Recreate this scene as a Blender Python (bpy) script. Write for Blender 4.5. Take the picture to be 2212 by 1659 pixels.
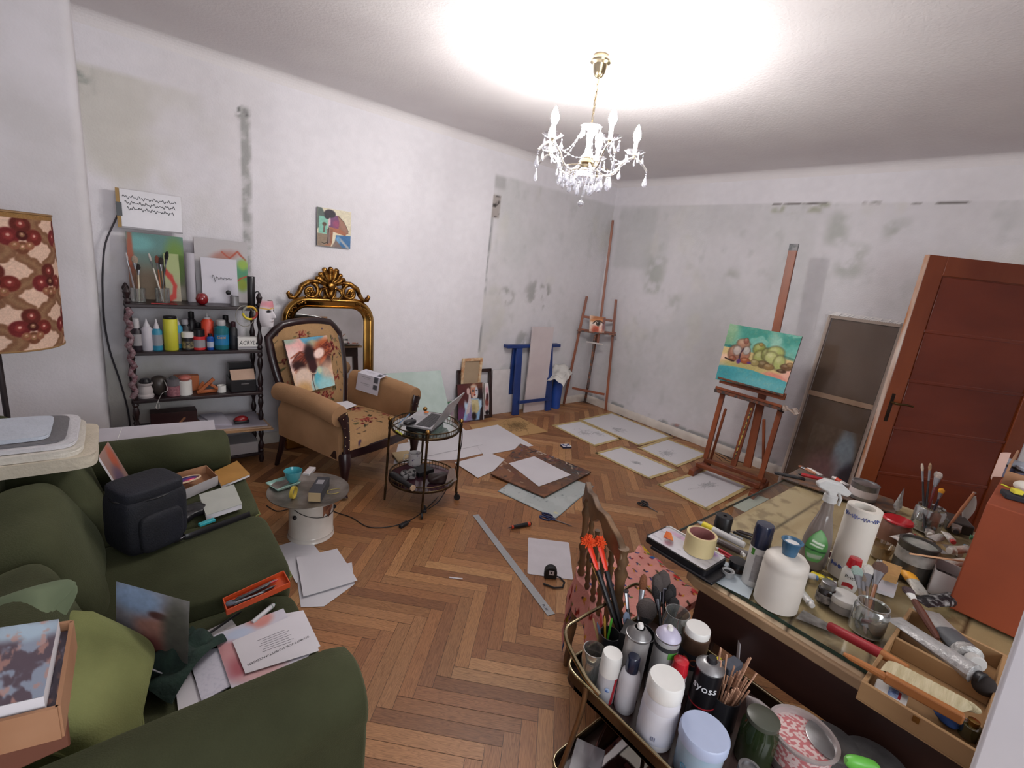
import bpy,math,random
import numpy as np
from mathutils import Vector,Matrix,noise

# ---------------------------------------------------------------- camera, light, exposure
SC=bpy.context.scene
COL=SC.collection
for o in list(bpy.data.objects):bpy.data.objects.remove(o)
FPX,PW,PH=1022.0,2212.0,1659.0
RW=Matrix(((0.771455,0.067763,-0.632666),(-0.626099,0.258039,-0.73581),(0.113392,0.963755,0.241492)))
CAM=Vector((0.0,0.0,1.62))
cd=bpy.data.cameras.new('camera'); cam=bpy.data.objects.new('camera',cd); COL.objects.link(cam)
cd.sensor_width=36.0; cd.lens=FPX/PW*36.0; cd.clip_start=0.02
m4=RW.to_4x4(); m4.translation=CAM; cam.matrix_world=m4
SC.camera=cam
vs=SC.view_settings
vs.view_transform='Standard'; vs.look='None'; vs.exposure=0.46; vs.gamma=1.0; vs.use_curve_mapping=False
W=bpy.data.worlds.new('world'); SC.world=W; W.use_nodes=True
W.node_tree.nodes['Background'].inputs[0].default_value=(0.8,0.88,1.0,1)
W.node_tree.nodes['Background'].inputs[1].default_value=0.5

def area_light(name,loc,direction,sx,sy,power,color):
    l=bpy.data.lights.new(name,'AREA'); l.shape='RECTANGLE'; l.size=sx; l.size_y=sy
    l.energy=power; l.color=color
    o=bpy.data.objects.new(name,l); COL.objects.link(o); o.location=loc
    o.rotation_euler=Vector(direction).to_track_quat('-Z','Y').to_euler()
    return o
# daylight through the window in the wall behind the photographer
area_light('window_daylight',(0.55,-1.52,1.55),(0.25,1,-0.12),2.0,1.5,38,(0.93,0.96,1.0))
BULB_STRENGTH=420.0

# ---------------------------------------------------------------- geometry helpers
def ray(px,py):return RW @ Vector((px- PW/2,-(py- PH/2),-FPX))
def at(px,py,z):
    r=ray(px,py); return CAM+r*((z- CAM.z)/r.z)
def onx(px,py,x):
    r=ray(px,py); return CAM+r*(x/r.x)
def ony(px,py,y):
    r=ray(px,py); return CAM+r*(y/r.y)
def onp(px,py,P,N):
    r=ray(px,py); return CAM+r*((Vector(P)- CAM).dot(N)/r.dot(N))
def pix(P):
    c=RW.transposed() @ (Vector(P)- CAM)
    return (PW/2+FPX*c.x/-c.z,PH/2- FPX*c.y/-c.z)
def htop(P,py):
    """height of a vertical line through P whose top shows at picture row py"""
    a,b=-0.2,3.0
    for _ in range(40):
        m=(a+b)/2
        if pix((P.x,P.y,m))[1]> py:a=m
        else:b=m
    return a
def V(*a):return Vector(a)
def rotz(a):return Matrix.Rotation(a,4,'Z')
def frame(o,x,y,z):
    m=Matrix.Identity(4)
    for i,c in enumerate((x,y,z)):
        for j in range(3):m[j][i]=c[j]
    for j in range(3):m[j][3]=o[j]
    return m

class MB:
    def __init__(s):s.v=[]; s.f=[]; s.k=[]; s.M=Matrix.Identity(4); s.mi=0
    def add(s,vs_,fs):
        n=len(s.v); s.v +=[tuple(s.M @ Vector(v)) for v in vs_]
        s.f +=[tuple(i+n for i in f) for f in fs]; s.k +=[s.mi]*len(fs); return s
    def box(s,x0,y0,z0,x1,y1,z1):
        return s.add([(x0,y0,z0),(x1,y0,z0),(x1,y1,z0),(x0,y1,z0),(x0,y0,z1),(x1,y0,z1),(x1,y1,z1),(x0,y1,z1)],
                     [(0,3,2,1),(4,5,6,7),(0,1,5,4),(1,2,6,5),(2,3,7,6),(3,0,4,7)])
    def hexa(s,b,t):
        """eight-cornered block: bottom loop b, top loop t"""
        return s.add(list(b)+list(t),[(0,3,2,1),(4,5,6,7),(0,1,5,4),(1,2,6,5),(2,3,7,6),(3,0,4,7)])
    def prism(s,pts,z0,z1):
        n=len(pts)
        return s.add([(p[0],p[1],z0) for p in pts]+[(p[0],p[1],z1) for p in pts],
                     [tuple(range(n-1,-1,-1)),tuple(range(n,2*n))]+[(i,(i+1)%n,n+(i+1)%n,n+i) for i in range(n)])
    def slab(s,pts,N,t):
        """polygon pts (3-D) thickened by t along -N"""
        n=len(pts); N=Vector(N).normalized()
        a=Vector((0,0,0))
        for i in range(n):a +=Vector(pts[i]).cross(Vector(pts[(i+1)%n]))
        if a.dot(N)< 0:pts=list(pts)[::-1]
        return s.add([tuple(Vector(p)) for p in pts]+[tuple(Vector(p)- N*t) for p in pts],
                     [tuple(range(n)),tuple(range(2*n-1,n-1,-1))]+[(i,n+i,n+(i+1)%n,(i+1)%n) for i in range(n)])
    def lathe(s,prof,c=(0,0,0),n=24,sx=1,sy=1,cap=True):
        vs_=[]; fs=[]; m=len(prof)
        for i in range(n):
            a=2*math.pi*i/n; ca,sa=math.cos(a)*sx,math.sin(a)*sy
            for r,z in prof:vs_.append((c[0]+r*ca,c[1]+r*sa,c[2]+z))
        for i in range(n):
            j=(i+1) % n
            for q in range(m-1):fs.append((i*m+q,j*m+q,j*m+q+1,i*m+q+1))
        if cap:
            if prof[0][0]> 1e-5:fs.append(tuple(i*m for i in range(n-1,-1,-1)))
            if prof[-1][0]> 1e-5:fs.append(tuple(i*m+m-1 for i in range(n)))
        return s.add(vs_,fs)
    def rod(s,p0,p1,r0,r1=None,n=12):
        return s.tube([p0,p1],[r0,r0 if r1 is None else r1],n)
    def axial(s,p0,p1,prof,n=16,sx=1,sy=1):
        """lathe about the segment p0-p1; prof = (radius, fraction along)"""
        p0=Vector(p0); p1=Vector(p1); d=p1- p0; L=d.length; q=d.to_track_quat('Z','Y').to_matrix().to_4x4()
        q.translation=p0; M0=s.M; s.M=M0 @ q
        s.lathe([(r,t*L) for r,t in prof],n=n,sx=sx,sy=sy); s.M=M0; return s
    def tube(s,pts,r,n=8,closed=False,cap=True,flat=1.0):
        pts=[Vector(p) for p in pts]; m=len(pts)
        rr=r if isinstance(r,(list,tuple)) else [r]*m
        t0=(pts[1]-pts[0]).normalized()
        up=Vector((0,0,1)) if abs(t0.z)< 0.9 else Vector((1,0,0))
        nrm=(up- t0*up.dot(t0)).normalized(); vs_=[]
        for i,p in enumerate(pts):
            if closed:t=(pts[(i+1)%m]-pts[i-1]).normalized()
            else:t=(pts[min(i+1,m-1)]-pts[max(i-1,0)]).normalized()
            nrm=(nrm- t*nrm.dot(t)).normalized(); b=t.cross(nrm)
            for k in range(n):
                a=2*math.pi*k/n; vs_.append(tuple(p+(nrm*math.cos(a)+b*math.sin(a)*flat)*rr[i]))
        fs=[]
        for i in range(m if closed else m-1):
            j=(i+1) % m
            for k in range(n):fs.append((i*n+k,i*n+(k+1)%n,j*n+(k+1)%n,j*n+k))
        if cap and not closed:fs +=[tuple(range(n-1,-1,-1)),tuple((m-1)*n+k for k in range(n))]
        return s.add(vs_,fs)
    def beam(s,p0,p1,w,t,up=(0,0,1),w1=None):
        """rectangular bar from p0 to p1, w across, t along up"""
        p0=Vector(p0); p1=Vector(p1); d=(p1-p0).normalized(); up=Vector(up)
        side=d.cross(up).normalized(); u=side.cross(d).normalized(); w1=w if w1 is None else w1
        f=lambda p,w_:[p+side*w_/2+u*t/2,p-side*w_/2+u*t/2,p-side*w_/2-u*t/2,p+side*w_/2-u*t/2]
        return s.hexa([tuple(q) for q in f(p0,w)],[tuple(q) for q in f(p1,w1)])
    def grid(s,fn,nu,nv,th=0.0):
        """surface fn(u,v), 0..1; th>0 gives it a thickness"""
        P=[[Vector(fn(i/nu,j/nv)) for i in range(nu+1)] for j in range(nv+1)]
        vs_=[tuple(P[j][i]) for j in range(nv+1) for i in range(nu+1)]; w=nu+1
        fs=[(j*w+i,j*w+i+1,(j+1)*w+i+1,(j+1)*w+i) for j in range(nv) for i in range(nu)]
        if th:
            n0=len(vs_); bot=[]
            for j in range(nv+1):
                for i in range(nu+1):
                    a=P[j][min(i+1,nu)]-P[j][max(i-1,0)]; b=P[min(j+1,nv)][i]-P[max(j-1,0)][i]
                    N=a.cross(b); N=N.normalized() if N.length> 1e-9 else Vector((0,0,1)); bot.append(tuple(P[j][i]-N*th))
            vs_ +=bot; fs +=[tuple(n0+q for q in f[::-1]) for f in fs[:]]
            ed=[i for i in range(nu+1)]+[j*w+nu for j in range(1,nv+1)]+[nv*w+i for i in range(nu-1,-1,-1)]+[j*w for j in range(nv-1,0,-1)]
            for a,b in zip(ed,ed[1:]+ed[:1]):fs.append((a,n0+a,n0+b,b))
        return s.add(vs_,fs)
    def ball(s,c,rx,ry=None,rz=None,n=14,m=9,e=1.0):
        ry=rx if ry is None else ry; rz=rx if rz is None else rz
        g=lambda t:math.copysign(abs(t)**e,t)
        vs_=[]; fs=[]
        for i in range(1,m):
            b=math.pi*i/m- math.pi/2
            for k in range(n):
                a=2*math.pi*k/n
                vs_.append((c[0]+rx*g(math.cos(a))*g(math.cos(b)),c[1]+ry*g(math.sin(a))*g(math.cos(b)),c[2]+rz*g(math.sin(b))))
        lo=len(vs_); vs_ +=[(c[0],c[1],c[2]-rz),(c[0],c[1],c[2]+rz)]
        for i in range(m-2):
            for k in range(n):fs.append((i*n+k,i*n+(k+1)%n,(i+1)*n+(k+1)%n,(i+1)*n+k))
        for k in range(n):fs +=[(lo,(k+1)%n,k),(lo+1,(m-2)*n+k,(m-2)*n+(k+1)%n)]
        return s.add(vs_,fs)

def obj(name,mb,mats,parent=None,bevel=0,seg=2,sub=0,smooth=35,label=None):
    me=bpy.data.meshes.new(name); me.from_pydata(mb.v,[],mb.f)
    if not isinstance(mats,(list,tuple)):mats=[mats]
    for m in mats:me.materials.append(m)
    if any(mb.k):me.polygons.foreach_set('material_index',mb.k)
    me.validate(); me.update()
    if smooth:
        me.polygons.foreach_set('use_smooth',[True]*len(me.polygons)); me.set_sharp_from_angle(angle=math.radians(smooth))
    o=bpy.data.objects.new(name,me); COL.objects.link(o)
    if parent:o.parent=parent
    if bevel:
        b=o.modifiers.new('bevel','BEVEL'); b.width=bevel; b.segments=seg; b.limit_method='ANGLE'; b.angle_limit=math.radians(40)
        me.polygons.foreach_set('use_smooth',[True]*len(me.polygons)); me.set_sharp_from_angle(angle=math.radians(60))
        b.harden_normals=False
    if sub:
        b=o.modifiers.new('subdivision','SUBSURF'); b.levels=sub; b.render_levels=sub
    if label:o['label']=label
    return o
def thing(name,label,cat,loc=(0,0,0),rz=0,group=None):
    o=bpy.data.objects.new(name,None); COL.objects.link(o); o.location=loc; o.rotation_euler=(0,0,rz)
    o.empty_display_size=0.05
    return tag(o,label,cat,group)
def tag(o,label,cat,group=None,kind=None):
    if label:o['label']=label
    if cat:o['category']=cat
    if group:o['group']=group
    if kind:o['kind']=kind
    return o
def solo(name,label,cat,mb,mats,group=None,loc=(0,0,0),rz=0,**k):
    o=obj(name,mb,mats,None,**k); o.location=loc; o.rotation_euler=(0,0,rz); return tag(o,label,cat,group)
def dup(root,loc=None,rz=None,label=None,group=None):
    r=root.copy(); COL.objects.link(r)
    if loc is not None:r.location=loc
    if rz is not None:r.rotation_euler=(0,0,rz)
    if label:r['label']=label
    if group:r['group']=group
    for ch in list(root.children):
        c=ch.copy(); COL.objects.link(c); c.parent=r
        for g in ch.children:
            d=g.copy(); COL.objects.link(d); d.parent=c
    return r
def struct(name,mb,mats,**k):
    o=obj(name,mb,mats,**k); o['kind']='structure'; return o

# ---------------------------------------------------------------- materials
def lin(c):
    if isinstance(c,str):
        c=c.lstrip('#'); c=[int(c[i:i+2],16)/255 for i in (0,2,4)]
    return tuple((x/12.92 if x <= 0.04045 else ((x+0.055)/1.055)**2.4) for x in c)+(1.0,)
MATS={}
def mat(name,c1,rough=0.5,metal=0.0,c2=None,sc=12.0,stretch=(1,1,1),bump=0.0,bsc=None,emit=0,sheen=0,coat=0,alpha=1.0,attr=None,lo=0.35,hi=0.65,detail=4,spec=None):
    """procedural surface: base colour broken by noise between c1 and c2"""
    if name in MATS:return MATS[name]
    m=bpy.data.materials.new(name); m.use_nodes=True; nt=m.node_tree; nd=nt.nodes; lk=nt.links
    b=nd['Principled BSDF']; b.inputs['Roughness'].default_value=rough; b.inputs['Metallic'].default_value=metal
    tc=nd.new('ShaderNodeTexCoord'); mp=nd.new('ShaderNodeMapping'); mp.inputs['Scale'].default_value=stretch
    lk.new(tc.outputs['Object'],mp.inputs['Vector'])
    nz=nd.new('ShaderNodeTexNoise'); nz.inputs['Scale'].default_value=sc; nz.inputs['Detail'].default_value=detail; lk.new(mp.outputs[0],nz.inputs['Vector'])
    rp=nd.new('ShaderNodeValToRGB'); rp.color_ramp.elements[0].position=lo; rp.color_ramp.elements[1].position=hi
    a=lin(c1); d=lin(c2) if c2 else tuple(x*0.93 for x in a[:3])+(1,)
    rp.color_ramp.elements[0].color=d; rp.color_ramp.elements[1].color=a
    lk.new(nz.outputs[0],rp.inputs[0])
    if attr:
        at_=nd.new('ShaderNodeAttribute'); at_.attribute_name=attr
        mx=nd.new('ShaderNodeMix'); mx.data_type='RGBA'; mx.blend_type='MULTIPLY'; mx.inputs[0].default_value=1
        lk.new(at_.outputs['Color'],mx.inputs[6]); lk.new(rp.outputs[0],mx.inputs[7]); lk.new(mx.outputs[2],b.inputs['Base Color'])
    else:lk.new(rp.outputs[0],b.inputs['Base Color'])
    if bump:
        n2=nd.new('ShaderNodeTexNoise'); n2.inputs['Scale'].default_value=bsc or sc*4; n2.inputs['Detail'].default_value=3; lk.new(mp.outputs[0],n2.inputs['Vector'])
        bp=nd.new('ShaderNodeBump'); bp.inputs['Strength'].default_value=bump; bp.inputs['Distance'].default_value=0.01
        lk.new(n2.outputs[0],bp.inputs['Height']); lk.new(bp.outputs[0],b.inputs['Normal'])
    if emit:b.inputs['Emission Color'].default_value=a; b.inputs['Emission Strength'].default_value=emit
    if sheen:
        b.inputs['Sheen Weight'].default_value=sheen; b.inputs['Sheen Roughness'].default_value=0.4
        b.inputs['Sheen Tint'].default_value=tuple(min(1,x*2.2+0.05) for x in a[:3])+(1,)
    if coat:b.inputs['Coat Weight'].default_value=coat
    if spec is not None:b.inputs['Specular IOR Level'].default_value=spec
    if alpha< 1:b.inputs['Alpha'].default_value=alpha
    MATS[name]=m; return m
def clear(name,tint='#ffffff',gloss=0.12,rough=0.03,body=0.0,bodycol='#ffffff',k=0.9):
    """thin clear glass or plastic: see-through, with a fresnel shine and optional milky body"""
    if name in MATS:return MATS[name]
    m=bpy.data.materials.new(name); m.use_nodes=True; nt=m.node_tree; nd=nt.nodes; lk=nt.links
    nd.remove(nd['Principled BSDF']); out=nd['Material Output']
    tr=nd.new('ShaderNodeBsdfTransparent'); tr.inputs[0].default_value=lin(tint)
    gl=nd.new('ShaderNodeBsdfGlossy'); gl.inputs['Roughness'].default_value=rough
    fr=nd.new('ShaderNodeLayerWeight'); fr.inputs[0].default_value=0.35
    nz=nd.new('ShaderNodeTexNoise'); nz.inputs['Scale'].default_value=6
    ad=nd.new('ShaderNodeMath'); ad.operation='MULTIPLY_ADD'; ad.inputs[1].default_value=k; ad.inputs[2].default_value=gloss; ad.use_clamp=True
    lk.new(fr.outputs['Facing'],ad.inputs[0])
    mx=nd.new('ShaderNodeMixShader'); lk.new(ad.outputs[0],mx.inputs[0]); lk.new(tr.outputs[0],mx.inputs[1]); lk.new(gl.outputs[0],mx.inputs[2])
    last=mx
    if body:
        df=nd.new('ShaderNodeBsdfDiffuse'); df.inputs[0].default_value=lin(bodycol)
        m2=nd.new('ShaderNodeMixShader'); ml=nd.new('ShaderNodeMath'); ml.operation='MULTIPLY_ADD'
        ml.inputs[1].default_value=0.2*body; ml.inputs[2].default_value=0.9*body; lk.new(nz.outputs[0],ml.inputs[0])
        lk.new(ml.outputs[0],m2.inputs[0]); lk.new(mx.outputs[0],m2.inputs[1]); lk.new(df.outputs[0],m2.inputs[2]); last=m2
    lk.new(last.outputs[0],out.inputs[0]); MATS[name]=m; return m
def painted(name,rough=0.6,bump=0.0,bsc=60,coat=0,spec=0.5):
    """surface whose colour comes from the mesh's own colour layer 'Col'"""
    if name in MATS:return MATS[name]
    m=bpy.data.materials.new(name); m.use_nodes=True; nt=m.node_tree; nd=nt.nodes; lk=nt.links
    b=nd['Principled BSDF']; b.inputs['Roughness'].default_value=rough; b.inputs['Coat Weight'].default_value=coat
    b.inputs['Specular IOR Level'].default_value=spec
    a=nd.new('ShaderNodeAttribute'); a.attribute_name='Col'; lk.new(a.outputs['Color'],b.inputs['Base Color'])
    if bump:
        n2=nd.new('ShaderNodeTexNoise'); n2.inputs['Scale'].default_value=bsc; n2.inputs['Detail'].default_value=4
        tc=nd.new('ShaderNodeTexCoord'); lk.new(tc.outputs['Object'],n2.inputs['Vector'])
        bp=nd.new('ShaderNodeBump'); bp.inputs['Strength'].default_value=bump; bp.inputs['Distance'].default_value=0.01
        lk.new(n2.outputs[0],bp.inputs['Height']); lk.new(bp.outputs[0],b.inputs['Normal'])
    MATS[name]=m; return m

# ---------------------------------------------------------------- painting tools (colour layers worked out in numpy)
def vnoise(x,y,seed=0):
    xi=np.floor(x).astype(np.int64); yi=np.floor(y).astype(np.int64); xf=x-xi; yf=y-yi
    xf=xf*xf*(3-2*xf); yf=yf*yf*(3-2*yf)
    def h(a,b):
        n=(a*374761393+b*668265263+seed*1442695041) & 0xffffffff
        n=((n ^ (n >> 13))*1274126177) & 0xffffffff
        return ((n ^ (n >> 16)) & 0xffff)/65535.0
    return (h(xi,yi)*(1-xf)+h(xi+1,yi)*xf)*(1-yf)+(h(xi,yi+1)*(1-xf)+h(xi+1,yi+1)*xf)*yf
def fbm(x,y,seed=0,o=4):
    s=0; a=0.5; t=0
    for i in range(o):s=s+a*vnoise(x*2**i,y*2**i,seed+i*17); t +=a; a *= 0.5
    return s/t
def sst(a,b,x):t=np.clip((x-a)/(b-a),0,1); return t*t*(3-2*t)
def rgb(c):
    if isinstance(c,str):c=c.lstrip('#'); return np.array([int(c[i:i+2],16)/255 for i in (0,2,4)])
    return np.array(c,float)
class Pic:
    """a little painting: u to the right, v up, both 0..1"""
    def __init__(s,nx,ny,bg='#ffffff',aspect=1.0,warp=0.0,seed=1):
        s.nx,s.ny,s.asp=nx,ny,aspect
        u=np.linspace(0,1,nx+1); v=np.linspace(0,1,ny+1); s.U0,s.V0=np.meshgrid(u,v)
        s.U=s.U0+warp*(fbm(s.U0*6,s.V0*6,seed)-0.5); s.V=s.V0+warp*(fbm(s.U0*6+9,s.V0*6,seed+5)-0.5)
        s.a=np.ones((ny+1,nx+1,3))*rgb(bg)
    def mix(s,m,c):m=np.clip(m,0,1)[...,None]; s.a=s.a*(1-m)+rgb(c)*m; return s
    def vgrad(s,c0,c1,v0=0,v1=1):t=sst(v0,v1,s.V)[...,None]; s.a=rgb(c0)*(1-t)+rgb(c1)*t; return s
    def ell(s,cx,cy,rx,ry,c,soft=0.15,rot=0,op=1):
        x=s.U-cx; y=s.V-cy; ca,sa=math.cos(rot),math.sin(rot)
        d=np.sqrt(((x*ca+y*sa)/rx)**2+((-x*sa+y*ca)/ry)**2)
        return s.mix(op*(1-sst(1-soft,1+soft,d)),c)
    def poly(s,pts,c,soft=0.01,op=1):
        x,y=s.U,s.V; ins=np.zeros(x.shape,bool); dm=np.full(x.shape,9.0); n=len(pts)
        for i in range(n):
            (x0,y0),(x1,y1)=pts[i],pts[(i+1)%n]
            dm=np.minimum(dm,s._seg(x0,y0,x1,y1))
            if y0 != y1:
                c_=((y0> y) != (y1> y)) & (x< (x1-x0)*(y-y0)/(y1-y0)+x0); ins ^= c_
        return s.mix(op*sst(-soft,soft,np.where(ins,dm,-dm)),c)
    def _seg(s,x0,y0,x1,y1):
        dx,dy=x1-x0,y1-y0; L=dx*dx+dy*dy+1e-12
        t=np.clip(((s.U-x0)*dx+(s.V-y0)*dy)/L,0,1)
        return np.sqrt(((s.U-x0-t*dx)*s.asp)**2+(s.V-y0-t*dy)**2)
    def line(s,pts,w,c,soft=0.4,op=1):
        d=np.full(s.U.shape,9.0)
        for a,b in zip(pts,pts[1:]):d=np.minimum(d,s._seg(a[0],a[1],b[0],b[1]))
        return s.mix(op*(1-sst(w*(1-soft),w*(1+soft),d)),c)
    def blot(s,c,sc=8,thr=0.55,seed=3,op=1,sx=1,sy=1,w=0.08):
        return s.mix(op*sst(thr,thr+w,fbm(s.U*sc*sx,s.V*sc*sy,seed)),c)
    def grain(s,amt=0.06,sc=30,seed=8):s.a=np.clip(s.a*(1+amt*(fbm(s.U0*sc*s.asp,s.V0*sc,seed,3)-0.5)[...,None]*2),0,1); return s
def tolin(a):a=np.clip(a,0,1); return np.where(a <= 0.04045,a/12.92,((a+0.055)/1.055)**2.4)
def setcol(me,arr):
    n=len(me.vertices); ca=me.color_attributes.new('Col','FLOAT_COLOR','POINT')
    d=np.ones((n,4)); k=min(n,len(arr)); d[:k,:3]=tolin(arr[:k]); ca.data.foreach_set('color',d.ravel())
def picture(name,pic,P00,P10,P01,material,parent=None,fn=None,label=None,side=None,back=0):
    """sheet showing pic: corner P00, right corner P10, top corner P01 (or the surface fn(u,v))"""
    P00,P10,P01=Vector(P00),Vector(P10),Vector(P01)
    f=fn or (lambda u,v:P00+(P10-P00)*u+(P01-P00)*v)
    mb=MB(); mb.grid(f,pic.nx,pic.ny,back); o=obj(name,mb,material,parent,smooth=50,label=label)
    c=pic.a.reshape(-1,3); arr=np.vstack([c,np.ones_like(c)*rgb(side or '#d8d4cc')]) if back else c
    setcol(o.data,arr); return o
def quadfn(a,b,c,d,dz=None):
    """bilinear patch a(0,0) b(1,0) c(1,1) d(0,1)"""
    a,b,c,d=map(Vector,(a,b,c,d))
    def f(u,v):
        p=a*(1-u)*(1-v)+b*u*(1-v)+c*u*v+d*(1-u)*v
        if dz:p=p+Vector((0,0,dz(u,v)))
        return p
    return f
FONT=None
def text(s,size,mtx,material,parent=None,name='lettering',ext=0.0004,shear=0,sx=1):
    cu=bpy.data.curves.new('t','FONT'); cu.body=s; cu.size=size; cu.extrude=ext; cu.align_x='CENTER'; cu.align_y='CENTER'; cu.shear=shear; cu.resolution_u=2
    t=bpy.data.objects.new('t',cu); me=bpy.data.meshes.new_from_object(t); bpy.data.objects.remove(t); bpy.data.curves.remove(cu)
    me.transform(mtx @ Matrix.Diagonal((sx,1,1,1))); me.name=name
    o=bpy.data.objects.new(name,me); COL.objects.link(o); me.materials.clear(); me.materials.append(material)
    if parent:o.parent=parent
    return o
def curl(s,size,R_,mtx,material,parent,name='lettering',sx=1,shear=0):
    """lettering bent round a cylinder of radius R_ about local z; mtx puts the cylinder's frame"""
    o=text(s,size,Matrix.Diagonal((sx,1,1,1)),material,parent,name,shear=shear); me=o.data
    for v in me.vertices:
        a=v.co.x/R_; z=v.co.y; r=R_+0.0006+v.co.z
        v.co=mtx @ Vector((math.sin(a)*r,-math.cos(a)*r,z))
    return o
# ---------------------------------------------------------------- the room
XC,YB,ZC,ZT=4.70,3.97,2.72,2.45     # wall C plane, wall B plane, ceiling, top of the stripped band
XL,YD=-0.78,-1.6
WHITE='#dedbe0'
plaster=painted('wall_plaster',0.92,0.25,90,spec=0.2)
def wall(name,P00,du,dv,L,H,paint,res=0.016,th=0.06):
    nx,ny=int(L/res),int(H/res); p=Pic(nx,ny,WHITE,L/H)
    paint(p,p.U0*L,p.V0*H); du,dv=Vector(du),Vector(dv); P00=Vector(P00)
    o=picture(name,p,P00,P00+du*L,P00+dv*H,plaster); o['kind']='structure'; return o
def box(x,z,x0,x1,z0,z1,e=0.015):return sst(x0-e,x0+e,x)*(1-sst(x1-e,x1+e,x))*sst(z0-e,z0+e,z)*(1-sst(z1-e,z1+e,z))
def stains(p,x,z,m,seed,k=1.0):
    p.mix(m*k*0.7*sst(0.38,0.75,fbm(x*1.3,z*1.3,seed)),'#bdbdbd')
    p.mix(m*k*0.45*sst(0.45,0.8,fbm(x*3.2,z*2.2,seed+3)),'#b0b3b1')
    p.mix(m*k*0.40*sst(0.62,0.9,fbm(x*8,z*6,seed+6)),'#9fa3a0')
    p.mix(m*k*0.35*sst(0.62,0.8,fbm(x*3,z*2,seed+9)),'#c9c6b4')
def paintB(p,x,z):
    x=x+0.13                                    # wall B runs from the pier (x = -0.13) to the corner
    p.mix(0.5*sst(0.45,0.75,fbm(x*1.2,z*1.2,5)),'#d6d2d4')
    low=1- sst(ZT-0.02,ZT+0.02,z)
    # left end: stripped corner with a yellow-grey tear
    m=low*(1-sst(0.35,1.0,x)); p.mix(0.55*m*sst(0.4,0.62,fbm(x*3,z*2,21)),'#bfbcae')
    p.mix(low*0.8*sst(0.42,0.6,fbm(x*14,z*14,22))*box(x,z,-0.05,0.22,2.28,2.45,0.05),'#8b908a')
    # dark grey vertical seam left of the small painting
    j=0.02*(fbm(x*0+3,z*14,31)-0.5)
    s=box(x+j,z,0.985,1.045,0.75,2.445,0.012); p.mix(s*(0.35+0.55*sst(0.35,0.6,fbm(x*24,z*18,33))),'#9a9a98')
    p.mix(0.8*box(x+j,z,0.965,1.04,2.37,2.445,0.006)*sst(0.45,0.6,fbm(x*40,z*40,35)),'#5f625f')
    p.mix(0.5*box(x,z,0.92,0.985,1.2,2.40,0.01),'#dbd6d9')
    # stripped part right of x = 3.16, up to the corner
    m=low*sst(3.15,3.165,x); p.mix(m*0.5,'#c9c6c8'); stains(p,x,z,m,41,0.62)
    p.mix(0.75*box(x,z,3.16,3.178,0.55,2.2,0.004)*sst(0.45,0.6,fbm(x*9,z*5,44)),'#77787a')
    p.mix(0.7*box(x,z,3.16,3.29,2.33,2.44,0.02),'#a9a8a9')
    p.mix(0.95*box(x,z,3.155,3.245,2.05,2.27,0.004),'#a49c98')
    p.mix(0.9*sst(0.55,0.62,fbm(x*30,z*30,47))*box(x,z,3.16,3.24,2.06,2.26,0.01),'#403b3a')
    for cx,cz,rx,rz in ((3.9,1.35,0.2,0.16),(4.0,1.3,0.08,0.2),(3.45,1.3,0.12,0.1),(3.75,0.8,0.1,0.14)):
        d=((x-cx)/rx)**2+((z-cz)/rz)**2; p.mix(0.75*(1-sst(0.3,1.4,d))*sst(0.42,0.6,fbm(x*10,z*7,49)),'#9b9a98')
    p.grain(0.02,60)
def paintC(p,u,z):
    y=YB- u                                      # wall C runs from the corner towards the camera
    p.mix(0.5*sst(0.45,0.75,fbm(u*1.2,z*1.2,6)),'#d6d2d4')
    edge=ZT- 0.02*u/2.5+0.006*(fbm(u*20,z*0,7)-0.5); low=1-sst(edge-0.008,edge+0.008,z)
    p.mix(low*0.35,'#c3c0c2'); stains(p,u,z,low,61,0.62)
    p.mix(0.35*low*box(u,z,0.12,0.62,1.75,2.42,0.04),'#adb0af')
    p.mix(0.85*box(u,z,1.85,2.32,2.36,2.435,0.02)*sst(0.4,0.6,fbm(u*9,z*9,63)),'#a3a494')
    for a,b in ((1.85,2.30),(2.55,2.68),(2.88,3.2)):
        p.mix(0.9*box(u,z-edge+ZT,a,b,ZT-0.012,ZT+0.002,0.003)*sst(0.3,0.5,fbm(u*16,z*3,65)),'#6a6462')
    for a,b,c,d in ((1.55,1.68,1.72,1.82),(2.5,2.68,1.85,2.1),(2.35,2.5,2.1,2.35),(0.95,1.1,1.35,1.5),(0.62,0.85,1.5,1.9),(2.75,2.9,2.15,2.3)):
        p.mix(0.6*box(u,z,a,b,c,d,0.05)*sst(0.35,0.62,fbm(u*8,z*7,67)),'#9fa39c')
    # grime line just above the skirting
    p.mix(0.8*box(u,z,0.05,3.2,0.085,0.125+0.0,0.012)*sst(0.40,0.56,fbm(u*10,z*12,69)),'#8d8f90')
    p.mix(0.7*box(u,z,1.2,1.5,0.1,0.13,0.01)*sst(0.5,0.6,fbm(u*12,z*12,71)),'#a06a63')
    p.grain(0.02,60)
def paintPlain(p,x,z):p.mix(0.5*sst(0.45,0.75,fbm(x*1.1,z*1.1,9)),'#d6d2d4'); p.grain(0.02,40)
wall('wall_back',(-0.13,YB,0),(1,0,0),(0,0,1),XC+0.13,ZC,paintB)
wall('wall_right',(XC,YB,0),(0,-1,0),(0,0,1),YB-YD,ZC,paintC)
wall('wall_left',(XL,YD,0),(0,1,0),(0,0,1),3.68-YD,ZC,paintPlain,0.08)
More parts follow.
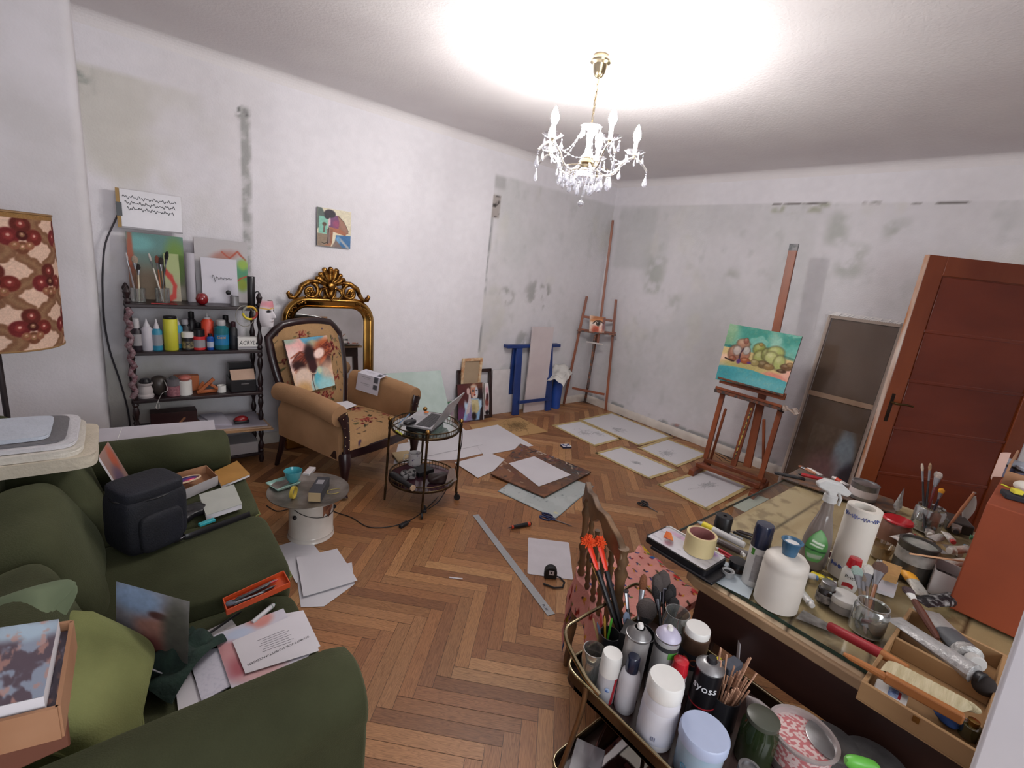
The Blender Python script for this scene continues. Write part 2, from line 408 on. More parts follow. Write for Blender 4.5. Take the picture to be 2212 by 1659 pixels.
# chimney pier in the back left corner, its edge softly rounded
mb=MB(); r=0.045; xe=-0.085; ye=3.66
arc=[(xe-r+r*math.sin(a),ye+r-r*math.cos(a)) for a in [math.pi/2*i/6 for i in range(7)]]
out=[(XL-0.05,ye)]+arc+[(xe,YB+0.02),(XL-0.05,YB+0.02)]
mb.prism(out,0,ZC); struct('trim_pier',mb,mat('pier_plaster',WHITE,0.92,c2='#cdcacc',sc=2.5,bump=0.15,bsc=80,spec=0.2),smooth=40)
# wall behind the photographer with its window opening
mb=MB()
for a,b,c,d in ((XL,-0.5,0,ZC),(-0.5,1.6,0,0.75),(-0.5,1.6,2.35,ZC),(1.6,XC+0.06,0,ZC)):
    mb.box(a,YD-0.1,c,b,YD,d)
struct('wall_front',mb,mat('front_wall_plaster',WHITE,0.9,c2='#cbc8ca',sc=2))
wf=mat('white_gloss_paint','#e4e3e0',0.35,c2='#d9d8d5')
for i,(a,b,c,d) in enumerate(((-0.5,1.6,0.75,2.35),)):
    mb=MB(); w=0.05
    mb.box(a,YD-0.09,c,a+w,YD-0.03,d); mb.box(b-w,YD-0.09,c,b,YD-0.03,d); mb.box(a+w,YD-0.09,c,b-w,YD-0.03,c+w); mb.box(a+w,YD-0.09,d-w,b-w,YD-0.03,d)
    mb.box((a+b)/2-0.03,YD-0.09,c+w,(a+b)/2+0.03,YD-0.03,d-w)
    o=struct('window_%d' % (i+1),mb,wf)
    g=MB(); g.box(a+w,YD-0.065,c+w,b-w,YD-0.06,d-w); obj('pane',g,clear('window_glass'),o)
# ceiling with a small rounded cove
mb=MB(); mb.add([(XL-0.05,YD-0.1,ZC),(XC+0.02,YD-0.1,ZC),(XC+0.02,YB+0.02,ZC),(XL-0.05,YB+0.02,ZC)],[(0,3,2,1)])
R_=0.07
for k in range(6):
    a0,a1=math.pi/2*k/6,math.pi/2*(k+1)/6
    d=lambda a:(R_-R_*math.sin(a),R_-R_*math.cos(a))
    (e0,h0),(e1,h1)=d(a0),d(a1)      # e: from wall, h: below ceiling
    mb.add([(-0.1,YB-e0,ZC-h0-0.0),(XC-e0*0,YB-e0,ZC-h0),(XC,YB-e1,ZC-h1),(-0.1,YB-e1,ZC-h1)],[(0,1,2,3)])
    mb.add([(XC-e0,YD,ZC-h0),(XC-e0,YB,ZC-h0),(XC-e1,YB,ZC-h1),(XC-e1,YD,ZC-h1)],[(0,3,2,1)])
struct('ceiling',mb,mat('ceiling_paint','#dedadb',0.95,c2='#d6d1d3',sc=1.6,bump=0.2,bsc=70,spec=0.15),smooth=60)
# skirting boards
bbm=mat('skirting_paint','#d8d0c6',0.45,c2='#c8bfb6',sc=7,bump=0.05)
def skirting(name,a,b,N):
    a,b,N=Vector(a),Vector(b),Vector(N); mb=MB(); pr=[(0,0),(0.022,0),(0.022,0.055),(0.016,0.075),(0.008,0.088),(0,0.09)]
    n=len(pr); vs_=[tuple(p+N*x+Vector((0,0,z))) for p in (a,b) for x,z in pr]
    mb.add(vs_,[(i,(i+1)%n,n+(i+1)%n,n+i) for i in range(n)]+[tuple(range(n)),tuple(range(2*n-1,n-1,-1))])
    struct(name,mb,bbm)
skirting('baseboard_back',(-0.08,YB,0),(XC,YB,0),(0,-1,0))
skirting('baseboard_right',(XC,YB,0),(XC,0.3,0),(-1,0,0))
skirting('baseboard_left',(XL,YD,0),(XL,3.66,0),(1,0,0))
# herringbone parquet: every stave a face of its own tone
def parquet():
    rnd=random.Random(11); w=0.0596; r=8; s2=math.sqrt(0.5); X0,Y0=0.93,1.2445
    vs_,fs,cols,uvs=[],[],[],[]
    tones=['#a8784e','#a07046','#b08054','#966642','#aa7a50','#9c6c46','#b68a60','#8e5f3c','#a67248','#986842']
    def stave(a0,b0,a1,b1,along_a):
        g=0.0007; a0 +=g; b0 +=g; a1 -= g; b1 -= g
        P=[(a0,b0),(a1,b0),(a1,b1),(a0,b1)]
        W_=[((a+b)*s2+X0,(b-a)*s2+Y0) for a,b in P]
        cx=sum(p[0] for p in W_)/4; cy=sum(p[1] for p in W_)/4
        if not (XL-0.4< cx< XC+0.3 and YD-0.3< cy< YB+0.3):return
        n=len(vs_)
        z=rnd.uniform(-0.0006,0.0)
        cl=lambda p:(min(max(p[0],XL-0.02),XC+0.01),min(max(p[1],YD-0.02),YB+0.01))
        W_=[cl(p) for p in W_]
        vs_.extend([(x,y,z) for x,y in W_]); fs.append((n,n+1,n+2,n+3))
        c=rgb(rnd.choice(tones)); c=c*rnd.uniform(0.93,1.06)
        if rnd.random()< 0.035:c=rgb('#bd8f60')
        cols.append(c); ou,ov=rnd.uniform(0,50),rnd.uniform(0,50)
        L=(a1-a0) if along_a else (b1-b0); q=[(0,0),(1,0),(1,1),(0,1)]
        for k in range(4):
            x,y=q[k]
            uvs.append((ou+(x if along_a else y)*L,ov+(y if along_a else x)*w))
    for m in range(-12,13):
        for n in range(-110,110):
            a,b=(n+m*r)*w,(n- m*r)*w
            stave(a,b,a+r*w,b+w,True)
            stave(a,b+w,a+w,b+w+r*w,False)
    me=bpy.data.meshes.new('floor'); n0=len(vs_)
    vs_ +=[(XL-0.1,YD-0.2,-0.003),(XC+0.1,YD-0.2,-0.003),(XC+0.1,YB+0.1,-0.003),(XL-0.1,YB+0.1,-0.003)]
    vs_ +=[(x,y,-0.05) for x,y,z in vs_[-4:]]
    b=n0; fs +=[(b,b+1,b+2,b+3),(b+7,b+6,b+5,b+4),(b,b+4,b+5,b+1),(b+1,b+5,b+6,b+2),(b+2,b+6,b+7,b+3),(b+3,b+7,b+4,b)]
    me.from_pydata(vs_,[],fs)
    uv=me.uv_layers.new(name='UVMap'); flat=[c for t in uvs for c in t]+[0.0]*(2*24); uv.data.foreach_set('uv',flat)
    ca=me.color_attributes.new('Col','FLOAT_COLOR','CORNER'); d=[]
    for c in cols:d +=(list(tolin(c))+[1.0])*4
    d +=[0.03,0.015,0.01,1.0]*24; ca.data.foreach_set('color',d)
    m=bpy.data.materials.new('oak_parquet'); m.use_nodes=True; nt=m.node_tree; nd=nt.nodes; lk=nt.links; B=nd['Principled BSDF']
    uvn=nd.new('ShaderNodeUVMap'); mp=nd.new('ShaderNodeMapping'); mp.inputs['Scale'].default_value=(3.2,26,1); lk.new(uvn.outputs[0],mp.inputs[0])
    n1=nd.new('ShaderNodeTexNoise'); n1.inputs['Scale'].default_value=1.0; n1.inputs['Detail'].default_value=2; lk.new(mp.outputs[0],n1.inputs['Vector'])
    # growth rings: bands of a smooth height field, giving cathedral grain
    ml=nd.new('ShaderNodeMath'); ml.operation='MULTIPLY'; ml.inputs[1].default_value=19.0; lk.new(n1.outputs[0],ml.inputs[0])
    fr=nd.new('ShaderNodeMath'); fr.operation='FRACT'; lk.new(ml.outputs[0],fr.inputs[0])
    rp=nd.new('ShaderNodeValToRGB'); e=rp.color_ramp.elements; e[0].position=0; e[0].color=(0.62,0.57,0.53,1); e[1].position=0.55; e[1].color=(1.06,1.04,1.0,1)
    x=rp.color_ramp.elements.new(0.9); x.color=(0.92,0.90,0.88,1); lk.new(fr.outputs[0],rp.inputs[0])
    mp2=nd.new('ShaderNodeMapping'); mp2.inputs['Scale'].default_value=(14,420,1); lk.new(uvn.outputs[0],mp2.inputs[0])
    n2=nd.new('ShaderNodeTexNoise'); n2.inputs['Scale'].default_value=1.0; n2.inputs['Detail'].default_value=3; lk.new(mp2.outputs[0],n2.inputs['Vector'])
    r2=nd.new('ShaderNodeValToRGB'); r2.color_ramp.elements[0].position=0.33; r2.color_ramp.elements[0].color=(0.66,0.62,0.58,1); r2.color_ramp.elements[1].position=0.55; r2.color_ramp.elements[1].color=(1.05,1.05,1.05,1); lk.new(n2.outputs[0],r2.inputs[0])
    at_=nd.new('ShaderNodeAttribute'); at_.attribute_name='Col'
    def mul(a,b_,f=1.0):
        q=nd.new('ShaderNodeMix'); q.data_type='RGBA'; q.blend_type='MULTIPLY'; q.inputs[0].default_value=f
        lk.new(a,q.inputs[6]); lk.new(b_,q.inputs[7]); return q.outputs[2]
    tc=nd.new('ShaderNodeTexCoord'); n3=nd.new('ShaderNodeTexNoise'); n3.inputs['Scale'].default_value=1.3; n3.inputs['Detail'].default_value=5; lk.new(tc.outputs['Object'],n3.inputs['Vector'])
    r3=nd.new('ShaderNodeValToRGB'); r3.color_ramp.elements[0].position=0.3; r3.color_ramp.elements[0].color=(0.78,0.76,0.74,1); r3.color_ramp.elements[1].position=0.6; r3.color_ramp.elements[1].color=(1,1,1,1); lk.new(n3.outputs[0],r3.inputs[0])
    c=mul(at_.outputs['Color'],rp.outputs[0],0.75); c=mul(c,r2.outputs[0],0.8); c=mul(c,r3.outputs[0],0.7); lk.new(c,B.inputs['Base Color'])
    rr=nd.new('ShaderNodeMath'); rr.operation='MULTIPLY_ADD'; rr.inputs[1].default_value=0.3; rr.inputs[2].default_value=0.30; lk.new(n3.outputs[0],rr.inputs[0]); lk.new(rr.outputs[0],B.inputs['Roughness'])
    bp=nd.new('ShaderNodeBump'); bp.inputs['Strength'].default_value=0.12; bp.inputs['Distance'].default_value=0.002; lk.new(n2.outputs[0],bp.inputs['Height']); lk.new(bp.outputs[0],B.inputs['Normal'])
    me.materials.append(m); o=bpy.data.objects.new('floor',me); COL.objects.link(o); o['kind']='structure'
parquet()

# ---------------------------------------------------------------- chandelier
def chandelier():
    C0=Vector((2.017,1.946,ZC)); t=thing('chandelier','crystal chandelier with glass arms and lit candle bulbs hanging from the ceiling','chandelier',C0)
    gold=mat('chandelier_brass','#c2b59a',0.22,1.0,c2='#9c8c6a'); cry=clear('crystal','#fbfbff',0.34,0.02,0.2,'#f4f6ff')
    gl=clear('arm_glass','#f6f6fa',0.25,0.04,0.12,'#ffffff'); bulb=mat('bulb_glow','#fffbf7',0.4,emit=BULB_STRENGTH); wax=mat('candle_sleeve','#f3f1ea',0.5)
    mb=MB(); mb.lathe([(0.032,0),(0.034,-0.02),(0.05,-0.028),(0.048,-0.036),(0.036,-0.045),(0.028,-0.08),(0.018,-0.098),(0.006,-0.104),(0,-0.105)],n=28); obj('ceiling_rose',mb,gold,t)
    mb=MB()
    for i in range(7):
        z=-0.115-0.033*i; a=i % 2*math.pi/2
        mb.tube([(math.cos(a)*0.006*math.cos(q),math.sin(a)*0.006*math.cos(q),z-0.019*math.sin(q)) for q in [2*math.pi*k/12 for k in range(12)]],0.0017,5,closed=True)
    mb.rod((0.003,0,-0.1),(-0.003,0.002,-0.34),0.0016,n=6); obj('chain',mb,gold,t)
    # glass column
    mb=MB(); mb.lathe([(0.003,-0.33),(0.018,-0.335),(0.012,-0.35),(0.022,-0.36),(0.014,-0.375),(0.012,-0.42),(0.018,-0.45),(0.034,-0.475),(0.016,-0.49),(0.02,-0.52),(0.04,-0.545),(0.048,-0.57),(0.03,-0.59),(0.012,-0.60),(0,-0.602)],n=20); obj('column',mb,cry,t)
    def bobeche(c,r,up=1):
        m=MB(); n=32
        f=lambda u,v:(c[0]+math.cos(2*math.pi*u)*(0.008+(r-0.008)*v)*(1+0.10*v*math.cos(16*math.pi*u)),c[1]+math.sin(2*math.pi*u)*(0.008+(r-0.008)*v)*(1+0.10*v*math.cos(16*math.pi*u)),c[2]+up*r*0.45*v*v)
        m.grid(f,n,5); return m
    obj('crown_dish',bobeche((0,0,-0.345),0.05),cry,t)
    def drop(m,p,s=1.0,flat=0.55,rz=0):
        M0=m.M; m.M=Matrix.Translation(p) @ rotz(rz)
        m.lathe([(0,0),(0.0022*s,-0.002*s),(0.004*s,-0.009*s),(0.008*s,-0.02*s),(0.0105*s,-0.030*s),(0.008*s,-0.039*s),(0,-0.044*s)],n=8,sy=flat); m.M=M0
    def bead(m,p,r=0.005):m.ball(p,r,n=7,m=5)
    n_arm=5; a0=math.radians(103); pend={}
    def pendant(p,s=1.0,beads=1,rz=0,parent=None):
        """one hanging crystal with its beads on a wire; meshes shared by size"""
        key=(round(s,2),beads)
        if key not in pend:
            m=MB(); L=0.011*beads; m.rod((0,0,0.004),(0,0,-L),0.0009,n=4)
            for k in range(beads):bead(m,(0,0,-0.005-0.011*k),0.0044)
            drop(m,(0,0,-L),s); o=obj('crystal_pendant',m,cry,None); pend[key]=o.data
        else:
            o=bpy.data.objects.new('crystal_pendant',pend[key]); COL.objects.link(o)
        o.parent=parent or t; o.location=p; o.rotation_euler=(0,0,rz)
    def strand(q0,q1,sag,parent,pull=0.12,n=13):
        m=MB(); pts=[]
        for k in range(n+1):
            q=k/n; p=Vector(q0).lerp(Vector(q1),q); p.z -= sag*math.sin(math.pi*q); f=1-pull*math.sin(math.pi*q); p.x *= f; p.y *= f; pts.append(p)
        m.tube(pts,0.0009,4)
        for p in pts[1:-1]:bead(m,p,0.0044)
        obj('bead_garland',m,cry,parent)
    mb=MB(); mb.lathe([(0.012,-0.47),(0.03,-0.478),(0.042,-0.50),(0.03,-0.515),(0.01,-0.53)],n=24); obj('hub',mb,gold,t)
    for i in range(n_arm):
        a=a0+2*math.pi*i/n_arm; ca,sa=math.cos(a),math.sin(a); P=lambda r,z:Vector((r*ca,r*sa,z))
        path=[]
        for k in range(19):
            q=k/18; r=0.035+0.265*q
            z=-0.505- 0.045*math.sin(min(q*2.0,1)*math.pi)+(0.055*math.sin((q-0.45)/0.55*math.pi) if q> 0.45 else 0)
            path.append(P(r,float(z)))
        top=max(path,key=lambda p:p.z); kt=path.index(top)
        m=MB(); m.tube(path,0.0062,8); arm=obj('arm',m,gl,t)
        m=MB(); m.tube(path,0.0028,6); obj('brass_core',m,gold,arm)
        e=top+Vector((0,0,0.012))
        obj('drip_dish',bobeche((e.x,e.y,e.z),0.048),cry,arm)
        m=MB(); m.rod(top,e+Vector((0,0,0.004)),0.007,n=10); obj('socket',m,gold,arm)
        m=MB(); m.lathe([(0.010,0),(0.011,0.005),(0.0095,0.01),(0.0095,0.062),(0.006,0.064)],(e.x,e.y,e.z),14); obj('candle_sleeve',m,wax,arm)
        m=MB(); m.lathe([(0.006,0.062),(0.014,0.074),(0.0195,0.09),(0.0175,0.108),(0.010,0.130),(0.003,0.145),(0,0.147)],(e.x,e.y,e.z),10); obj('bulb',m,bulb,arm)
        for j in range(5):
            b=j*2*math.pi/5+a; pendant(e+Vector((math.cos(b)*0.044,math.sin(b)*0.044,0.006)),0.9,1,b,arm)
        pendant(path[-1],1.35,2,a,arm)
        for k in (3,6,9):pendant(path[k]-Vector((0,0,0.006)),1.0 if k != 6 else 1.2,2,a+k,arm)
        b=a+2*math.pi/n_arm
        strand(path[kt],(math.cos(b)*0.20,math.sin(b)*0.20,top.z),0.06,t)
        strand((ca*0.045,sa*0.045,-0.335),e,0.08,t,0)
    for j in range(6):
        b=j*math.pi/3; pendant(Vector((math.cos(b)*0.046,math.sin(b)*0.046,-0.33)),0.95,1,b)
    for ring,(rr,z,n) in enumerate(((0.125,-0.535,14),(0.085,-0.55,12),(0.04,-0.575,7))):
        for j in range(n):
            b=2*math.pi*(j+0.3*ring)/n; pendant(Vector((math.cos(b)*rr,math.sin(b)*rr,z)),1.4 if j % 3==0 else 1.1,2+j % 2,b)
    m=MB()
    for rr,z in ((0.125,-0.533),(0.085,-0.548)):m.tube([(rr*math.cos(q),rr*math.sin(q),z) for q in [2*math.pi*k/32 for k in range(32)]],0.0018,5,closed=True)
    for k in range(4):b=k*math.pi/2; m.rod((0,0,-0.51),(math.cos(b)*0.125,math.sin(b)*0.125,-0.533),0.0016,n=5)
    obj('crystal_hoop',m,gold,t)
    m=MB(); m.rod((0,0,-0.60),(0,0,-0.69),0.001,n=4); m.ball((0,0,-0.70),0.017,n=12,m=8); bead(m,(0,0,-0.678)); bead(m,(0,0,-0.665)); obj('crystal_ball',m,cry,t); t.scale=(1.1,1.1,1.04)
chandelier()
# ---------------------------------------------------------------- furniture
def puff(c,rx,ry,rz,e=0.35,n=40,m=24,amp=0.012,sc=4.0,seed=0,M=None,pinch=0.0):
    """soft upholstered block: rounded box with slack folds"""
    mb=MB(); mb.ball((0,0,0),rx,ry,rz,n,m,e)
    out=[]
    for v in mb.v:
        q=Vector(v); s=noise.noise(Vector((q.x*sc+seed*7.3,q.y*sc,q.z*sc)))*amp
        if pinch:
            k=min(1,abs(q.x)/rx)*min(1,abs(q.y)/ry); q.z *= 1- pinch*k
            w=1- pinch*0.25*(1-k); q.x *= w; q.y *= w
        d=q.normalized(); q +=d*s
        out.append(tuple(q))
    mb.v=out; T=Matrix.Translation(c) @ (M or Matrix.Identity(4)); mb.v=[tuple(T @ Vector(v)) for v in mb.v]
    return mb
velvet=mat('olive_velvet','#454832',0.85,c2='#313321',sc=3.2,bump=0.25,bsc=260,sheen=0.5,lo=0.3,hi=0.7,spec=0.15)
velvet2=mat('olive_velvet_light','#7d8152',0.85,c2='#62663e',sc=4,bump=0.25,bsc=240,sheen=0.35,spec=0.15)
def sofa():
    t=thing('sofa','green velvet three-seat sofa with rolled arms along the left wall','sofa',(0,0,0))
    y0,y1=0.80,2.78
    mb=MB(); mb.box(-0.50,y0+0.06,0.07,0.385,y1-0.05,0.335); obj('base',mb,velvet,t,bevel=0.02)
    for i,(a,b) in enumerate(((2.105,2.60),(1.60,2.10))):
        o=obj('seat_cushion',puff((0.125,(a+b)/2,0.375),0.315,(b-a)/2,0.068,0.22,amp=0.008,seed=i,sc=6),velvet,t,smooth=70)
        m=MB(); yy=b-0.004; pts=[(-0.15,b-0.012,0.40),(0.40,b-0.012,0.405),(0.43,b-0.04,0.402),(0.435,a+0.04,0.402),(0.40,a+0.012,0.405)]
        m.tube(pts,0.0045,6); obj('piping',m,velvet2,o)
    obj('seat_cushion',puff((0.12,1.30,0.335),0.30,0.30,0.05,0.22,amp=0.006,seed=3,sc=6),velvet,t,smooth=70)
    for ya,yb,dz in ((y0+0.03,1.03,0.035),(2.61,y1-0.02,0.0)):      # arm panels with a roll on top
        yc=(ya+yb)/2; mb=MB(); rr=0.098; n=28; prof=[(ya+0.015,0.07),(yb-0.015,0.07),(yb-0.01,0.45)]
        prof +=[(yc+rr*math.cos(a),0.53+dz+rr*math.sin(a)) for a in [math.radians(-25+q*230/20) for q in range(21)]]
        prof +=[(ya+0.01,0.45)]
        vs_=[(x,y,z) for x in (-0.50,-0.1,0.15,0.345,0.385,0.398) for y,z in [( (p[0]-yc)*(1 if x< 0.36 else (0.96 if x< 0.39 else 0.86))+yc,(p[1]-0.35)*(1 if x< 0.36 else (0.97 if x< 0.39 else 0.9))+0.35) for p in prof]]
        k=len(prof); fs=[(i*k+j,i*k+(j+1)%k,(i+1)*k+(j+1)%k,(i+1)*k+j) for i in range(5) for j in range(k)]+[tuple(range(k-1,-1,-1)),tuple(5*k+j for j in range(k))]
        mb.add(vs_,fs); obj('armrest',mb,velvet,t,smooth=60)
    M_=Matrix.Rotation(math.radians(-10),4,'Y')
    obj('backrest',puff((-0.44,(y0+y1)/2,0.46),0.15,(y1-y0)/2-0.02,0.36,0.25,amp=0.01,seed=5,M=M_),velvet,t,smooth=70)
    for i,yc in enumerate((2.36,1.86,1.36)):
        o=obj('back_cushion',puff((-0.225,yc,0.565),0.105,0.25,0.19,0.5,amp=0.035,seed=8+i,sc=5,M=Matrix.Rotation(math.radians(-16),4,'Y') @ Matrix.Rotation(math.radians((-3,5,-2)[i]),4,'X')),velvet,t,smooth=80)
        m=MB(); m.tube([(-0.225,yc+0.2*math.cos(2*math.pi*k/24),0.565+0.15*math.sin(2*math.pi*k/24)) for k in range(24)],0.004,5,closed=True); obj('piping',m,velvet2,o)
    for x in (-0.42,0.34):
        for y in (0.88,2.68):
            mb=MB(); mb.lathe([(0.02,0),(0.025,0.01),(0.028,0.07),(0.028,0.09)],(x,y,0),14); obj('foot',mb,mat('dark_walnut','#2c1a14',0.4,c2='#1c100c',sc=9,stretch=(1,1,0.2)),t)
sofa()

# tapestry with woven roses
def tapestry(nx,ny,asp,seed,roses):
    p=Pic(nx,ny,'#a98660',asp,0.01,seed); p.a *= (0.94+0.1*fbm(p.U0*160*asp,p.V0*160,2,2))[...,None]
    rnd=random.Random(seed)
    for cx,cy,r in roses:
        r *= 1.3
        for k in range(34):
            a=rnd.uniform(0,6.28); q=r*rnd.uniform(0.1,1); x,y=cx+math.cos(a)*q/asp*1.3,cy+math.sin(a)*q*0.8
            p.ell(x,y,r*0.2/asp,r*0.09,rnd.choice(['#6d2326','#8a3a35','#4f181d','#a05a48']),0.3,rnd.uniform(0,3))
        for k in range(7):
            a=rnd.uniform(0,6.28); x,y=cx+math.cos(a)*r*1.35/asp,cy+math.sin(a)*r*1.2
            p.ell(x,y,r*0.34/asp,r*0.09,rnd.choice(['#4a4a30','#3a3628','#5d5a3c']),0.3,a)
    for k in range(46):
        x,y=rnd.random(),rnd.random(); p.ell(x,y,rnd.uniform(0.012,0.035)/asp,rnd.uniform(0.004,0.009),rnd.choice(['#3b3028','#57503a','#6a2c2a','#4a3a50']),0.3,rnd.uniform(0,3))
    return p
fab_t=painted('tapestry_weave',0.9,0.5,500,spec=0.1)
tan=mat('tan_velour','#a88260',0.85,c2='#937050',sc=3,bump=0.3,bsc=300,sheen=0.25,spec=0.15)
ebony=mat('dark_polished_wood','#2a1518',0.32,c2='#1c0d10',sc=8,stretch=(1,1,0.3),coat=0.2)
stud=mat('brass_stud','#c8b48a',0.25,1.0)
def armchair():
    t=thing('armchair','antique armchair with tan velour arms, rose tapestry seat and dark wooden frame','armchair',(1.245,3.28,0),math.radians(21))
    # seat rail (serpentine front)
    mb=MB(); pts=[(-0.31,0.30),(-0.36,-0.33)]+[(x,-0.365-0.035*math.cos(x/0.36*math.pi*0.5)) for x in (-0.3,-0.2,-0.1,0,0.1,0.2,0.3)]+[(0.36,-0.33),(0.31,0.30)]
    mb.prism(pts,0.27,0.345); obj('seat_rail',mb,ebony,t,bevel=0.012)
    # seat: tapestry over a domed cushion
    p=tapestry(110,100,1.1,5,[(0.5,0.28,0.09),(0.28,0.52,0.08),(0.7,0.6,0.09),(0.45,0.8,0.07),(0.85,0.3,0.06)])
    def sf(u,v):
        x=(u-0.5)*2; y=(v-0.5)*2; ex=1-abs(x)**5; ey=1-abs(y)**5; w=0.33-0.03*v
        h=0.335+0.085*(max(ex,0)**0.5)*(max(ey,0)**0.5)+0.02*(1-x*x)*(1-y*y)
        return (x*w*1.03,-0.375+0.66*v- 0.02*(1-x*x)*(1-v),h)
    picture('seat',p,(0,0,0),(0,0,0),(0,0,0),fab_t,t,fn=sf)
    # back: slightly curved, arched top, leaning
    p=tapestry(100,110,0.9,9,[(0.2,0.62,0.09),(0.12,0.35,0.07),(0.55,0.16,0.09),(0.8,0.72,0.08),(0.5,0.55,0.09),(0.35,0.88,0.05),(0.75,0.35,0.07)])
    def outline(v):                      # half width of the back at height v
        return 0.222+0.068*math.sin(min(v*1.25,1)*math.pi/2)- 0.0*v
    def bf(u,v,dy=0.0,gx=0.0):
        x=(u-0.5)*2; h=0.40+0.585*v; top=0.05*(1-x*x)*v*v- 0.075*max(0,abs(x)-0.72)**1.0*v*v*3
        hw=outline(v)+gx
        z=h+top+(gx*v if gx else 0); y=0.255+0.16*v- 0.035*(1-abs(x)**3)*(1-abs(2*v-1)**4)+0.02*x*x
        return (x*hw,y+dy,z)
    picture('backrest',p,(0,0,0),(0,0,0),(0,0,0),fab_t,t,fn=lambda u,v:bf(u,v))
    mb=MB(); path=[bf(0,v,0.015,0.012) for v in [i/10 for i in range(11)]]+[bf(u,1,0.015,0.012) for u in [i/12 for i in range(1,12)]]+[bf(1,v,0.015,0.012) for v in [1-i/10 for i in range(11)]]
    mb.tube(path,[0.030]*len(path),10,flat=0.85); obj('back_frame',mb,ebony,t,smooth=60)
    mb=MB(); mb.grid(lambda u,v:bf(1-u,v,0.05),16,12); obj('back_panel',mb,mat('brown_backing','#4a3020',0.9),t)
    for s in (-1,1):
        # arm: side panel with outward roll, sloping towards the back
        secs=[]
        for k in range(9):
            q=k/8; y=-0.35+0.64*q; zt=0.60+0.015*q+0.02*math.sin(q*3.1); rr=0.068-0.006*q; xo=0.345-0.02*q
            sec=[(xo-0.045,0.27),(xo-0.052,0.45)]
            sec +=[(xo+0.012+rr*math.cos(a),zt-rr*0.35+rr*math.sin(a)) for a in [math.radians(170-j*300/14) for j in range(15)]]
            sec +=[(xo+0.02,0.46),(xo+0.012,0.27)]
            if k in (0,8):sec=[((x-xo)*0.93+xo,z) for x,z in sec]
            secs.append([(s*x,y,z) for x,z in sec])
        mb=MB(); k=len(secs[0]); vs_=[p_ for sc_ in secs for p_ in sc_]
        fs=[(i*k+j,i*k+(j+1)%k,(i+1)*k+(j+1)%k,(i+1)*k+j)[::s] for i in range(8) for j in range(k)]+[tuple(range(k))[::-s],tuple(8*k+j for j in range(k))[::s]]
        mb.add(vs_,fs); obj('armrest',mb,tan,t,smooth=70)
        # wooden facing: scroll head running down into the leg
        mb=MB(); path=[(0.352,-0.368,0.585),(0.338,-0.372,0.55),(0.325,-0.375,0.49),(0.318,-0.378,0.42),(0.322,-0.38,0.34),(0.325,-0.385,0.26)]
        mb.tube([(s*x,y,z) for x,y,z in path],[0.040,0.036,0.027,0.024,0.027,0.028],12,flat=0.42)
        fc=obj('arm_facing',mb,ebony,t,smooth=60)
        mb=MB()
        for i in range(11):
            z=0.60-0.031*i; x=0.352-0.030*min(1,i/4)+(0.018 if i % 2 else -0.012)*(1 if i< 8 else 0.6)
            mb.ball((s*x,-0.390,z),0.004,0.003,0.004,7,5)
        st=obj('stud_row',mb,stud,fc); st['kind']='stuff'
        # cabriole front leg
        mb=MB(); path=[(0.32,-0.36,0.31),(0.335,-0.385,0.25),(0.335,-0.385,0.17),(0.322,-0.372,0.10),(0.325,-0.378,0.04),(0.335,-0.39,0.012)]
        mb.tube([(s*x,y,z) for x,y,z in path],[0.040,0.038,0.026,0.018,0.016,0.024],12); obj('leg',mb,ebony,t,smooth=60)
        mb=MB(); mb.tube([(s*0.29,0.29,0.34),(s*0.295,0.32,0.15),(s*0.30,0.37,0.0)],[0.024,0.02,0.016],8); obj('leg',mb,ebony,t)
armchair()

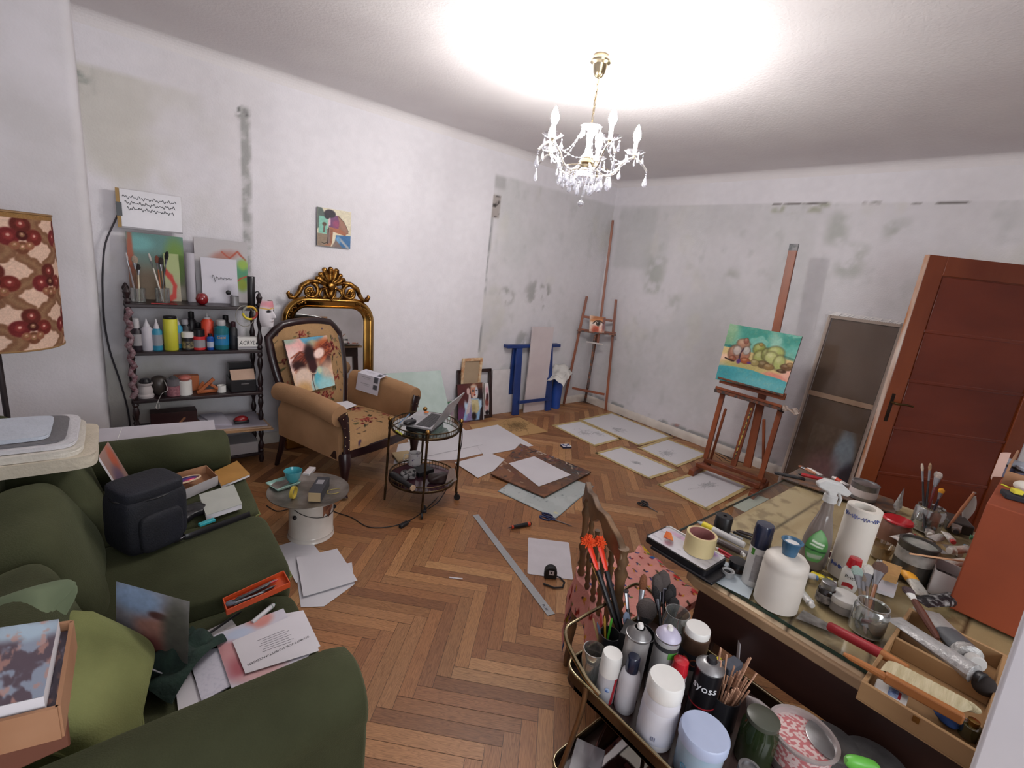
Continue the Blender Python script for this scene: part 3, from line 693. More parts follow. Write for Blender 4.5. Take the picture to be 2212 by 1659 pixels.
# ---------------------------------------------------------------- gilt mirror
gilt=mat('antique_gilt','#a5793c',0.30,1.0,c2='#4a2c12',sc=26,lo=0.38,hi=0.6,bump=0.25,bsc=60)
gilt_b=mat('burnished_gilt','#b58b4a',0.2,1.0,c2='#8a6530',sc=5)
def mirror():
    t=thing('gilt_mirror','ornate gilded mirror with carved shell crest leaning on the wall behind the armchair','mirror',(1.322,3.79,0))
    T=Matrix.Rotation(math.radians(-5.0),4,'X')     # leans back on the wall
    # frame profile swept round a rounded-top rectangle (inner edge)
    hw,hz,rc=0.275,1.125,0.10
    path=[(-hw,0.10)]+[(-hw,z) for z in (0.4,0.7,0.9)]+[(-hw+rc-rc*math.cos(a),hz-rc+rc*math.sin(a)) for a in [math.pi/2*i/8 for i in range(9)]]
    path +=[(hw-rc+rc*math.sin(a),hz-rc+rc*math.cos(a)) for a in [math.pi/2*i/8 for i in range(9)]]+[(hw,z) for z in (0.9,0.7,0.4)]+[(hw,0.10)]
    prof=[(0,0.012),(0.006,0.02),(0.014,0.021),(0.018,0.016),(0.024,0.018),(0.045,0.034),(0.062,0.042),(0.072,0.038),(0.078,0.028),(0.086,0.024),(0.088,0.0),(0,0.0)]
    n=len(path); k=len(prof); vs_=[]
    for i,(x,z) in enumerate(path):
        a=path[max(i-1,0)]; b=path[min(i+1,n-1)]; d=Vector((b[0]-a[0],b[1]-a[1])).normalized(); N=(-d.y,d.x)
        for o_,h in prof:vs_.append((x+N[0]*o_,-h,z+N[1]*o_))
    mb=MB(); mb.M=T; mb.add(vs_,[(i*k+j,i*k+(j+1)%k,(i+1)*k+(j+1)%k,(i+1)*k+j) for i in range(n-1) for j in range(k)]+[tuple(range(k-1,-1,-1)),tuple((n-1)*k+j for j in range(k))])
    obj('frame',mb,[gilt_b],t,smooth=50)
    mb=MB(); mb.M=T; mb.box(-0.365,-0.04,0.0,0.365,0.0,0.11); obj('bottom_rail',mb,gilt_b,t,bevel=0.01)
    # small raised florets at the two upper corners
    mb=MB(); mb.M=T; rnd=random.Random(2)
    for s in (-1,1):
        for i in range(22):
            a=math.radians(8+i*3.6); x=hw-rc+(rc+0.045)*math.sin(a)*1.0; z=hz-rc+(rc+0.045)*math.cos(a)
            mb.ball((s*(x+rnd.uniform(-0.008,0.008)),-0.036,z+rnd.uniform(-0.008,0.008)),0.007,0.006,0.007,7,5)
    f=obj('corner_floret',mb,gilt,t); f['kind']='stuff'
    mb=MB(); mb.M=T; mb.box(-0.30,-0.010,0.09,0.30,-0.006,1.15)
    m=bpy.data.materials.new('mirror_glass'); m.use_nodes=True; b=m.node_tree.nodes['Principled BSDF']; b.inputs['Metallic'].default_value=1; b.inputs['Roughness'].default_value=0.015; b.inputs['Base Color'].default_value=(0.86,0.88,0.87,1)
    obj('mirror_glass',mb,m,t,smooth=0)
    mb=MB(); mb.M=T; mb.box(-0.31,-0.005,0.02,0.31,0.008,1.14); obj('backboard',mb,mat('pine_backboard','#8c6a45',0.8),t)
    # carved crest
    mb=MB(); mb.M=T
    Z=1.185
    def scroll(cx,cz,r0,turns,a0,s,th=0.012,dz=1):
        pts=[]; rs=[]
        for i in range(26):
            q=i/25; a=a0+turns*2*math.pi*q; r=r0*(1-q*0.82)
            pts.append((s*(cx+r*math.cos(a)),-0.022-0.012*q,cz+r*math.sin(a)*dz)); rs.append(th*(1-0.45*q))
        mb.tube(pts,rs,7)
    for s in (-1,1):
        scroll(0.155,Z+0.068,0.066,1.3,math.radians(100),s,0.018)
        scroll(0.165,Z+0.06,0.046,-1.0,math.radians(-60),s,0.013)
        for k in range(6):               # rosette
            a=k*math.pi/3; mb.ball((s*(0.155+0.02*math.cos(a)),-0.035,Z+0.062+0.02*math.sin(a)),0.014,0.008,0.011,8,6)
        mb.ball((s*0.155,-0.042,Z+0.062),0.010,n=8,m=6)
        mb.tube([(s*0.045,-0.02,Z+0.13),(s*0.10,-0.025,Z+0.145),(s*0.16,-0.025,Z+0.14),(s*0.215,-0.022,Z+0.105),(s*0.24,-0.02,Z+0.05),(s*0.27,-0.018,Z+0.012),(s*0.305,-0.02,Z+0.015),(s*0.318,-0.02,Z+0.045),(s*0.308,-0.02,Z+0.058)],[0.014,0.017,0.020,0.021,0.019,0.017,0.018,0.015,0.008],8)
        mb.ball((s*0.30,-0.022,Z+0.03),0.017,0.012,0.015,8,6)
        mb.tube([(s*0.03,-0.03,Z+0.10),(s*0.075,-0.03,Z+0.085),(s*0.092,-0.03,Z+0.045),(s*0.06,-0.03,Z+0.005)],[0.012,0.014,0.012,0.008],8)
        for k in range(5):               # leaf ruffles along the outer scroll
            a=math.radians(20+28*k); mb.ball((s*(0.155+0.078*math.cos(a)),-0.02,Z+0.07+0.07*math.sin(a)),0.015,0.009,0.011,7,5)
    # shell fan
    for k in range(7):
        a=math.radians(-66+22*k); sx,cz=math.sin(a),math.cos(a); L=0.115 if k in (2,3,4) else 0.10
        mb.tube([(sx*0.03,-0.03,Z+0.125+cz*0.02),(sx*0.07,-0.036,Z+0.125+cz*0.055),(sx*L,-0.028,Z+0.125+cz*L)],[0.009,0.015,0.026],8,flat=0.6)
        mb.ball((sx*(L+0.008),-0.03,Z+0.125+cz*(L+0.006)),0.023,0.015,0.020,8,6)
        if k< 6:
            a2=a+math.radians(11); mb.ball((math.sin(a2)*0.10,-0.024,Z+0.125+math.cos(a2)*0.10),0.010,0.008,0.012,6,5)
    mb.ball((0,-0.04,Z+0.118),0.032,0.018,0.028,12,8)
    mb.prism([(-0.05,-0.012),(0.05,-0.012),(0.05,0.0),(-0.05,0.0)],Z-0.03,Z+0.15)
    mb.ball((0,-0.035,Z+0.055),0.020,0.016,0.030,10,8)
    mb.tube([(-0.045,-0.028,Z+0.11),(-0.03,-0.032,Z+0.05),(0,-0.034,Z+0.0),(0.03,-0.032,Z+0.05),(0.045,-0.028,Z+0.11)],0.010,8)
    mb.beam((-0.26,-0.012,Z+0.004),(0.26,-0.012,Z+0.004),0.02,0.022)
    obj('carved_crest',mb,gilt,t,smooth=60)
mirror()

# ---------------------------------------------------------------- round glass trolley with laptop on it
tb=mat('tarnished_brass','#5a4a34',0.34,0.9,c2='#2a211a',sc=20,lo=0.3,hi=0.6)
tb2=mat('brass_ball','#a8844e',0.25,1.0)
TC,TR_,TZ,TLOW=Vector((1.515,2.575,0)),0.218,0.535,0.175
def round_trolley():
    t=thing('round_trolley','small round two-tier brass trolley with glass tops beside the armchair','trolley',TC,math.radians(18))
    for z in (TZ,TLOW):
        mb=MB(); mb.tube([(TR_*math.cos(a),TR_*math.sin(a),z-0.008) for a in [2*math.pi*i/48 for i in range(48)]],0.009,8,closed=True,flat=0.6)
        mb.tube([(TR_*math.cos(a),TR_*math.sin(a),z+0.026) for a in [2*math.pi*i/48 for i in range(48)]],0.0045,6,closed=True)
        for i in range(60):
            a=2*math.pi*i/60; x,y=TR_*math.cos(a),TR_*math.sin(a); mb.rod((x,y,z-0.004),(x,y,z+0.026),0.0022,n=4)
        obj('gallery_rail',mb,tb,t)
        mb=MB(); mb.lathe([(0,0),(TR_-0.004,0),(TR_-0.004,0.004),(0,0.004)],(0,0,z-0.005),48,cap=False)
        obj('glass_shelf',mb,clear('trolley_glass','#e8f2ee',0.10) if z> 0.3 else mat('smoked_shelf','#5b3540',0.15,c2='#3a242c',sc=4),t)
    for i in range(4):
        a=math.pi/4+i*math.pi/2; c,s=math.cos(a),math.sin(a); r=TR_+0.012
        mb=MB(); mb.axial((c*(r+0.008),s*(r+0.008),0.055),(c*r,s*r,TZ+0.03),[(0.008,0),(0.009,0.05),(0.007,0.1),(0.0085,0.5),(0.0075,0.88),(0.011,0.9),(0.008,0.93),(0.012,0.97),(0.010,1.0)],12)
        leg=obj('leg',mb,tb,t)
        mb=MB(); mb.ball((c*r,s*r,TZ+0.045),0.016,n=12,m=8); obj('finial',mb,tb2,leg)
        if i in (0,2,3):
            mb=MB(); mb.rod((c*(r+0.018)-s*0.007,s*(r+0.018)+c*0.007,0.022),(c*(r+0.018)+s*0.007,s*(r+0.018)-c*0.007,0.022),0.022,n=14); mb.box(c*(r+0.012)-0.006,s*(r+0.012)-0.006,0.03,c*(r+0.012)+0.006,s*(r+0.012)+0.006,0.062)
            obj('castor',mb,mat('black_rubber','#141315',0.6),leg)
        else:
            mb=MB(); mb.rod((c*(r+0.009),s*(r+0.009),0.0),(c*(r+0.008),s*(r+0.008),0.057),0.006,0.008,10); obj('foot',mb,tb,leg)
round_trolley()

# ---------------------------------------------------------------- metal tray on an upturned enamel pot
PC=at(672,1152,0); PC.z=0
def pot():
    t=thing('enamel_pot','white enamel pot turned upside down, chipped and rusty, carrying a round tray','pot',PC)
    mb=MB(); mb.lathe([(0.122,0),(0.125,0.004),(0.121,0.012),(0.119,0.02),(0.121,0.03),(0.118,0.035),(0.117,0.262),(0.112,0.272),(0,0.274)],n=44)
    obj('body',mb,mat('white_enamel','#d9d2c9',0.25,c2='#c2b8ae',sc=4,coat=0.3),t)
    mb=MB(); mb.M=rotz(math.radians(-58)); rnd=random.Random(3)
    for j in range(1):
        mb.grid(lambda u,v:(0.1195*math.cos((u-0.5)*0.65),0.1195*math.sin((u-0.5)*0.65),0.15+0.075*v+0.018*math.sin(u*9)+0.02*u),14,6,0.0006)
    obj('rust_patch',mb,mat('rust','#5a3224',0.8,c2='#8a5a40',sc=40,lo=0.4,hi=0.6),t)
    mb=MB(); mb.tube([(0.123*math.cos(a),0.123*math.sin(a),0.205-0.05*math.cos((a+1.0)*1.0)) for a in [math.radians(-150+i*7) for i in range(20)]],0.002,6); obj('handle',mb,mat('dark_wire','#2a2526',0.4,0.6),t)
    for a in (-150,-17):
        a=math.radians(a); mb=MB(); mb.ball((0.122*math.cos(a),0.122*math.sin(a),0.16),0.012,n=8,m=6); obj('handle_ear',mb,mat('dark_wire','#2a2526',0.4,0.6),t)
pot()
def tray():
    mb=MB(); z=0.2745
    mb.lathe([(0,0.0),(0.13,0.0),(0.15,0.002),(0.165,0.008),(0.205,0.014),(0.212,0.017),(0.213,0.014),(0.205,0.010),(0.165,0.004),(0.15,-0.0005),(0,-0.0005)],(0,0,0),56,cap=False)
    solo('round_tray','large round tin tray, dulled and scratched, balanced on the upturned pot','tray',mb,mat('old_pewter','#9a938c',0.42,0.75,c2='#6e665f',sc=9,bump=0.1,bsc=120),loc=(PC.x-0.02,PC.y-0.02,z+0.0005),smooth=50)
tray(); TRZ=0.276

# ---------------------------------------------------------------- dark shelf unit with turned posts
dk=mat('ebonised_wood','#2b191c',0.42,c2='#1a0e11',sc=10,stretch=(0.3,1,1),coat=0.1)
SH=dict(x0=0.035,x1=0.765,y0=3.60,y1=3.87); SZ=(0.30,0.545,0.850,1.145)
def etagere():
    t=thing('shelf_unit','dark wooden open shelf unit with turned posts in the corner by the pier','shelf',(0,0,0))
    for z in SZ+(0.08,):
        mb=MB(); mb.box(SH['x0'],SH['y0'],z-0.022,SH['x1'],SH['y1'],z); obj('shelf_board',mb,dk,t,bevel=0.004)
    for x in (SH['x0']+0.012,SH['x1']-0.012):
        for y in (SH['y0']+0.018,SH['y1']-0.018):
            prev=0.0
            for i,z in enumerate((0.08,)+SZ):
                a,b=prev,z-0.022; L=b-a
                if L> 0.03:
                    mb=MB(); pr=[(0.014,0),(0.018,0.06),(0.011,0.12),(0.016,0.18),(0.019,0.3),(0.012,0.42),(0.009,0.5),(0.012,0.58),(0.019,0.7),(0.016,0.82),(0.011,0.88),(0.018,0.94),(0.014,1.0)] if L> 0.15 else [(0.013,0),(0.018,0.5),(0.013,1)]
                    mb.axial((x,y,a),(x,y,b),pr,12); obj('turned_post',mb,dk,t)
                prev=z
            mb=MB(); mb.lathe([(0.012,0),(0.018,0.012),(0.008,0.03),(0.016,0.05),(0.020,0.068),(0.012,0.085),(0.005,0.097),(0,0.1)],(x,y,SZ[-1]),12); obj('finial',mb,dk,t)
etagere()

# ---------------------------------------------------------------- floor lamp with 1970s patterned shade
def floor_lamp():
    cx,cy=-0.425,3.02
    t=thing('floor_lamp','floor lamp with brown paisley fabric drum shade behind the sofa arm','lamp',(cx,cy,0))
    z0,z1,r0,r1=1.03,1.60,0.222,0.226
    p=Pic(420,190,'#d0b09c',2.4,0.01,2)
    for k in range(-1,9):
        for row in range(3):
            ux=(k+0.5*(row % 2))/7.0; vy=0.17+row*0.33
            pts=[(ux-0.07+0.03*math.sin(q*6.28/8),vy-0.2+0.42*q/8) for q in range(9)]
            p.line([(ux-0.072+0.042*math.sin((q/10)*6.28+row*3.14),vy-0.18+0.36*q/10) for q in range(11)],0.046,'#7c5842',0.15)
            p.line([(ux-0.072+0.042*math.sin((q/10)*6.28+row*3.14),vy-0.18+0.36*q/10) for q in range(11)],0.018,'#96785a',0.8,0.5)
    for k in range(-1,9):
        for row in range(3):
            ux=(k+0.5*(row % 2))/7.0; vy=0.17+row*0.33
            for dx,dy,r,c in ((0,0.085,0.062,'#5b2a24'),(-0.032,0.0,0.062,'#6b2a2a'),(0.032,0.0,0.058,'#6a2c26'),(0,-0.075,0.045,'#6e4432'),(-0.018,-0.06,0.03,'#8a5a44'),(0.018,-0.06,0.03,'#8a5a44'),(0,0.01,0.035,'#4a211e')):
                p.ell(ux+dx,vy+dy,r/2.4,r,c,0.12); p.ell(ux+dx,vy+dy+0.006,r*0.45/2.4,r*0.45,'#8a3c38' if r> 0.05 else '#a0805c',0.3,op=0.7); p.ell(ux+dx,vy+dy+0.01,r*0.16/2.4,r*0.16,'#e0b0a0',0.4,op=0.9)
    p.a[-8:]=rgb('#8c6a42'); p.grain(0.1,120)
    def f(u,v):
        a=2*math.pi*u; r=r0+(r1-r0)*v+0.003*math.sin(v*3.14); return (r*math.cos(a),r*math.sin(a),z0+(z1-z0)*v)
    s=picture('lamp_shade',p,(0,0,0),(0,0,0),(0,0,0),painted('shade_fabric',0.85,0.3,300,spec=0.1),t,fn=f,back=0.003)
    for z,r in ((z0,r0),(z1,r1)):mb=MB(); mb.tube([(r*1.004*math.cos(a),r*1.004*math.sin(a),z) for a in [2*math.pi*i/48 for i in range(48)]],0.004,6,closed=True); obj('shade_trim',mb,mat('gold_trim','#8c6a42',0.6),s)
    mb=MB(); mb.rod((0,0,0.02),(0,0,1.35),0.011,n=14); obj('pole',mb,mat('lamp_pole','#4a4244',0.4,0.6),t)
    mb=MB(); mb.lathe([(0.14,0),(0.14,0.012),(0.12,0.02),(0.02,0.03),(0.011,0.05)],n=36); obj('base',mb,mat('lamp_pole','#4a4244',0.4,0.6),t)
    mb=MB()
    for k in range(3):
        a=2*math.pi*k/3; mb.rod((0,0,1.35),(r1*math.cos(a),r1*math.sin(a),z1-0.01),0.002,n=5)
    mb.lathe([(0.018,0),(0.018,0.05),(0,0.05)],(0,0,1.35),12); obj('shade_carrier',mb,mat('lamp_pole','#4a4244',0.4,0.6),t)
floor_lamp()
# ---------------------------------------------------------------- easels, paintings, door
wood_e=mat('easel_mahogany','#8e4c2c',0.45,c2='#6c351f',sc=7,stretch=(1,1,0.25),bump=0.05)
wood_p=mat('easel_paint_smeared','#7a452b',0.5,c2='#3f3836',sc=30,lo=0.42,hi=0.6)
canvas_side=mat('raw_canvas_edge','#cfc8bb',0.9)
art=painted('oil_paint',0.45,0.15,240,spec=0.3)
def canvas(name,label,cat,pic,TL,TR,BR,BL,th,side='#d0c8ba',group=None):
    """stretched canvas: painted front, body behind; corners in space"""
    TL,TR,BR,BL=map(Vector,(TL,TR,BR,BL)); N=(TR-TL).cross(BL-TL).normalized()
    if N.dot(CAM-TL)< 0:N=-N
    c=(BL+BR)/2; t=thing(name,label,cat,c,group=group); off=lambda p:p- c
    picture('painted_front',pic,(0,0,0),(0,0,0),(0,0,0),art,t,fn=quadfn(off(BL+N*0.0006),off(BR+N*0.0006),off(TR+N*0.0006),off(TL+N*0.0006)))
    mb=MB(); mb.slab([off(BL),off(BR),off(TR),off(TL)],N,th); obj('stretcher',mb,mat('canvas_side_'+side.strip('#'),side,0.85,c2=None),t)
    return t,N

# --- tall A-frame easel in the far corner
def corner_easel():
    L,R_=at(1216,874,0),at(1307,889,0); P0=(L+R_)/2
    top=Vector((4.555,3.845,2.27)); u=(R_-L).normalized(); w=(top-P0); N=u.cross(w).normalized(); N=-N if N.dot(CAM-P0)< 0 else N
    f=lambda x,y,d=0.0:onp(x,y,P0+N*d,N)
    t=thing('tall_easel','tall slim wooden easel standing in the far corner of the room','easel',P0); o=lambda p:p- P0
    def bar(name,a,b,w_,th,d=0.0,m=wood_e):
        mb=MB(); mb.beam(o(f(*a,d)),o(f(*b,d)),w_,th,up=N); return obj(name,mb,m,t,bevel=0.003)
    bar('mast',(1324,476),(1291,742),0.028,0.022,0.02)
    bar('leg',(1268,640),(1218,872),0.030,0.022); bar('leg',(1331,647),(1308,887),0.030,0.022)
    mb=MB(); mb.beam(o(f(1289,722,-0.01)),o(Vector((4.645,3.905,0.0))),0.03,0.022,up=N); obj('rear_leg',mb,wood_p,t,bevel=0.003)
    bar('crossbar',(1262,684),(1323,693),0.028,0.018,0.015); bar('crossbar',(1236,838),(1306,852),0.028,0.016,0.015)
    bar('upper_rail',(1249,711),(1330,720),0.022,0.02,0.025)
    bar('canvas_ledge',(1246,714),(1331,724),0.016,0.055,0.045,wood_p)
    bar('center_post',(1285,724),(1270,840),0.026,0.03,0.02,wood_p)
    bar('height_slider',(1266,738),(1302,744),0.018,0.016,0.035,mat('chalky_paint','#c4bcb8',0.8))
    mb=MB(); mb.ball(o(f(1270,838,0.045)),0.008); obj('wing_bolt',mb,mat('steel_dark','#555052',0.35,0.9),t)
    p=Pic(70,64,'#d9b79c',1.05,0.03,4)
    p.ell(0.25,0.5,0.3,0.6,'#e3d3c6',0.6); p.ell(0.62,0.85,0.5,0.22,'#a8683f',0.5); p.ell(0.5,0.75,0.5,0.1,'#c7824f',0.6,0.1); p.ell(0.55,0.25,0.35,0.25,'#c1563c',0.7); p.ell(0.35,0.1,0.2,0.15,'#a84d35',0.7)
    p.ell(0.56,0.56,0.33,0.17,'#e8d8cc',0.3); p.ell(0.58,0.56,0.17,0.17,'#4c3a2b',0.15); p.ell(0.58,0.56,0.09,0.09,'#120d0c',0.2); p.line([(0.22,0.55),(0.4,0.72),(0.65,0.74),(0.9,0.6)],0.035,'#2c1914'); p.ell(0.52,0.62,0.03,0.03,'#ffffff',0.3)
    p.ell(0.93,0.55,0.1,0.5,'#5b3a46',0.5,op=0.7); p.ell(0.72,0.3,0.1,0.3,'#e6c9bc',0.6); p.grain(0.1,20)
    d=0.05; canvas('eye_painting','small square close-up painting of an eye, on the tall corner easel','painting',p,f(1274,681,d+0.012),f(1309,686,d),f(1305,719,d),f(1273,717,d+0.0),0.016)
corner_easel()

# --- studio easel with the beach painting
def studio_easel():
    A,B=at(1512,1003,0.06),at(1642,1050,0.06)
    P0=(A+B)/2; P0.z=0; u=(B-A); u.z=0; u.normalize(); back=Vector((0,0,1)).cross(u).normalized()
    if back.dot(P0-CAM)< 0:back=-back
    N=(-back*math.cos(math.radians(4))+Vector((0,0,1))*math.sin(math.radians(4))).normalized()
    f=lambda x,y,d=0.0:onp(x,y,P0+N*d,N)
    t=thing('studio_easel','heavy mahogany studio easel on a wide foot frame by the right wall','easel',P0); o=lambda p:p- P0
    def bar(name,a,b,w_,th,d=0.0,m=wood_e,w1=None):
        mb=MB(); mb.beam(o(f(*a,d)),o(f(*b,d)),w_,th,up=N,w1=w1); return obj(name,mb,m,t,bevel=0.003)
    W2=(B-A).length/2
    for s in (-1,1):
        a=u*(s*W2*0.98); mb=MB(); mb.beam(a- back*0.20+Vector((0,0,0.028)),a+back*0.22+Vector((0,0,0.028)),0.05,0.055); obj('foot_rail',mb,wood_e,t,bevel=0.006)
        mb=MB(); mb.beam(a*0.92+back*0.19+Vector((0,0,0.05)),a*0.62+back*0.02+Vector((0,0,0.62)),0.024,0.02,up=u); obj('brace',mb,wood_e,t,bevel=0.003)
    for d in (-0.06,0.13):
        mb=MB(); mb.beam(-u*(W2+0.01)+back*d+Vector((0,0,0.075)),u*(W2+0.01)+back*d+Vector((0,0,0.075)),0.045,0.035); obj('base_crossbar',mb,wood_e,t,bevel=0.004)
    bar('leg',(1563,845),(1524,990),0.040,0.03); bar('leg',(1687,882),(1642,1035),0.040,0.03)
    bar('mast',(1716,528),(1614,1008),0.062,0.028,-0.06)
    mb=MB(); q=f(1716,528,-0.059); e=(f(1614,1008,-0.06)-f(1716,528,-0.06)).normalized()
    mb.beam(o(q-e*0.003),o(q+e*0.05),0.0635,0.030,up=N); obj('painted_tip',mb,mat('grey_paint_crust','#8e8d8e',0.7,c2='#5d5f63',sc=30),t,label='tip of the mast crusted with grey paint')
    sl=bar('slotted_post',(1628,862),(1584,1006),0.046,0.026,0.0)
    bar('screw_spindle',(1624,880),(1586,992),0.010,0.006,0.015,mat('paint_dribble','#c9b45c',0.6,c2='#3b3a3c',sc=40,lo=0.45,hi=0.55))
    bar('lower_tray',(1547,842),(1690,882),0.03,0.10,0.045,wood_p)
    bar('tray_lip',(1546,836),(1689,878),0.022,0.012,0.095)
    bar('canvas_shelf',(1556,820),(1697,858),0.055,0.03,0.035); bar('canvas_ledge',(1553,815),(1694,854),0.016,0.06,0.06,wood_p)
    for a,b in (((1548,838),(1558,842)),((1684,884),(1694,888))):
        mb=MB(); mb.rod(o(f(*a,0.02)),o(f(*b,0.02)),0.018,n=12); obj('wing_knob',mb,mat('black_plastic','#17161a',0.4),t)
    mb=MB(); mb.box(-0.03,-0.012,-0.008,0.03,0.012,0.008); mb.v=[tuple(o(f(1606,856,0.05))+Vector(v)) for v in mb.v]; obj('shelf_catch',mb,wood_p,t)
    mb=MB(); c=o(f(1690,880,0.05)); rnd=random.Random(1)
    mb.grid(lambda a,b:c+u*(a*0.13)+Vector((0,0,(b-0.5)*0.035*(1+0.6*math.sin(a*11))- 0.01*a))+N*(0.012*math.sin(a*17+b*5)),16,5,0.002)
    rg=obj('rag',mb,mat('cream_rag','#cdbcb0',0.9,c2='#a8988e',sc=40),None,smooth=70); rg.location=P0; tag(rg,'twisted cream rag knotted on the side knob of the studio easel','rag')
    # beach painting
    p=Pic(190,130,'#4f9c8d',1.35,0.012,3)
    p.a=p.a*0+(rgb('#3f8f80')*(1-sst(0.3,0.9,fbm(p.U*3,p.V*3,4)))[...,None]+rgb('#7bbcae')*sst(0.3,0.9,fbm(p.U*3,p.V*3,4))[...,None])
    p.blot('#9fcfc0',4,0.52,7,0.5); p.ell(0.72,0.75,0.08,0.25,'#a9cdb8',0.7,0.3,0.7); p.ell(0.02,0.85,0.14,0.3,'#8fa573',0.6,0,0.6)
    hz=lambda x:0.60-0.03*x
    p.mix(1-sst(-0.008,0.008,p.V-(hz(p.U))),'#c9b27c'); p.poly([(0,0.60),(0.2,0.61),(0.2,0.655),(0,0.64)],'#2a7472'); p.poly([(0.75,0.62),(1,0.565),(1,0.61),(0.78,0.66)],'#1f6f6c')
    p.ell(0.05,0.38,0.25,0.1,'#dfb9a0',0.5); p.ell(0.9,0.45,0.2,0.14,'#d8b983',0.5); p.ell(0.3,0.33,0.3,0.06,'#b5a86a',0.6)
    p.poly([(0.62,0.26),(0.8,0.24),(1,0.17),(1,0.33),(0.85,0.31),(0.72,0.32)],'#d98a79',0.03); p.ell(1.0,0.36,0.12,0.12,'#e6b3a0',0.5)
    p.poly([(0,0),(1,0),(1,0.2),(0.9,0.23),(0.7,0.25),(0.5,0.29),(0.3,0.29),(0.12,0.28),(0,0.26)],'#4fa4ab',0.008); p.ell(0.7,0.08,0.4,0.1,'#7cc0c4',0.7,0,0.6); p.ell(0.05,0.15,0.2,0.12,'#3a8e98',0.7,0,0.7)
    for cx,cy,rx,ry,c in ((0.27,0.70,0.09,0.085,'#a77a62'),(0.3,0.76,0.035,0.05,'#8e5a48'),(0.18,0.52,0.09,0.13,'#9c6a56'),(0.33,0.53,0.07,0.13,'#a7705a'),(0.21,0.57,0.06,0.08,'#b4a7a0'),(0.34,0.60,0.05,0.07,'#b0a9a4'),(0.17,0.42,0.05,0.05,'#8a4a34'),(0.36,0.42,0.07,0.05,'#a2542f'),(0.51,0.66,0.085,0.10,'#8b9448'),(0.52,0.745,0.028,0.03,'#9a7a3a'),(0.55,0.52,0.09,0.12,'#9aa05c'),(0.62,0.60,0.06,0.1,'#7d8446'),(0.74,0.66,0.11,0.10,'#a5ae66'),(0.70,0.56,0.09,0.1,'#b4b978'),(0.82,0.50,0.075,0.13,'#a9b06c'),(0.62,0.42,0.08,0.06,'#6f5a38'),(0.7,0.40,0.07,0.05,'#8a6e42'),(0.5,0.42,0.06,0.05,'#9a8a56'),(0.93,0.45,0.075,0.055,'#6a4c30'),(0.97,0.50,0.05,0.035,'#8b6c46'),(0.88,0.37,0.06,0.03,'#4f3422')):
        p.ell(cx,cy,rx*1.1,ry*1.1,'#3b2c20',0.18,0,0.75); p.ell(cx,cy,rx,ry,c,0.3); p.ell(cx-rx*0.25,cy+ry*0.35,rx*0.45,ry*0.4,rgb(c)*0.5+0.5*rgb('#e9e2c8'),0.7,0,0.55)
    p.line([(0.27,0.38),(0.27,0.55),(0.29,0.62)],0.012,'#3a2236',0.6); p.ell(0.27,0.39,0.03,0.04,'#5a3478',0.4); p.ell(0.42,0.40,0.03,0.02,'#5a3478',0.4); p.line([(0.06,0.41),(0.12,0.39),(0.2,0.38)],0.012,'#2a1a18',0.5)
    p.blot('#c7b58a',22,0.6,9,0.12); p.grain(0.06,40)
    d=0.075; t2,N2=canvas('beach_painting','turquoise painting of crouching green and brown figures on a beach, on the studio easel','painting',p,f(1577,699,d),f(1733,727,d),f(1692,851,d),f(1545,819,d),0.022,'#5c4a40')
studio_easel()

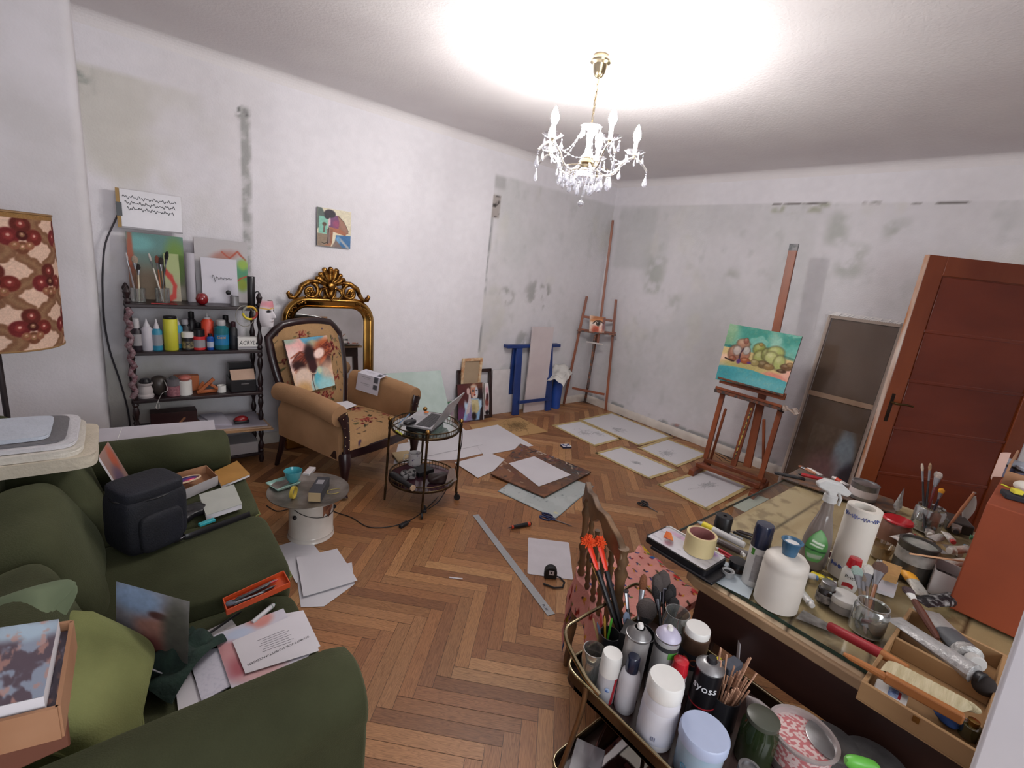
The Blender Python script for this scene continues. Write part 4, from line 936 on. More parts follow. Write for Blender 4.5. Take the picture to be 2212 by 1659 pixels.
# --- large wrapped canvas seen from behind, leaning on the right wall
def wrapped_canvas():
    bl=at(1683,1042,0); x0=bl.x; x1=4.655; h=1.545
    N=Vector((-h,0,(x1-x0))).normalized(); N=-N if N.dot(CAM-bl)< 0 else N
    f=lambda x,y,d=0.0:onp(x,y,bl+N*d,N)
    TL=f(1798,681); TR_=f(1957,698); wv=(TR_-TL); BL=bl.copy(); BR=bl+Vector((0,TR_.y-TL.y,0)); TL=Vector((TL.x,BL.y,TL.z)); TR_=Vector((TR_.x,BR.y,TR_.z))
    c=(BL+BR)/2; o=lambda p:p- c
    t=thing('wrapped_canvas','large brown-backed canvas wrapped in clear plastic leaning on the right wall beside the door','canvas',c)
    e=(TL-BL).normalized(); s=(BR-BL).normalized(); Hh=(TL-BL).length; Wd=(BR-BL).length
    q=lambda a,b,d=0.0:o(BL+s*a+e*b+N*d)
    mb=MB(); mb.slab([q(0.02,0.02,-0.012),q(Wd-0.02,0.02,-0.012),q(Wd-0.02,Hh-0.02,-0.012),q(0.02,Hh-0.02,-0.012)],N,0.004)
    obj('canvas_back',mb,mat('linen_back','#6f6055',0.8,c2='#665549',sc=3,bump=0.2,bsc=200),t)
    bw=mat('stretcher_pine','#b9a08c',0.7,c2='#a38b78',sc=6,stretch=(1,1,0.2)); bd=mat('stretcher_edge_painted','#b2a59c',0.8)
    for a0,b0,a1,b1,m in ((0.0,0.0,0.0,Hh,bd),(Wd,0.0,Wd,Hh,bd),(0,0.012,Wd,0.012,bd),(0,Hh-0.012,Wd,Hh-0.012,bd),(0.01,Hh*0.56,Wd-0.01,Hh*0.56,bw)):
        mb=MB(); mb.beam(q(a0,b0,-0.005),q(a1,b1,-0.005),0.026 if m is bd else 0.042,0.03 if m is bd else 0.014,up=N); obj('stretcher_bar',mb,m,t,bevel=0.002)
    # blue and violet paint showing through at the bottom right
    p=Pic(60,60,'#6f6055',1,0.06,5); p.ell(0.75,0.55,0.22,0.45,'#93a6b8',0.3); p.ell(0.4,0.3,0.3,0.3,'#85666a',0.6); p.ell(0.95,0.25,0.2,0.3,'#3c3a4a',0.35); p.ell(0.62,0.08,0.3,0.1,'#6b4a52',0.5); p.grain(0.1,20)
    picture('paint_showing_through',p,(0,0,0),(0,0,0),(0,0,0),art,t,fn=quadfn(q(0.12,0.03,-0.0105),q(Wd-0.02,0.03,-0.0105),q(Wd-0.02,0.62,-0.0105),q(0.12,0.62,-0.0105)))
    pl=clear('wrap_plastic','#f4f0ec',0.03,0.12)
    rnd=random.Random(6)
    mb=MB(); mb.grid(lambda a,b:q(a*Wd,b*(Hh+0.0),0.018+0.003*noise.noise(Vector((a*4,b*9,0)))),24,40); obj('plastic_wrap',mb,pl,t,smooth=80)
    mb=MB()
    for k in range(34):
        a=Wd*(k+0.4)/35; mb.beam(q(a-0.004,Hh-0.002,0.017),q(a+0.022+rnd.uniform(-0.01,0.02),Hh+0.026,0.006),0.006,0.001,up=N)
    mb.beam(q(-0.02,Hh+0.028,0.004),q(Wd*0.8,Hh+0.024,0.004),0.004,0.002,up=N)
    cr=obj('crumpled_plastic_edge',mb,mat('plastic_glint','#dedad8',0.25),t); cr['kind']='stuff'
wrapped_canvas()

# --- dark panelled door leaf standing open
def door():
    hinge=Vector((4.695,0.082,0)); free=at(2010,550,1.988); free.z=0; d=(free-hinge); L=d.length; d.normalize(); N=Vector((-d.y,d.x,0)); N=-N if N.dot(CAM-free)< 0 else N
    m=bpy.data.materials.new('varnished_door'); m.use_nodes=True
    dm=mat('varnished_door_wood','#8c4726',0.24,c2='#6c2f18',sc=2.2,stretch=(1,1,0.35),coat=0.25); dm2=mat('varnished_door_panel','#76331e',0.22,c2='#572012',sc=2,stretch=(0.4,0.4,1),coat=0.25)
    q=lambda a,z,n=0.0:free- d*a+N*n+Vector((0,0,z*0.994))     # a measured from the free edge towards the hinge
    mb=MB(); w=0.11; th=0.04
    def plate(mb,a0,a1,z0,z1,n0,n1):mb.hexa([q(a0,z0,n0),q(a1,z0,n0),q(a1,z0,n1),q(a0,z0,n1)],[q(a0,z1,n0),q(a1,z1,n0),q(a1,z1,n1),q(a0,z1,n1)])
    plate(mb,0,L,0.01,2.0,-th,-0.014)
    o=struct('door_1',mb,dm,bevel=0)
    for a0,a1,z0,z1 in ((0,w,0.01,2.0),(L-w,L,0.01,2.0),(w,L-w,0.01,0.16),(w,L-w,1.88,2.0)):
        mb=MB(); plate(mb,a0,a1,z0,z1,-0.014,0.0); obj('stile',mb,dm,o,bevel=0.003)
    zs=[0.16,0.50,0.84,1.18,1.52,1.88]
    for z0,z1 in zip(zs,zs[1:]):
        mb=MB(); plate(mb,w+0.012,L-w-0.012,z0+0.006,z1-0.006,-0.014,-0.008); obj('panel',mb,dm2,o,bevel=0.005)
        if z1< 1.8:
            mb=MB(); plate(mb,w,L-w,z1-0.012,z1+0.012,-0.014,-0.004); obj('rail',mb,dm2,o,bevel=0.006)
    mb=MB(); plate(mb,-0.004,0.0,0.01,2.0,-th,0.0); obj('door_edge',mb,mat('worn_edge','#a36a42',0.5,c2='#cdbfb4',sc=14,stretch=(1,1,0.2)),o)
    mb=MB(); plate(mb,0.036,0.060,0.88,1.08,0.0,0.003); pl=obj('lock_plate',mb,mat('dark_lock_plate','#3c2c20',0.4,0.6,c2='#241a14',sc=30),o,bevel=0.002)
    mb=MB(); a=q(0.048,1.02,0.003); b=q(0.048,1.02,0.045); c=q(0.16,1.015,0.048); mb.tube([a,b,q(0.06,1.02,0.05),q(0.11,1.022,0.05),c],[0.008,0.008,0.008,0.007,0.006],8); obj('door_handle',mb,mat('aged_brass','#5d4a2c',0.35,0.8),o)
    for z in (0.3,1.7):
        mb=MB(); h=q(L+0.006,z,-0.01); mb.rod(h-Vector((0,0,0.05)),h+Vector((0,0,0.05)),0.008); obj('hinge',mb,mat('aged_brass','#5d4a2c',0.35,0.8),o)
door()

# ---------------------------------------------------------------- things leaning on the back wall
def lean(px_b,py_b,top_y=YB-0.02,h=0.4,d=0.0):
    """plane that stands on the floor at the pixel and leans to the wall"""
    b=at(px_b,py_b,0); N=Vector((0,-h,(top_y-b.y))).normalized()
    if N.z< 0:N=-N
    N=Vector((0,-h,top_y-b.y)).normalized(); return b,N
def leaner(name,label,cat,corners,z,h,th,pic=None,m=None,frame_=None,ytop=YB-0.015,group=None):
    """corners TL TR BR BL in the picture; stands on the floor along the y of BL"""
    b=at(*corners[3],0); y0=b.y; N=Vector((0,-h,ytop-y0)).normalized(); f=lambda p:onp(p[0],p[1],b,N)
    P=[f(p) for p in corners]; x0=(P[0].x+P[3].x)/2; x1=(P[1].x+P[2].x)/2; zt=(P[0].z+P[1].z)/2
    e=Vector((0,ytop-y0,h)).normalized(); Hh=zt/e.z
    TL,TR_,BR,BL=Vector((x0,y0,0))+e*Hh,Vector((x1,y0,0))+e*Hh,Vector((x1,y0,0)),Vector((x0,y0,0))
    return TL,TR_,BR,BL,N,e,Hh
def slab_thing(name,label,cat,corners,h,th,m,ytop=YB-0.02):
    TL,TR_,BR,BL,N,e,Hh=leaner(None,None,None,corners,0,h,th,ytop=ytop)
    c=(BL+BR)/2; mb=MB(); mb.slab([BL-c,BR-c,TR_-c,TL-c],N,th); return solo(name,label,cat,mb,m,loc=c,bevel=0.002)
slab_thing('pale_green_board','large pale mint green board leaning on the wall behind the armchair arm','board',((818,806),(955,801),(975,922),(828,955)),0.5,0.006,mat('mint_board','#b9c9c3',0.7,c2='#aebfb8',sc=8),ytop=YB-0.03)
slab_thing('white_board','plain white board on the floor against the back wall left of the blue trestle','board',((1064,799),(1112,797),(1111,889),(1061,896)),0.6,0.012,mat('white_panel','#d4cfcf',0.7))
slab_thing('pink_white_plank','tall narrow off-white plank standing in front of the blue trestle','plank',((1146,707),(1190,706),(1183,884),(1137,891)),0.9,0.018,mat('primed_plank','#cfc4c4',0.6,c2='#c4b7b8',sc=3),ytop=3.86)
# small canvas turned to the wall on top of the dark frame
def small_stretcher():
    P=ony(1017,796,3.94); c=Vector((P.x,3.925,0.50)); t=thing('small_reversed_canvas','small orange-edged canvas turned face to the wall, peeping above the dark frame','canvas',c)
    m=mat('orange_paint_edge','#b9835a',0.7,c2='#d9c3a0',sc=22); w,h=0.125,0.15
    for a in ((-w,-h,-w+0.03,h),(w-0.03,-h,w,h),(-w+0.03,h-0.03,w-0.03,h),(-w+0.03,-h,w-0.03,-h+0.03)):
        mb=MB(); mb.box(a[0],-0.012,a[1],a[2],0.008,a[3]); obj('stretcher_bar',mb,m,t,bevel=0.002)
    mb=MB(); mb.box(-w+0.01,0.002,-h+0.01,w-0.01,0.005,h-0.01); obj('canvas_back',mb,mat('linen_back2','#a9947a',0.9),t); return t
small_stretcher()
def dark_frame():
    TL,TR_,BR,BL,N,e,Hh=leaner(0,0,0,((988,800),(1063,796),(1060,899),(990,911)),0,0.55,0.02); c=(BL+BR)/2; x=Vector((1,0,0)); Wd=BR.x-BL.x
    t=thing('empty_picture_frame','empty dark wooden picture frame leaning on the back wall','frame',c); m=mat('dark_frame_wood','#33201d',0.4,c2='#241513',sc=10)
    q=lambda a,b:BL+x*a+e*b- c
    for a0,b0,a1,b1 in ((0.016,0,0.016,Hh),(Wd-0.016,0,Wd-0.016,Hh),(0,Hh-0.016,Wd,Hh-0.016),(0,0.016,Wd,0.016)):
        mb=MB(); mb.beam(q(a0,b0),q(a1,b1),0.036,0.022,up=N); obj('frame_side',mb,m,t,bevel=0.003)
    mb=MB(); b2=Vector((BL.x+0.03,YB-0.045,0)); mb.slab([b2-c,b2-c+x*0.235,b2-c+x*0.235+Vector((0,0.02,0.46)),b2-c+Vector((0,0.02,0.46))],Vector((0,-1,0)),0.008)
    w=solo('white_card','white card standing behind the empty dark frame','card',mb,mat('white_panel','#d4cfcf',0.7),loc=c)
dark_frame()
def portrait():
    p=Pic(110,140,'#3a2426',0.8,0.02,6); p.ell(0.15,0.75,0.3,0.4,'#5a2f30',0.5); p.ell(0.8,0.95,0.4,0.12,'#6d4434',0.6); p.ell(0.85,0.4,0.2,0.4,'#2a2024',0.5); p.ell(0.1,0.1,0.25,0.3,'#6a3f63',0.5)
    p.poly([(0.18,0.05),(0.3,0.42),(0.42,0.6),(0.6,0.62),(0.82,0.58),(0.93,0.38),(0.86,0.3),(0.8,0.02)],'#8fb3d4',0.02); p.ell(0.33,0.35,0.07,0.2,'#b9d3e8',0.4,0.3); p.ell(0.85,0.42,0.06,0.14,'#b2cee4',0.5,-0.3)
    p.poly([(0.5,0.58),(0.78,0.56),(0.82,0.3),(0.72,0.2),(0.55,0.2),(0.5,0.35)],'#c9bd93',0.02); p.ell(0.6,0.35,0.08,0.1,'#a89a6c',0.6); p.ell(0.6,0.13,0.1,0.1,'#2b201c',0.4); p.poly([(0.3,0.03),(0.4,0.35),(0.5,0.45),(0.52,0.05)],'#8a7ba6',0.03)
    p.poly([(0.28,0.2),(0.38,0.5),(0.42,0.74),(0.5,0.72),(0.5,0.5),(0.42,0.22)],'#cdbfc0',0.02); p.ell(0.40,0.8,0.06,0.09,'#d0b2ae',0.25)
    p.ell(0.62,0.86,0.135,0.14,'#9c7c6a',0.15); p.ell(0.62,0.79,0.125,0.185,'#c98c74',0.15); p.ell(0.72,0.76,0.06,0.15,'#c9cdd8',0.3); p.ell(0.66,0.66,0.09,0.06,'#dcd2cc',0.3); p.ell(0.58,0.80,0.05,0.028,'#1a1414',0.3); p.ell(0.57,0.80,0.012,0.01,'#ffffff',0.3); p.ell(0.72,0.80,0.035,0.018,'#3a3a44',0.3); p.ell(0.645,0.69,0.04,0.022,'#8c2f2c',0.3); p.line([(0.65,0.82),(0.67,0.745),(0.64,0.735)],0.01,'#a4604c'); p.ell(0.6,0.92,0.1,0.03,'#c9b6a4',0.5)
    p.line([(0.98,0),(0.98,1)],0.012,'#c9c5c4',0.4); p.grain(0.08,30)
    TL,TR_,BR,BL,N,e,Hh=leaner(0,0,0,((986,833),(1047,824),(1043,907),(992,914)),0,0.5,0.02,ytop=YB-0.06)
    canvas('portrait_painting','portrait of a bald figure in a blue robe, leaning on the dark frame','painting',p,TL,TR_,BR,BL,0.018,'#2c2022')
    p=Pic(24,60,'#e5dede',0.3,0.03,2); p.ell(0.5,0.45,0.35,0.14,'#8a4a42',0.3); p.ell(0.6,0.6,0.3,0.12,'#4a2a30',0.4); p.ell(0.5,0.15,0.3,0.07,'#2c2226',0.3); p.ell(0.4,0.28,0.3,0.07,'#d8a8a8',0.4); p.ell(0.5,0.8,0.3,0.1,'#d9a9b4',0.5)
    TL,TR_,BR,BL,N,e,Hh=leaner(0,0,0,((1045,828),(1051,828),(1057,899),(1048,902)),0,0.5,0.02,ytop=YB-0.05)
    canvas('narrow_painting','narrow strip of a pink and dark canvas beside the bald portrait','painting',p,TL,TL+Vector((0.045,0,0)),BL+Vector((0.085,0,0)),BL,0.01)
    P=at(968,893,0.0); p=Pic(30,40,'#a8a0a0',1,0.1,3); p.ell(0.5,0.9,0.5,0.1,'#4f7a5e',0.4); p.ell(0.4,0.5,0.5,0.3,'#927a8a',0.5); p.ell(0.6,0.2,0.4,0.2,'#c2a8a0',0.5)
    y=3.80; a=ony(960,893,y); x0=a.x
    canvas('violet_sketch','small violet and green sketch standing beside the mint green board','sketch',p,(x0,y+0.03,0.24),(x0+0.12,y+0.03,0.24),(x0+0.12,y,0),(x0,y,0),0.01)
portrait()
def trestle():
    bl=mat('blue_lacquer','#1f3a7a',0.35,c2='#182f68',sc=6); y0,y1=3.86,3.945; xa,xb=3.22,4.03; zt=0.78
    t=thing('blue_trestle','dark blue wooden trestle leg folded flat against the back wall','trestle',((xa+xb)/2,y0,0)); X=(xa+xb)/2
    mb=MB(); mb.box(xa-X,0.025,zt-0.03,xb-X,0.10,zt+0.005); obj('top_beam',mb,bl,t,bevel=0.004)
    for i,x in enumerate((3.40,3.87)):
        mb=MB(); s=-1 if i==0 else 1; mb.hexa([(x-0.045-X+s*0.02,-0.06,0),(x+0.045-X+s*0.02,-0.06,0),(x+0.045-X+s*0.02,-0.03,0),(x-0.045-X+s*0.02,-0.03,0)],[(x-0.04-X,0.03,zt-0.03),(x+0.04-X,0.03,zt-0.03),(x+0.04-X,0.055,zt-0.03),(x-0.04-X,0.055,zt-0.03)]); obj('leg',mb,bl,t,bevel=0.003)
        mb=MB(); mb.box(x-0.06-X,0.065,0,x+0.06-X,0.09,zt-0.03); obj('leg',mb,bl,t,bevel=0.003)
    mb=MB(); mb.box(3.40-X,-0.065,0.13,3.87-X,-0.048,0.165); obj('crossbar',mb,bl,t,bevel=0.003)
trestle()
def tube_and_cloth():
    c=at(1198,880,0); c.z=0; mb=MB(); mb.lathe([(0.058,0),(0.060,0.01),(0.060,0.425),(0.052,0.43),(0.052,0.40),(0,0.40)],n=30)
    solo('blue_tube','bright blue cardboard tube standing on the floor beside the trestle','tube',mb,mat('blue_card','#2a52a8',0.5,c2='#23479a',sc=3),loc=c,smooth=50)
    def f(u,v):
        x=(u-0.5)*0.44; y=(v-0.5)*0.30; r=math.hypot(x*0.8,y)
        z=0.462+0.012*math.sin(u*9+v*4)+0.008*math.sin(v*17)- max(0,r-0.09)*0.95+(0.06*u if u> 0.5 else 0)
        return (x*0.95,y*0.85,z)
    mb=MB(); mb.grid(f,30,22,0.003); mb.grid(lambda u,v:(Vector(f(u*0.8+0.1,v*0.7+0.15))+Vector((0.01,0.0,0.014))),22,16,0.003)
    solo('white_cloth','folded white cloth draped over the top of the blue tube','cloth',mb,mat('white_cotton','#d8d5d0',0.9,c2='#c9c6c1',sc=8),loc=(c.x,c.y,0),rz=0.5,smooth=60)
tube_and_cloth()
# small figure painting on the wall
def figure_painting():
    p=Pic(100,126,'#d6cdb4',0.8,0.008,3); p.poly([(0,0.45),(0,1),(0.12,1),(0.22,0.85),(0.28,0.6)],'#55615c',0.02); p.poly([(0.03,0.33),(0.05,0.78),(0.3,0.78),(0.3,0.33)],'#7fb8a6',0.01); p.poly([(0,0),(0,0.33),(0.35,0.32),(0.4,0)],'#8c7a68',0.01)
    p.poly([(0.5,0),(0.55,0.33),(1,0.35),(1,0.0)],'#3d6c9a',0.01); p.line([(0.66,0.24),(0.92,0.02)],0.03,'#a3a6aa',0.6); p.ell(0.62,0.2,0.07,0.1,'#6e9cc0',0.5); p.poly([(0.42,0),(0.55,0.2),(0.7,0.05),(0.75,0)],'#7e6c66',0.02)
    p.poly([(0.45,0.84),(0.62,0.85),(0.78,0.7),(0.9,0.5),(0.93,0.4),(0.82,0.36),(0.6,0.5),(0.4,0.5)],'#8d6a58',0.01); p.poly([(0.6,0.82),(0.85,0.6),(0.9,0.42),(0.8,0.45),(0.62,0.62)],'#9c7262',0.02); p.poly([(0.35,0.52),(0.6,0.54),(0.86,0.4),(0.84,0.33),(0.5,0.4),(0.36,0.42)],'#a4674c',0.01); p.poly([(0.34,0.5),(0.46,0.48),(0.44,0.1),(0.34,0.06)],'#8f5e48',0.01); p.poly([(0.3,0.08),(0.44,0.12),(0.4,0.02),(0.2,0.02)],'#a07058',0.01); p.poly([(0.27,0.45),(0.36,0.5),(0.38,0.1),(0.3,0.08)],'#86706a',0.01)
    p.poly([(0.44,0.85),(0.58,0.84),(0.64,0.7),(0.62,0.5),(0.33,0.52),(0.33,0.7)],'#74486e',0.01); p.ell(0.55,0.62,0.1,0.1,'#a04a68',0.5,0,0.7); p.poly([(0.32,0.56),(0.38,0.56),(0.38,0.74),(0.33,0.74)],'#d6b4c0',0.01)
    p.ell(0.36,0.87,0.17,0.11,'#332a34',0.15); p.ell(0.28,0.80,0.08,0.08,'#2f2832',0.2); p.ell(0.2,0.58,0.06,0.05,'#5a4438',0.3); p.line([(0.19,0.38),(0.2,0.55)],0.02,'#6a5a50',0.4); p.line([(0.3,0.07),(0.33,0.5)],0.008,'#33262a',0.5); p.line([(0.62,0.83),(0.8,0.69),(0.93,0.45)],0.006,'#4a342e',0.5); p.line([(0.12,0.1),(0.2,0.07),(0.28,0.1)],0.008,'#2b2724',0.4); p.grain(0.08,30)
    a=Vector((1.235,YB-0.024,1.60)); x,z=0.262,0.285
    canvas('figure_painting','small painting of a seated bent figure hanging on the back wall above the gilt mirror','painting',p,a+Vector((0,0,z)),a+Vector((x,0,z)),a+Vector((x,0,0)),a,0.022,'#4f5154')
figure_painting()
# painting resting in the armchair
def hair_painting():
    p=Pic(150,150,'#c9b49c',1.0,0.02,3); p.vgrad('#d2b08a','#c9a894'); p.ell(0.2,0.85,0.3,0.2,'#e2a8a4',0.6); p.ell(0.12,0.6,0.2,0.25,'#eccfc9',0.6); p.ell(0.05,0.98,0.2,0.06,'#9aa89a',0.6)
    p.poly([(0.33,1.02),(0.95,1.02),(0.78,0.88),(0.6,0.93),(0.5,0.86),(0.4,0.92)],'#5f9ab4',0.03); p.ell(0.6,0.88,0.12,0.06,'#a4a58c',0.5); p.ell(0.88,0.85,0.2,0.1,'#b5623a',0.6); p.ell(0.8,0.7,0.35,0.14,'#7c3322',0.6,0.2)
    for k in range(40):
        rnd=random.Random(k); y0=rnd.uniform(0.42,0.72); p.line([(0.5,0.66+rnd.uniform(-0.1,0.12)),(0.28,y0+0.05),(0.05+rnd.uniform(0,0.1),y0-0.05)],rnd.uniform(0.004,0.014),rnd.choice(['#6b2a20','#8d4028','#431a18','#a85a38']),0.8,0.7)
        p.line([(0.58,0.68+rnd.uniform(-0.08,0.1)),(0.8,0.75+rnd.uniform(-0.15,0.1)),(1.0,0.85+rnd.uniform(-0.3,0.08))],rnd.uniform(0.004,0.012),rnd.choice(['#6b2a20','#9c4a2a','#431a18','#b96a3e']),0.8,0.7)
    p.ell(0.5,0.66,0.13,0.22,'#2a1416',0.4); p.ell(0.52,0.42,0.11,0.16,'#3a1a1c',0.35); p.ell(0.2,0.50,0.17,0.09,'#2f1614',0.5,-0.2); p.ell(0.85,0.48,0.17,0.12,'#33191a',0.5,0.5); p.ell(0.73,0.68,0.14,0.09,'#efcfc4',0.3,0.35); p.ell(0.8,0.55,0.12,0.04,'#b4502f',0.6,0.6)
    p.ell(0.26,0.16,0.24,0.30,'#d8bfae',0.18); p.ell(0.2,0.05,0.2,0.15,'#c9a06c',0.6); p.ell(0.45,0.08,0.06,0.12,'#a9c3bc',0.5); p.ell(0.72,0.18,0.23,0.24,'#62b4c4',0.16); p.ell(0.9,0.3,0.2,0.25,'#dcb49a',0.5,0.6,0.8); p.ell(0.78,0.05,0.25,0.14,'#9fd0d2',0.6); p.ell(0.66,0.36,0.06,0.06,'#c9d2b0',0.6)
    p.line([(0.46,-0.02),(0.45,0.2),(0.46,0.34)],0.010,'#4a3430',0.6); p.line([(0.35,0.42),(0.46,0.33),(0.56,0.32),(0.6,0.38)],0.006,'#d9b79c',0.6); p.grain(0.06,30)
    # parallel to the chair back, standing on the seat
    a=math.radians(21); O=Vector((1.245,3.28,0)); X_=Vector((math.cos(a),math.sin(a),0)); Y_=Vector((-math.sin(a),math.cos(a),0))
    N=(-Y_*math.cos(math.radians(12))+Vector((0,0,1))*math.sin(math.radians(12))).normalized(); P0=O+Y_*0.235+Vector((0,0,0.60))
    f=lambda x,y:onp(x,y,P0,N)
    canvas('hair_painting','square painting of windswept auburn hair and turquoise shape, propped on the armchair','painting',p,f(613,735),f(706,724),f(724,832),f(642,852),0.02,'#5a4638')
hair_painting()

# ---------------------------------------------------------------- sheets and tools lying on the floor
paper=mat('drawing_paper','#d2cfd3',0.75,c2='#cdc9ce',sc=3); tape_m=mat('masking_tape','#cbb680',0.65,c2='#b8a272',sc=26)
def flat(name,label,cat,pts,z,m=paper,th=0.0012,group=None,curl_=0.0):
    P=[at(x,y,z) for x,y in pts]; c=sum(P,Vector())/len(P); c.z=z
    if len(P)==4 and curl_:
        mb=MB(); q=quadfn(*[p-c for p in P],dz=lambda u,v:curl_*(max(0,abs(u-0.5)-0.3)*2.5)**2*(0.4+0.6*math.sin(v*3)**2)); mb.grid(q,14,10,th)
    else:mb=MB(); mb.slab([p-c for p in P],Vector((0,0,1)),th)
    return solo(name,label,cat,mb,m,group=group,loc=c+Vector((0,0,th)))
def taped(pts,label,sketch,seed,z=0.002):
    """drawing taped to the parquet along its edges; pts = paper corners"""
    P=[at(x,y,z) for x,y in pts]; c=sum(P,Vector())/4; t=thing('taped_drawing',label,'drawing',c,group='drawings taped to the parquet')
    p=Pic(90,70,'#d2d0d3',1.4,0.02,seed); rnd=random.Random(seed)
    for cx,cy,r in sketch:
        for k in range(16):
            a=rnd.uniform(0,6.28); q=[(cx+rnd.gauss(0,r),cy+rnd.gauss(0,r*0.8)) for _ in range(3)]; p.line(q,0.0035,'#8b8b90',0.7,rnd.uniform(0.25,0.7))
        p.ell(cx,cy,r*0.8,r*0.6,'#b2b1b5',0.8,0.5,0.5)
    Q=[q-c for q in P]; picture('paper_sheet',p,(0,0,0),(0,0,0),(0,0,0),painted('pencil_on_paper',0.8,spec=0.2),t,fn=quadfn(*Q[::-1]),back=0.001)
    for i in range(4):
        a,b=Q[i],Q[(i+1)%4]; d=(b-a).normalized(); mb=MB(); z_=Vector((0,0,0.0012)); n=Vector((-d.y,d.x,0))*0.021
        cen=-(a+b)/2; n=n if n.dot(cen)> 0 else -n
        mb.grid(lambda u,v:a-d*0.025+(b-a+d*0.05)*u+n*(v*1.5-1.0)+Vector((0,0,0.0012))+n*0.12*noise.noise(Vector((u*14+i,v*3,seed))),20,1,0.0008); obj('tape_strip',mb,tape_m,t)
    return t
taped([(1256,907.5),(1321,892.6),(1447,943.4),(1379.4,961)],'large taped drawing nearest the right wall skirting, furthest back of the five',[(0.3,0.5,0.08)],1)
taped([(1197.6,919.7),(1253,910),(1337,948),(1284,962)],'taped drawing with faint pencil lines, furthest left of the five on the parquet',[(0.4,0.5,0.12),(0.75,0.35,0.1)],2)
taped([(1291,979.5),(1343,966),(1457,1014.6),(1401.6,1032)],'taped drawing with a small dark star-shaped sketch',[(0.45,0.45,0.05),(0.47,0.45,0.05),(0.46,0.45,0.04)],3)
taped([(1383,968),(1442,949),(1525,981),(1462,1006)],'taped drawing with a scribbled oval, touching the left foot of the studio easel',[(0.3,0.5,0.1),(0.35,0.5,0.1)],4)
taped([(1428,1048),(1529,1014.6),(1614,1051.4),(1525.4,1098)],'taped drawing closest to the worktable, in front of the studio easel',[(0.5,0.55,0.08),(0.6,0.5,0.08)],5)
flat('cardboard_strip','narrow beige cardboard strip on the floor beside the worktable glass','cardboard',[(1564,1092),(1622,1062),(1630,1066),(1573,1094)],0.002,mat('beige_card','#b9a27c',0.8))
flat('loose_sheet','pale sheet on the floor seen through the overhanging glass of the worktable','paper',[(1582,1093),(1626,1066.5),(1662,1078),(1609,1106)],0.001,mat('greenish_paper','#c9d2cb',0.7))
def kraft():
    P=[at(x,y,0.001) for x,y in ((1013.5,917.6),(1122,901),(1184,932.7),(1040,955))]; c=sum(P,Vector())/4; p=Pic(80,60,'#b38f62',1.4,0.04,5); rnd=random.Random(4)
    for k in range(60):q=[(0.7+rnd.gauss(0,0.12),0.45+rnd.gauss(0,0.15)) for _ in range(3)]; p.line(q,0.005,'#6d5638',0.6,0.5)
    mb=MB(); f=quadfn(*[q-c for q in P]); mb.grid(f,80,60,0.001); o=obj('kraft_drawing',mb,painted('kraft_paper',0.8,spec=0.2)); a=p.a.reshape(-1,3); setcol(o.data,np.vstack([a,a])); o.location=c+Vector((0,0,0.001))
    tag(o,'brown kraft paper with a charcoal scribble in front of the leaning canvases','drawing')
kraft()
flat('white_sheet','large blank white sheet overlapping the kraft paper in front of the leaning frames','paper',[(1007,930),(1075,917.6),(1152,962.8),(1045,984)],0.003)
flat('white_sheet','wide blank sheet lying furthest left, behind the round trolley','paper',[(850,1002),(860,960),(1010,930),(1062,975),(985,993)],0.0015)
flat('thin_sheet','large thin sheet whose long edge crosses the white ones behind the trolley','paper',[(880,950),(1000,925),(1043,960),(900,990)],0.006)
flat('white_sheet','blank white sheet with a curled lower corner between the trolley and the paint-stained board','paper',[(982,1000),(1060,979.5),(1104,999.6),(1032,1033)],0.003,curl_=0.012)
def stained_board():
    P=[at(x,y,0.022) for x,y in ((1060,1023),(1176,1073),(1277,1019),(1124,958))]; c=sum(P,Vector())/4; c.z=0.022
    p=Pic(130,130,'#80553a',1,0.04,5); p.blot('#5d3c2a',7,0.45,3,0.7); p.ell(0.85,0.75,0.3,0.35,'#4a3f3c',0.7,0,0.7); rnd=random.Random(9)
    for k in range(150):
        e=rnd.random(); x=rnd.uniform(0,1); y=1-abs(rnd.gauss(0,0.13)) if e< 0.6 else rnd.random()
        a=rnd.uniform(0,3.14); L=rnd.uniform(0.02,0.09); p.line([(x,y),(x+L*math.cos(a),y+L*math.sin(a))],rnd.uniform(0.003,0.012),rnd.choice(['#243040','#6a3030','#b9a48c','#3a5a68','#8e6a3a','#1c1a1e','#9c5440','#c9c0b4','#5c4a70']),0.6,0.75)
    mb=MB(); mb.grid(quadfn(*[q-c for q in P]),130,130,0.010); o=obj('paint_stained_board',mb,painted('stained_hardboard',0.55,0.3,60)); a=p.a.reshape(-1,3); setcol(o.data,np.vstack([a,a*0+rgb('#3a261c')])); o.location=c
    tag(o,'brown square board covered in paint strokes, lying on the grey sheet','board')
stained_board()
def grey_glass():
    P=[at(x,y,0.004) for x,y in ((1075,1061),(1201,1120),(1283,1050),(1150,1005))]; c=sum(P,Vector())/4; p=Pic(100,90,'#b6bdbb',1.1,0.02,5); p.blot('#a7afad',6,0.45,3,0.6); p.blot('#6d7476',26,0.72,5,0.7); p.ell(0.93,0.1,0.03,0.02,'#c9c79a',0.4)
    for e in (((0,0),(1,0)),((1,0),(1,1)),((0,0),(0,1)),((0,1),(1,1))):p.line(e,0.012,'#73797b',0.4)
    mb=MB(); mb.grid(quadfn(*[q-c for q in P]),100,90,0.004); o=obj('grey_drawing_board',mb,painted('grey_sheet',0.3)); a=p.a.reshape(-1,3); setcol(o.data,np.vstack([a,a*0.6])); o.location=c+Vector((0,0,0.0)); tag(o,'pale grey rimmed sheet under the paint-stained board','board')
grey_glass()
flat('white_sheet','white sheet lying on top of the paint-stained brown board','paper',[(1099,1001),(1154,986),(1234,1026),(1164,1051)],0.0245)
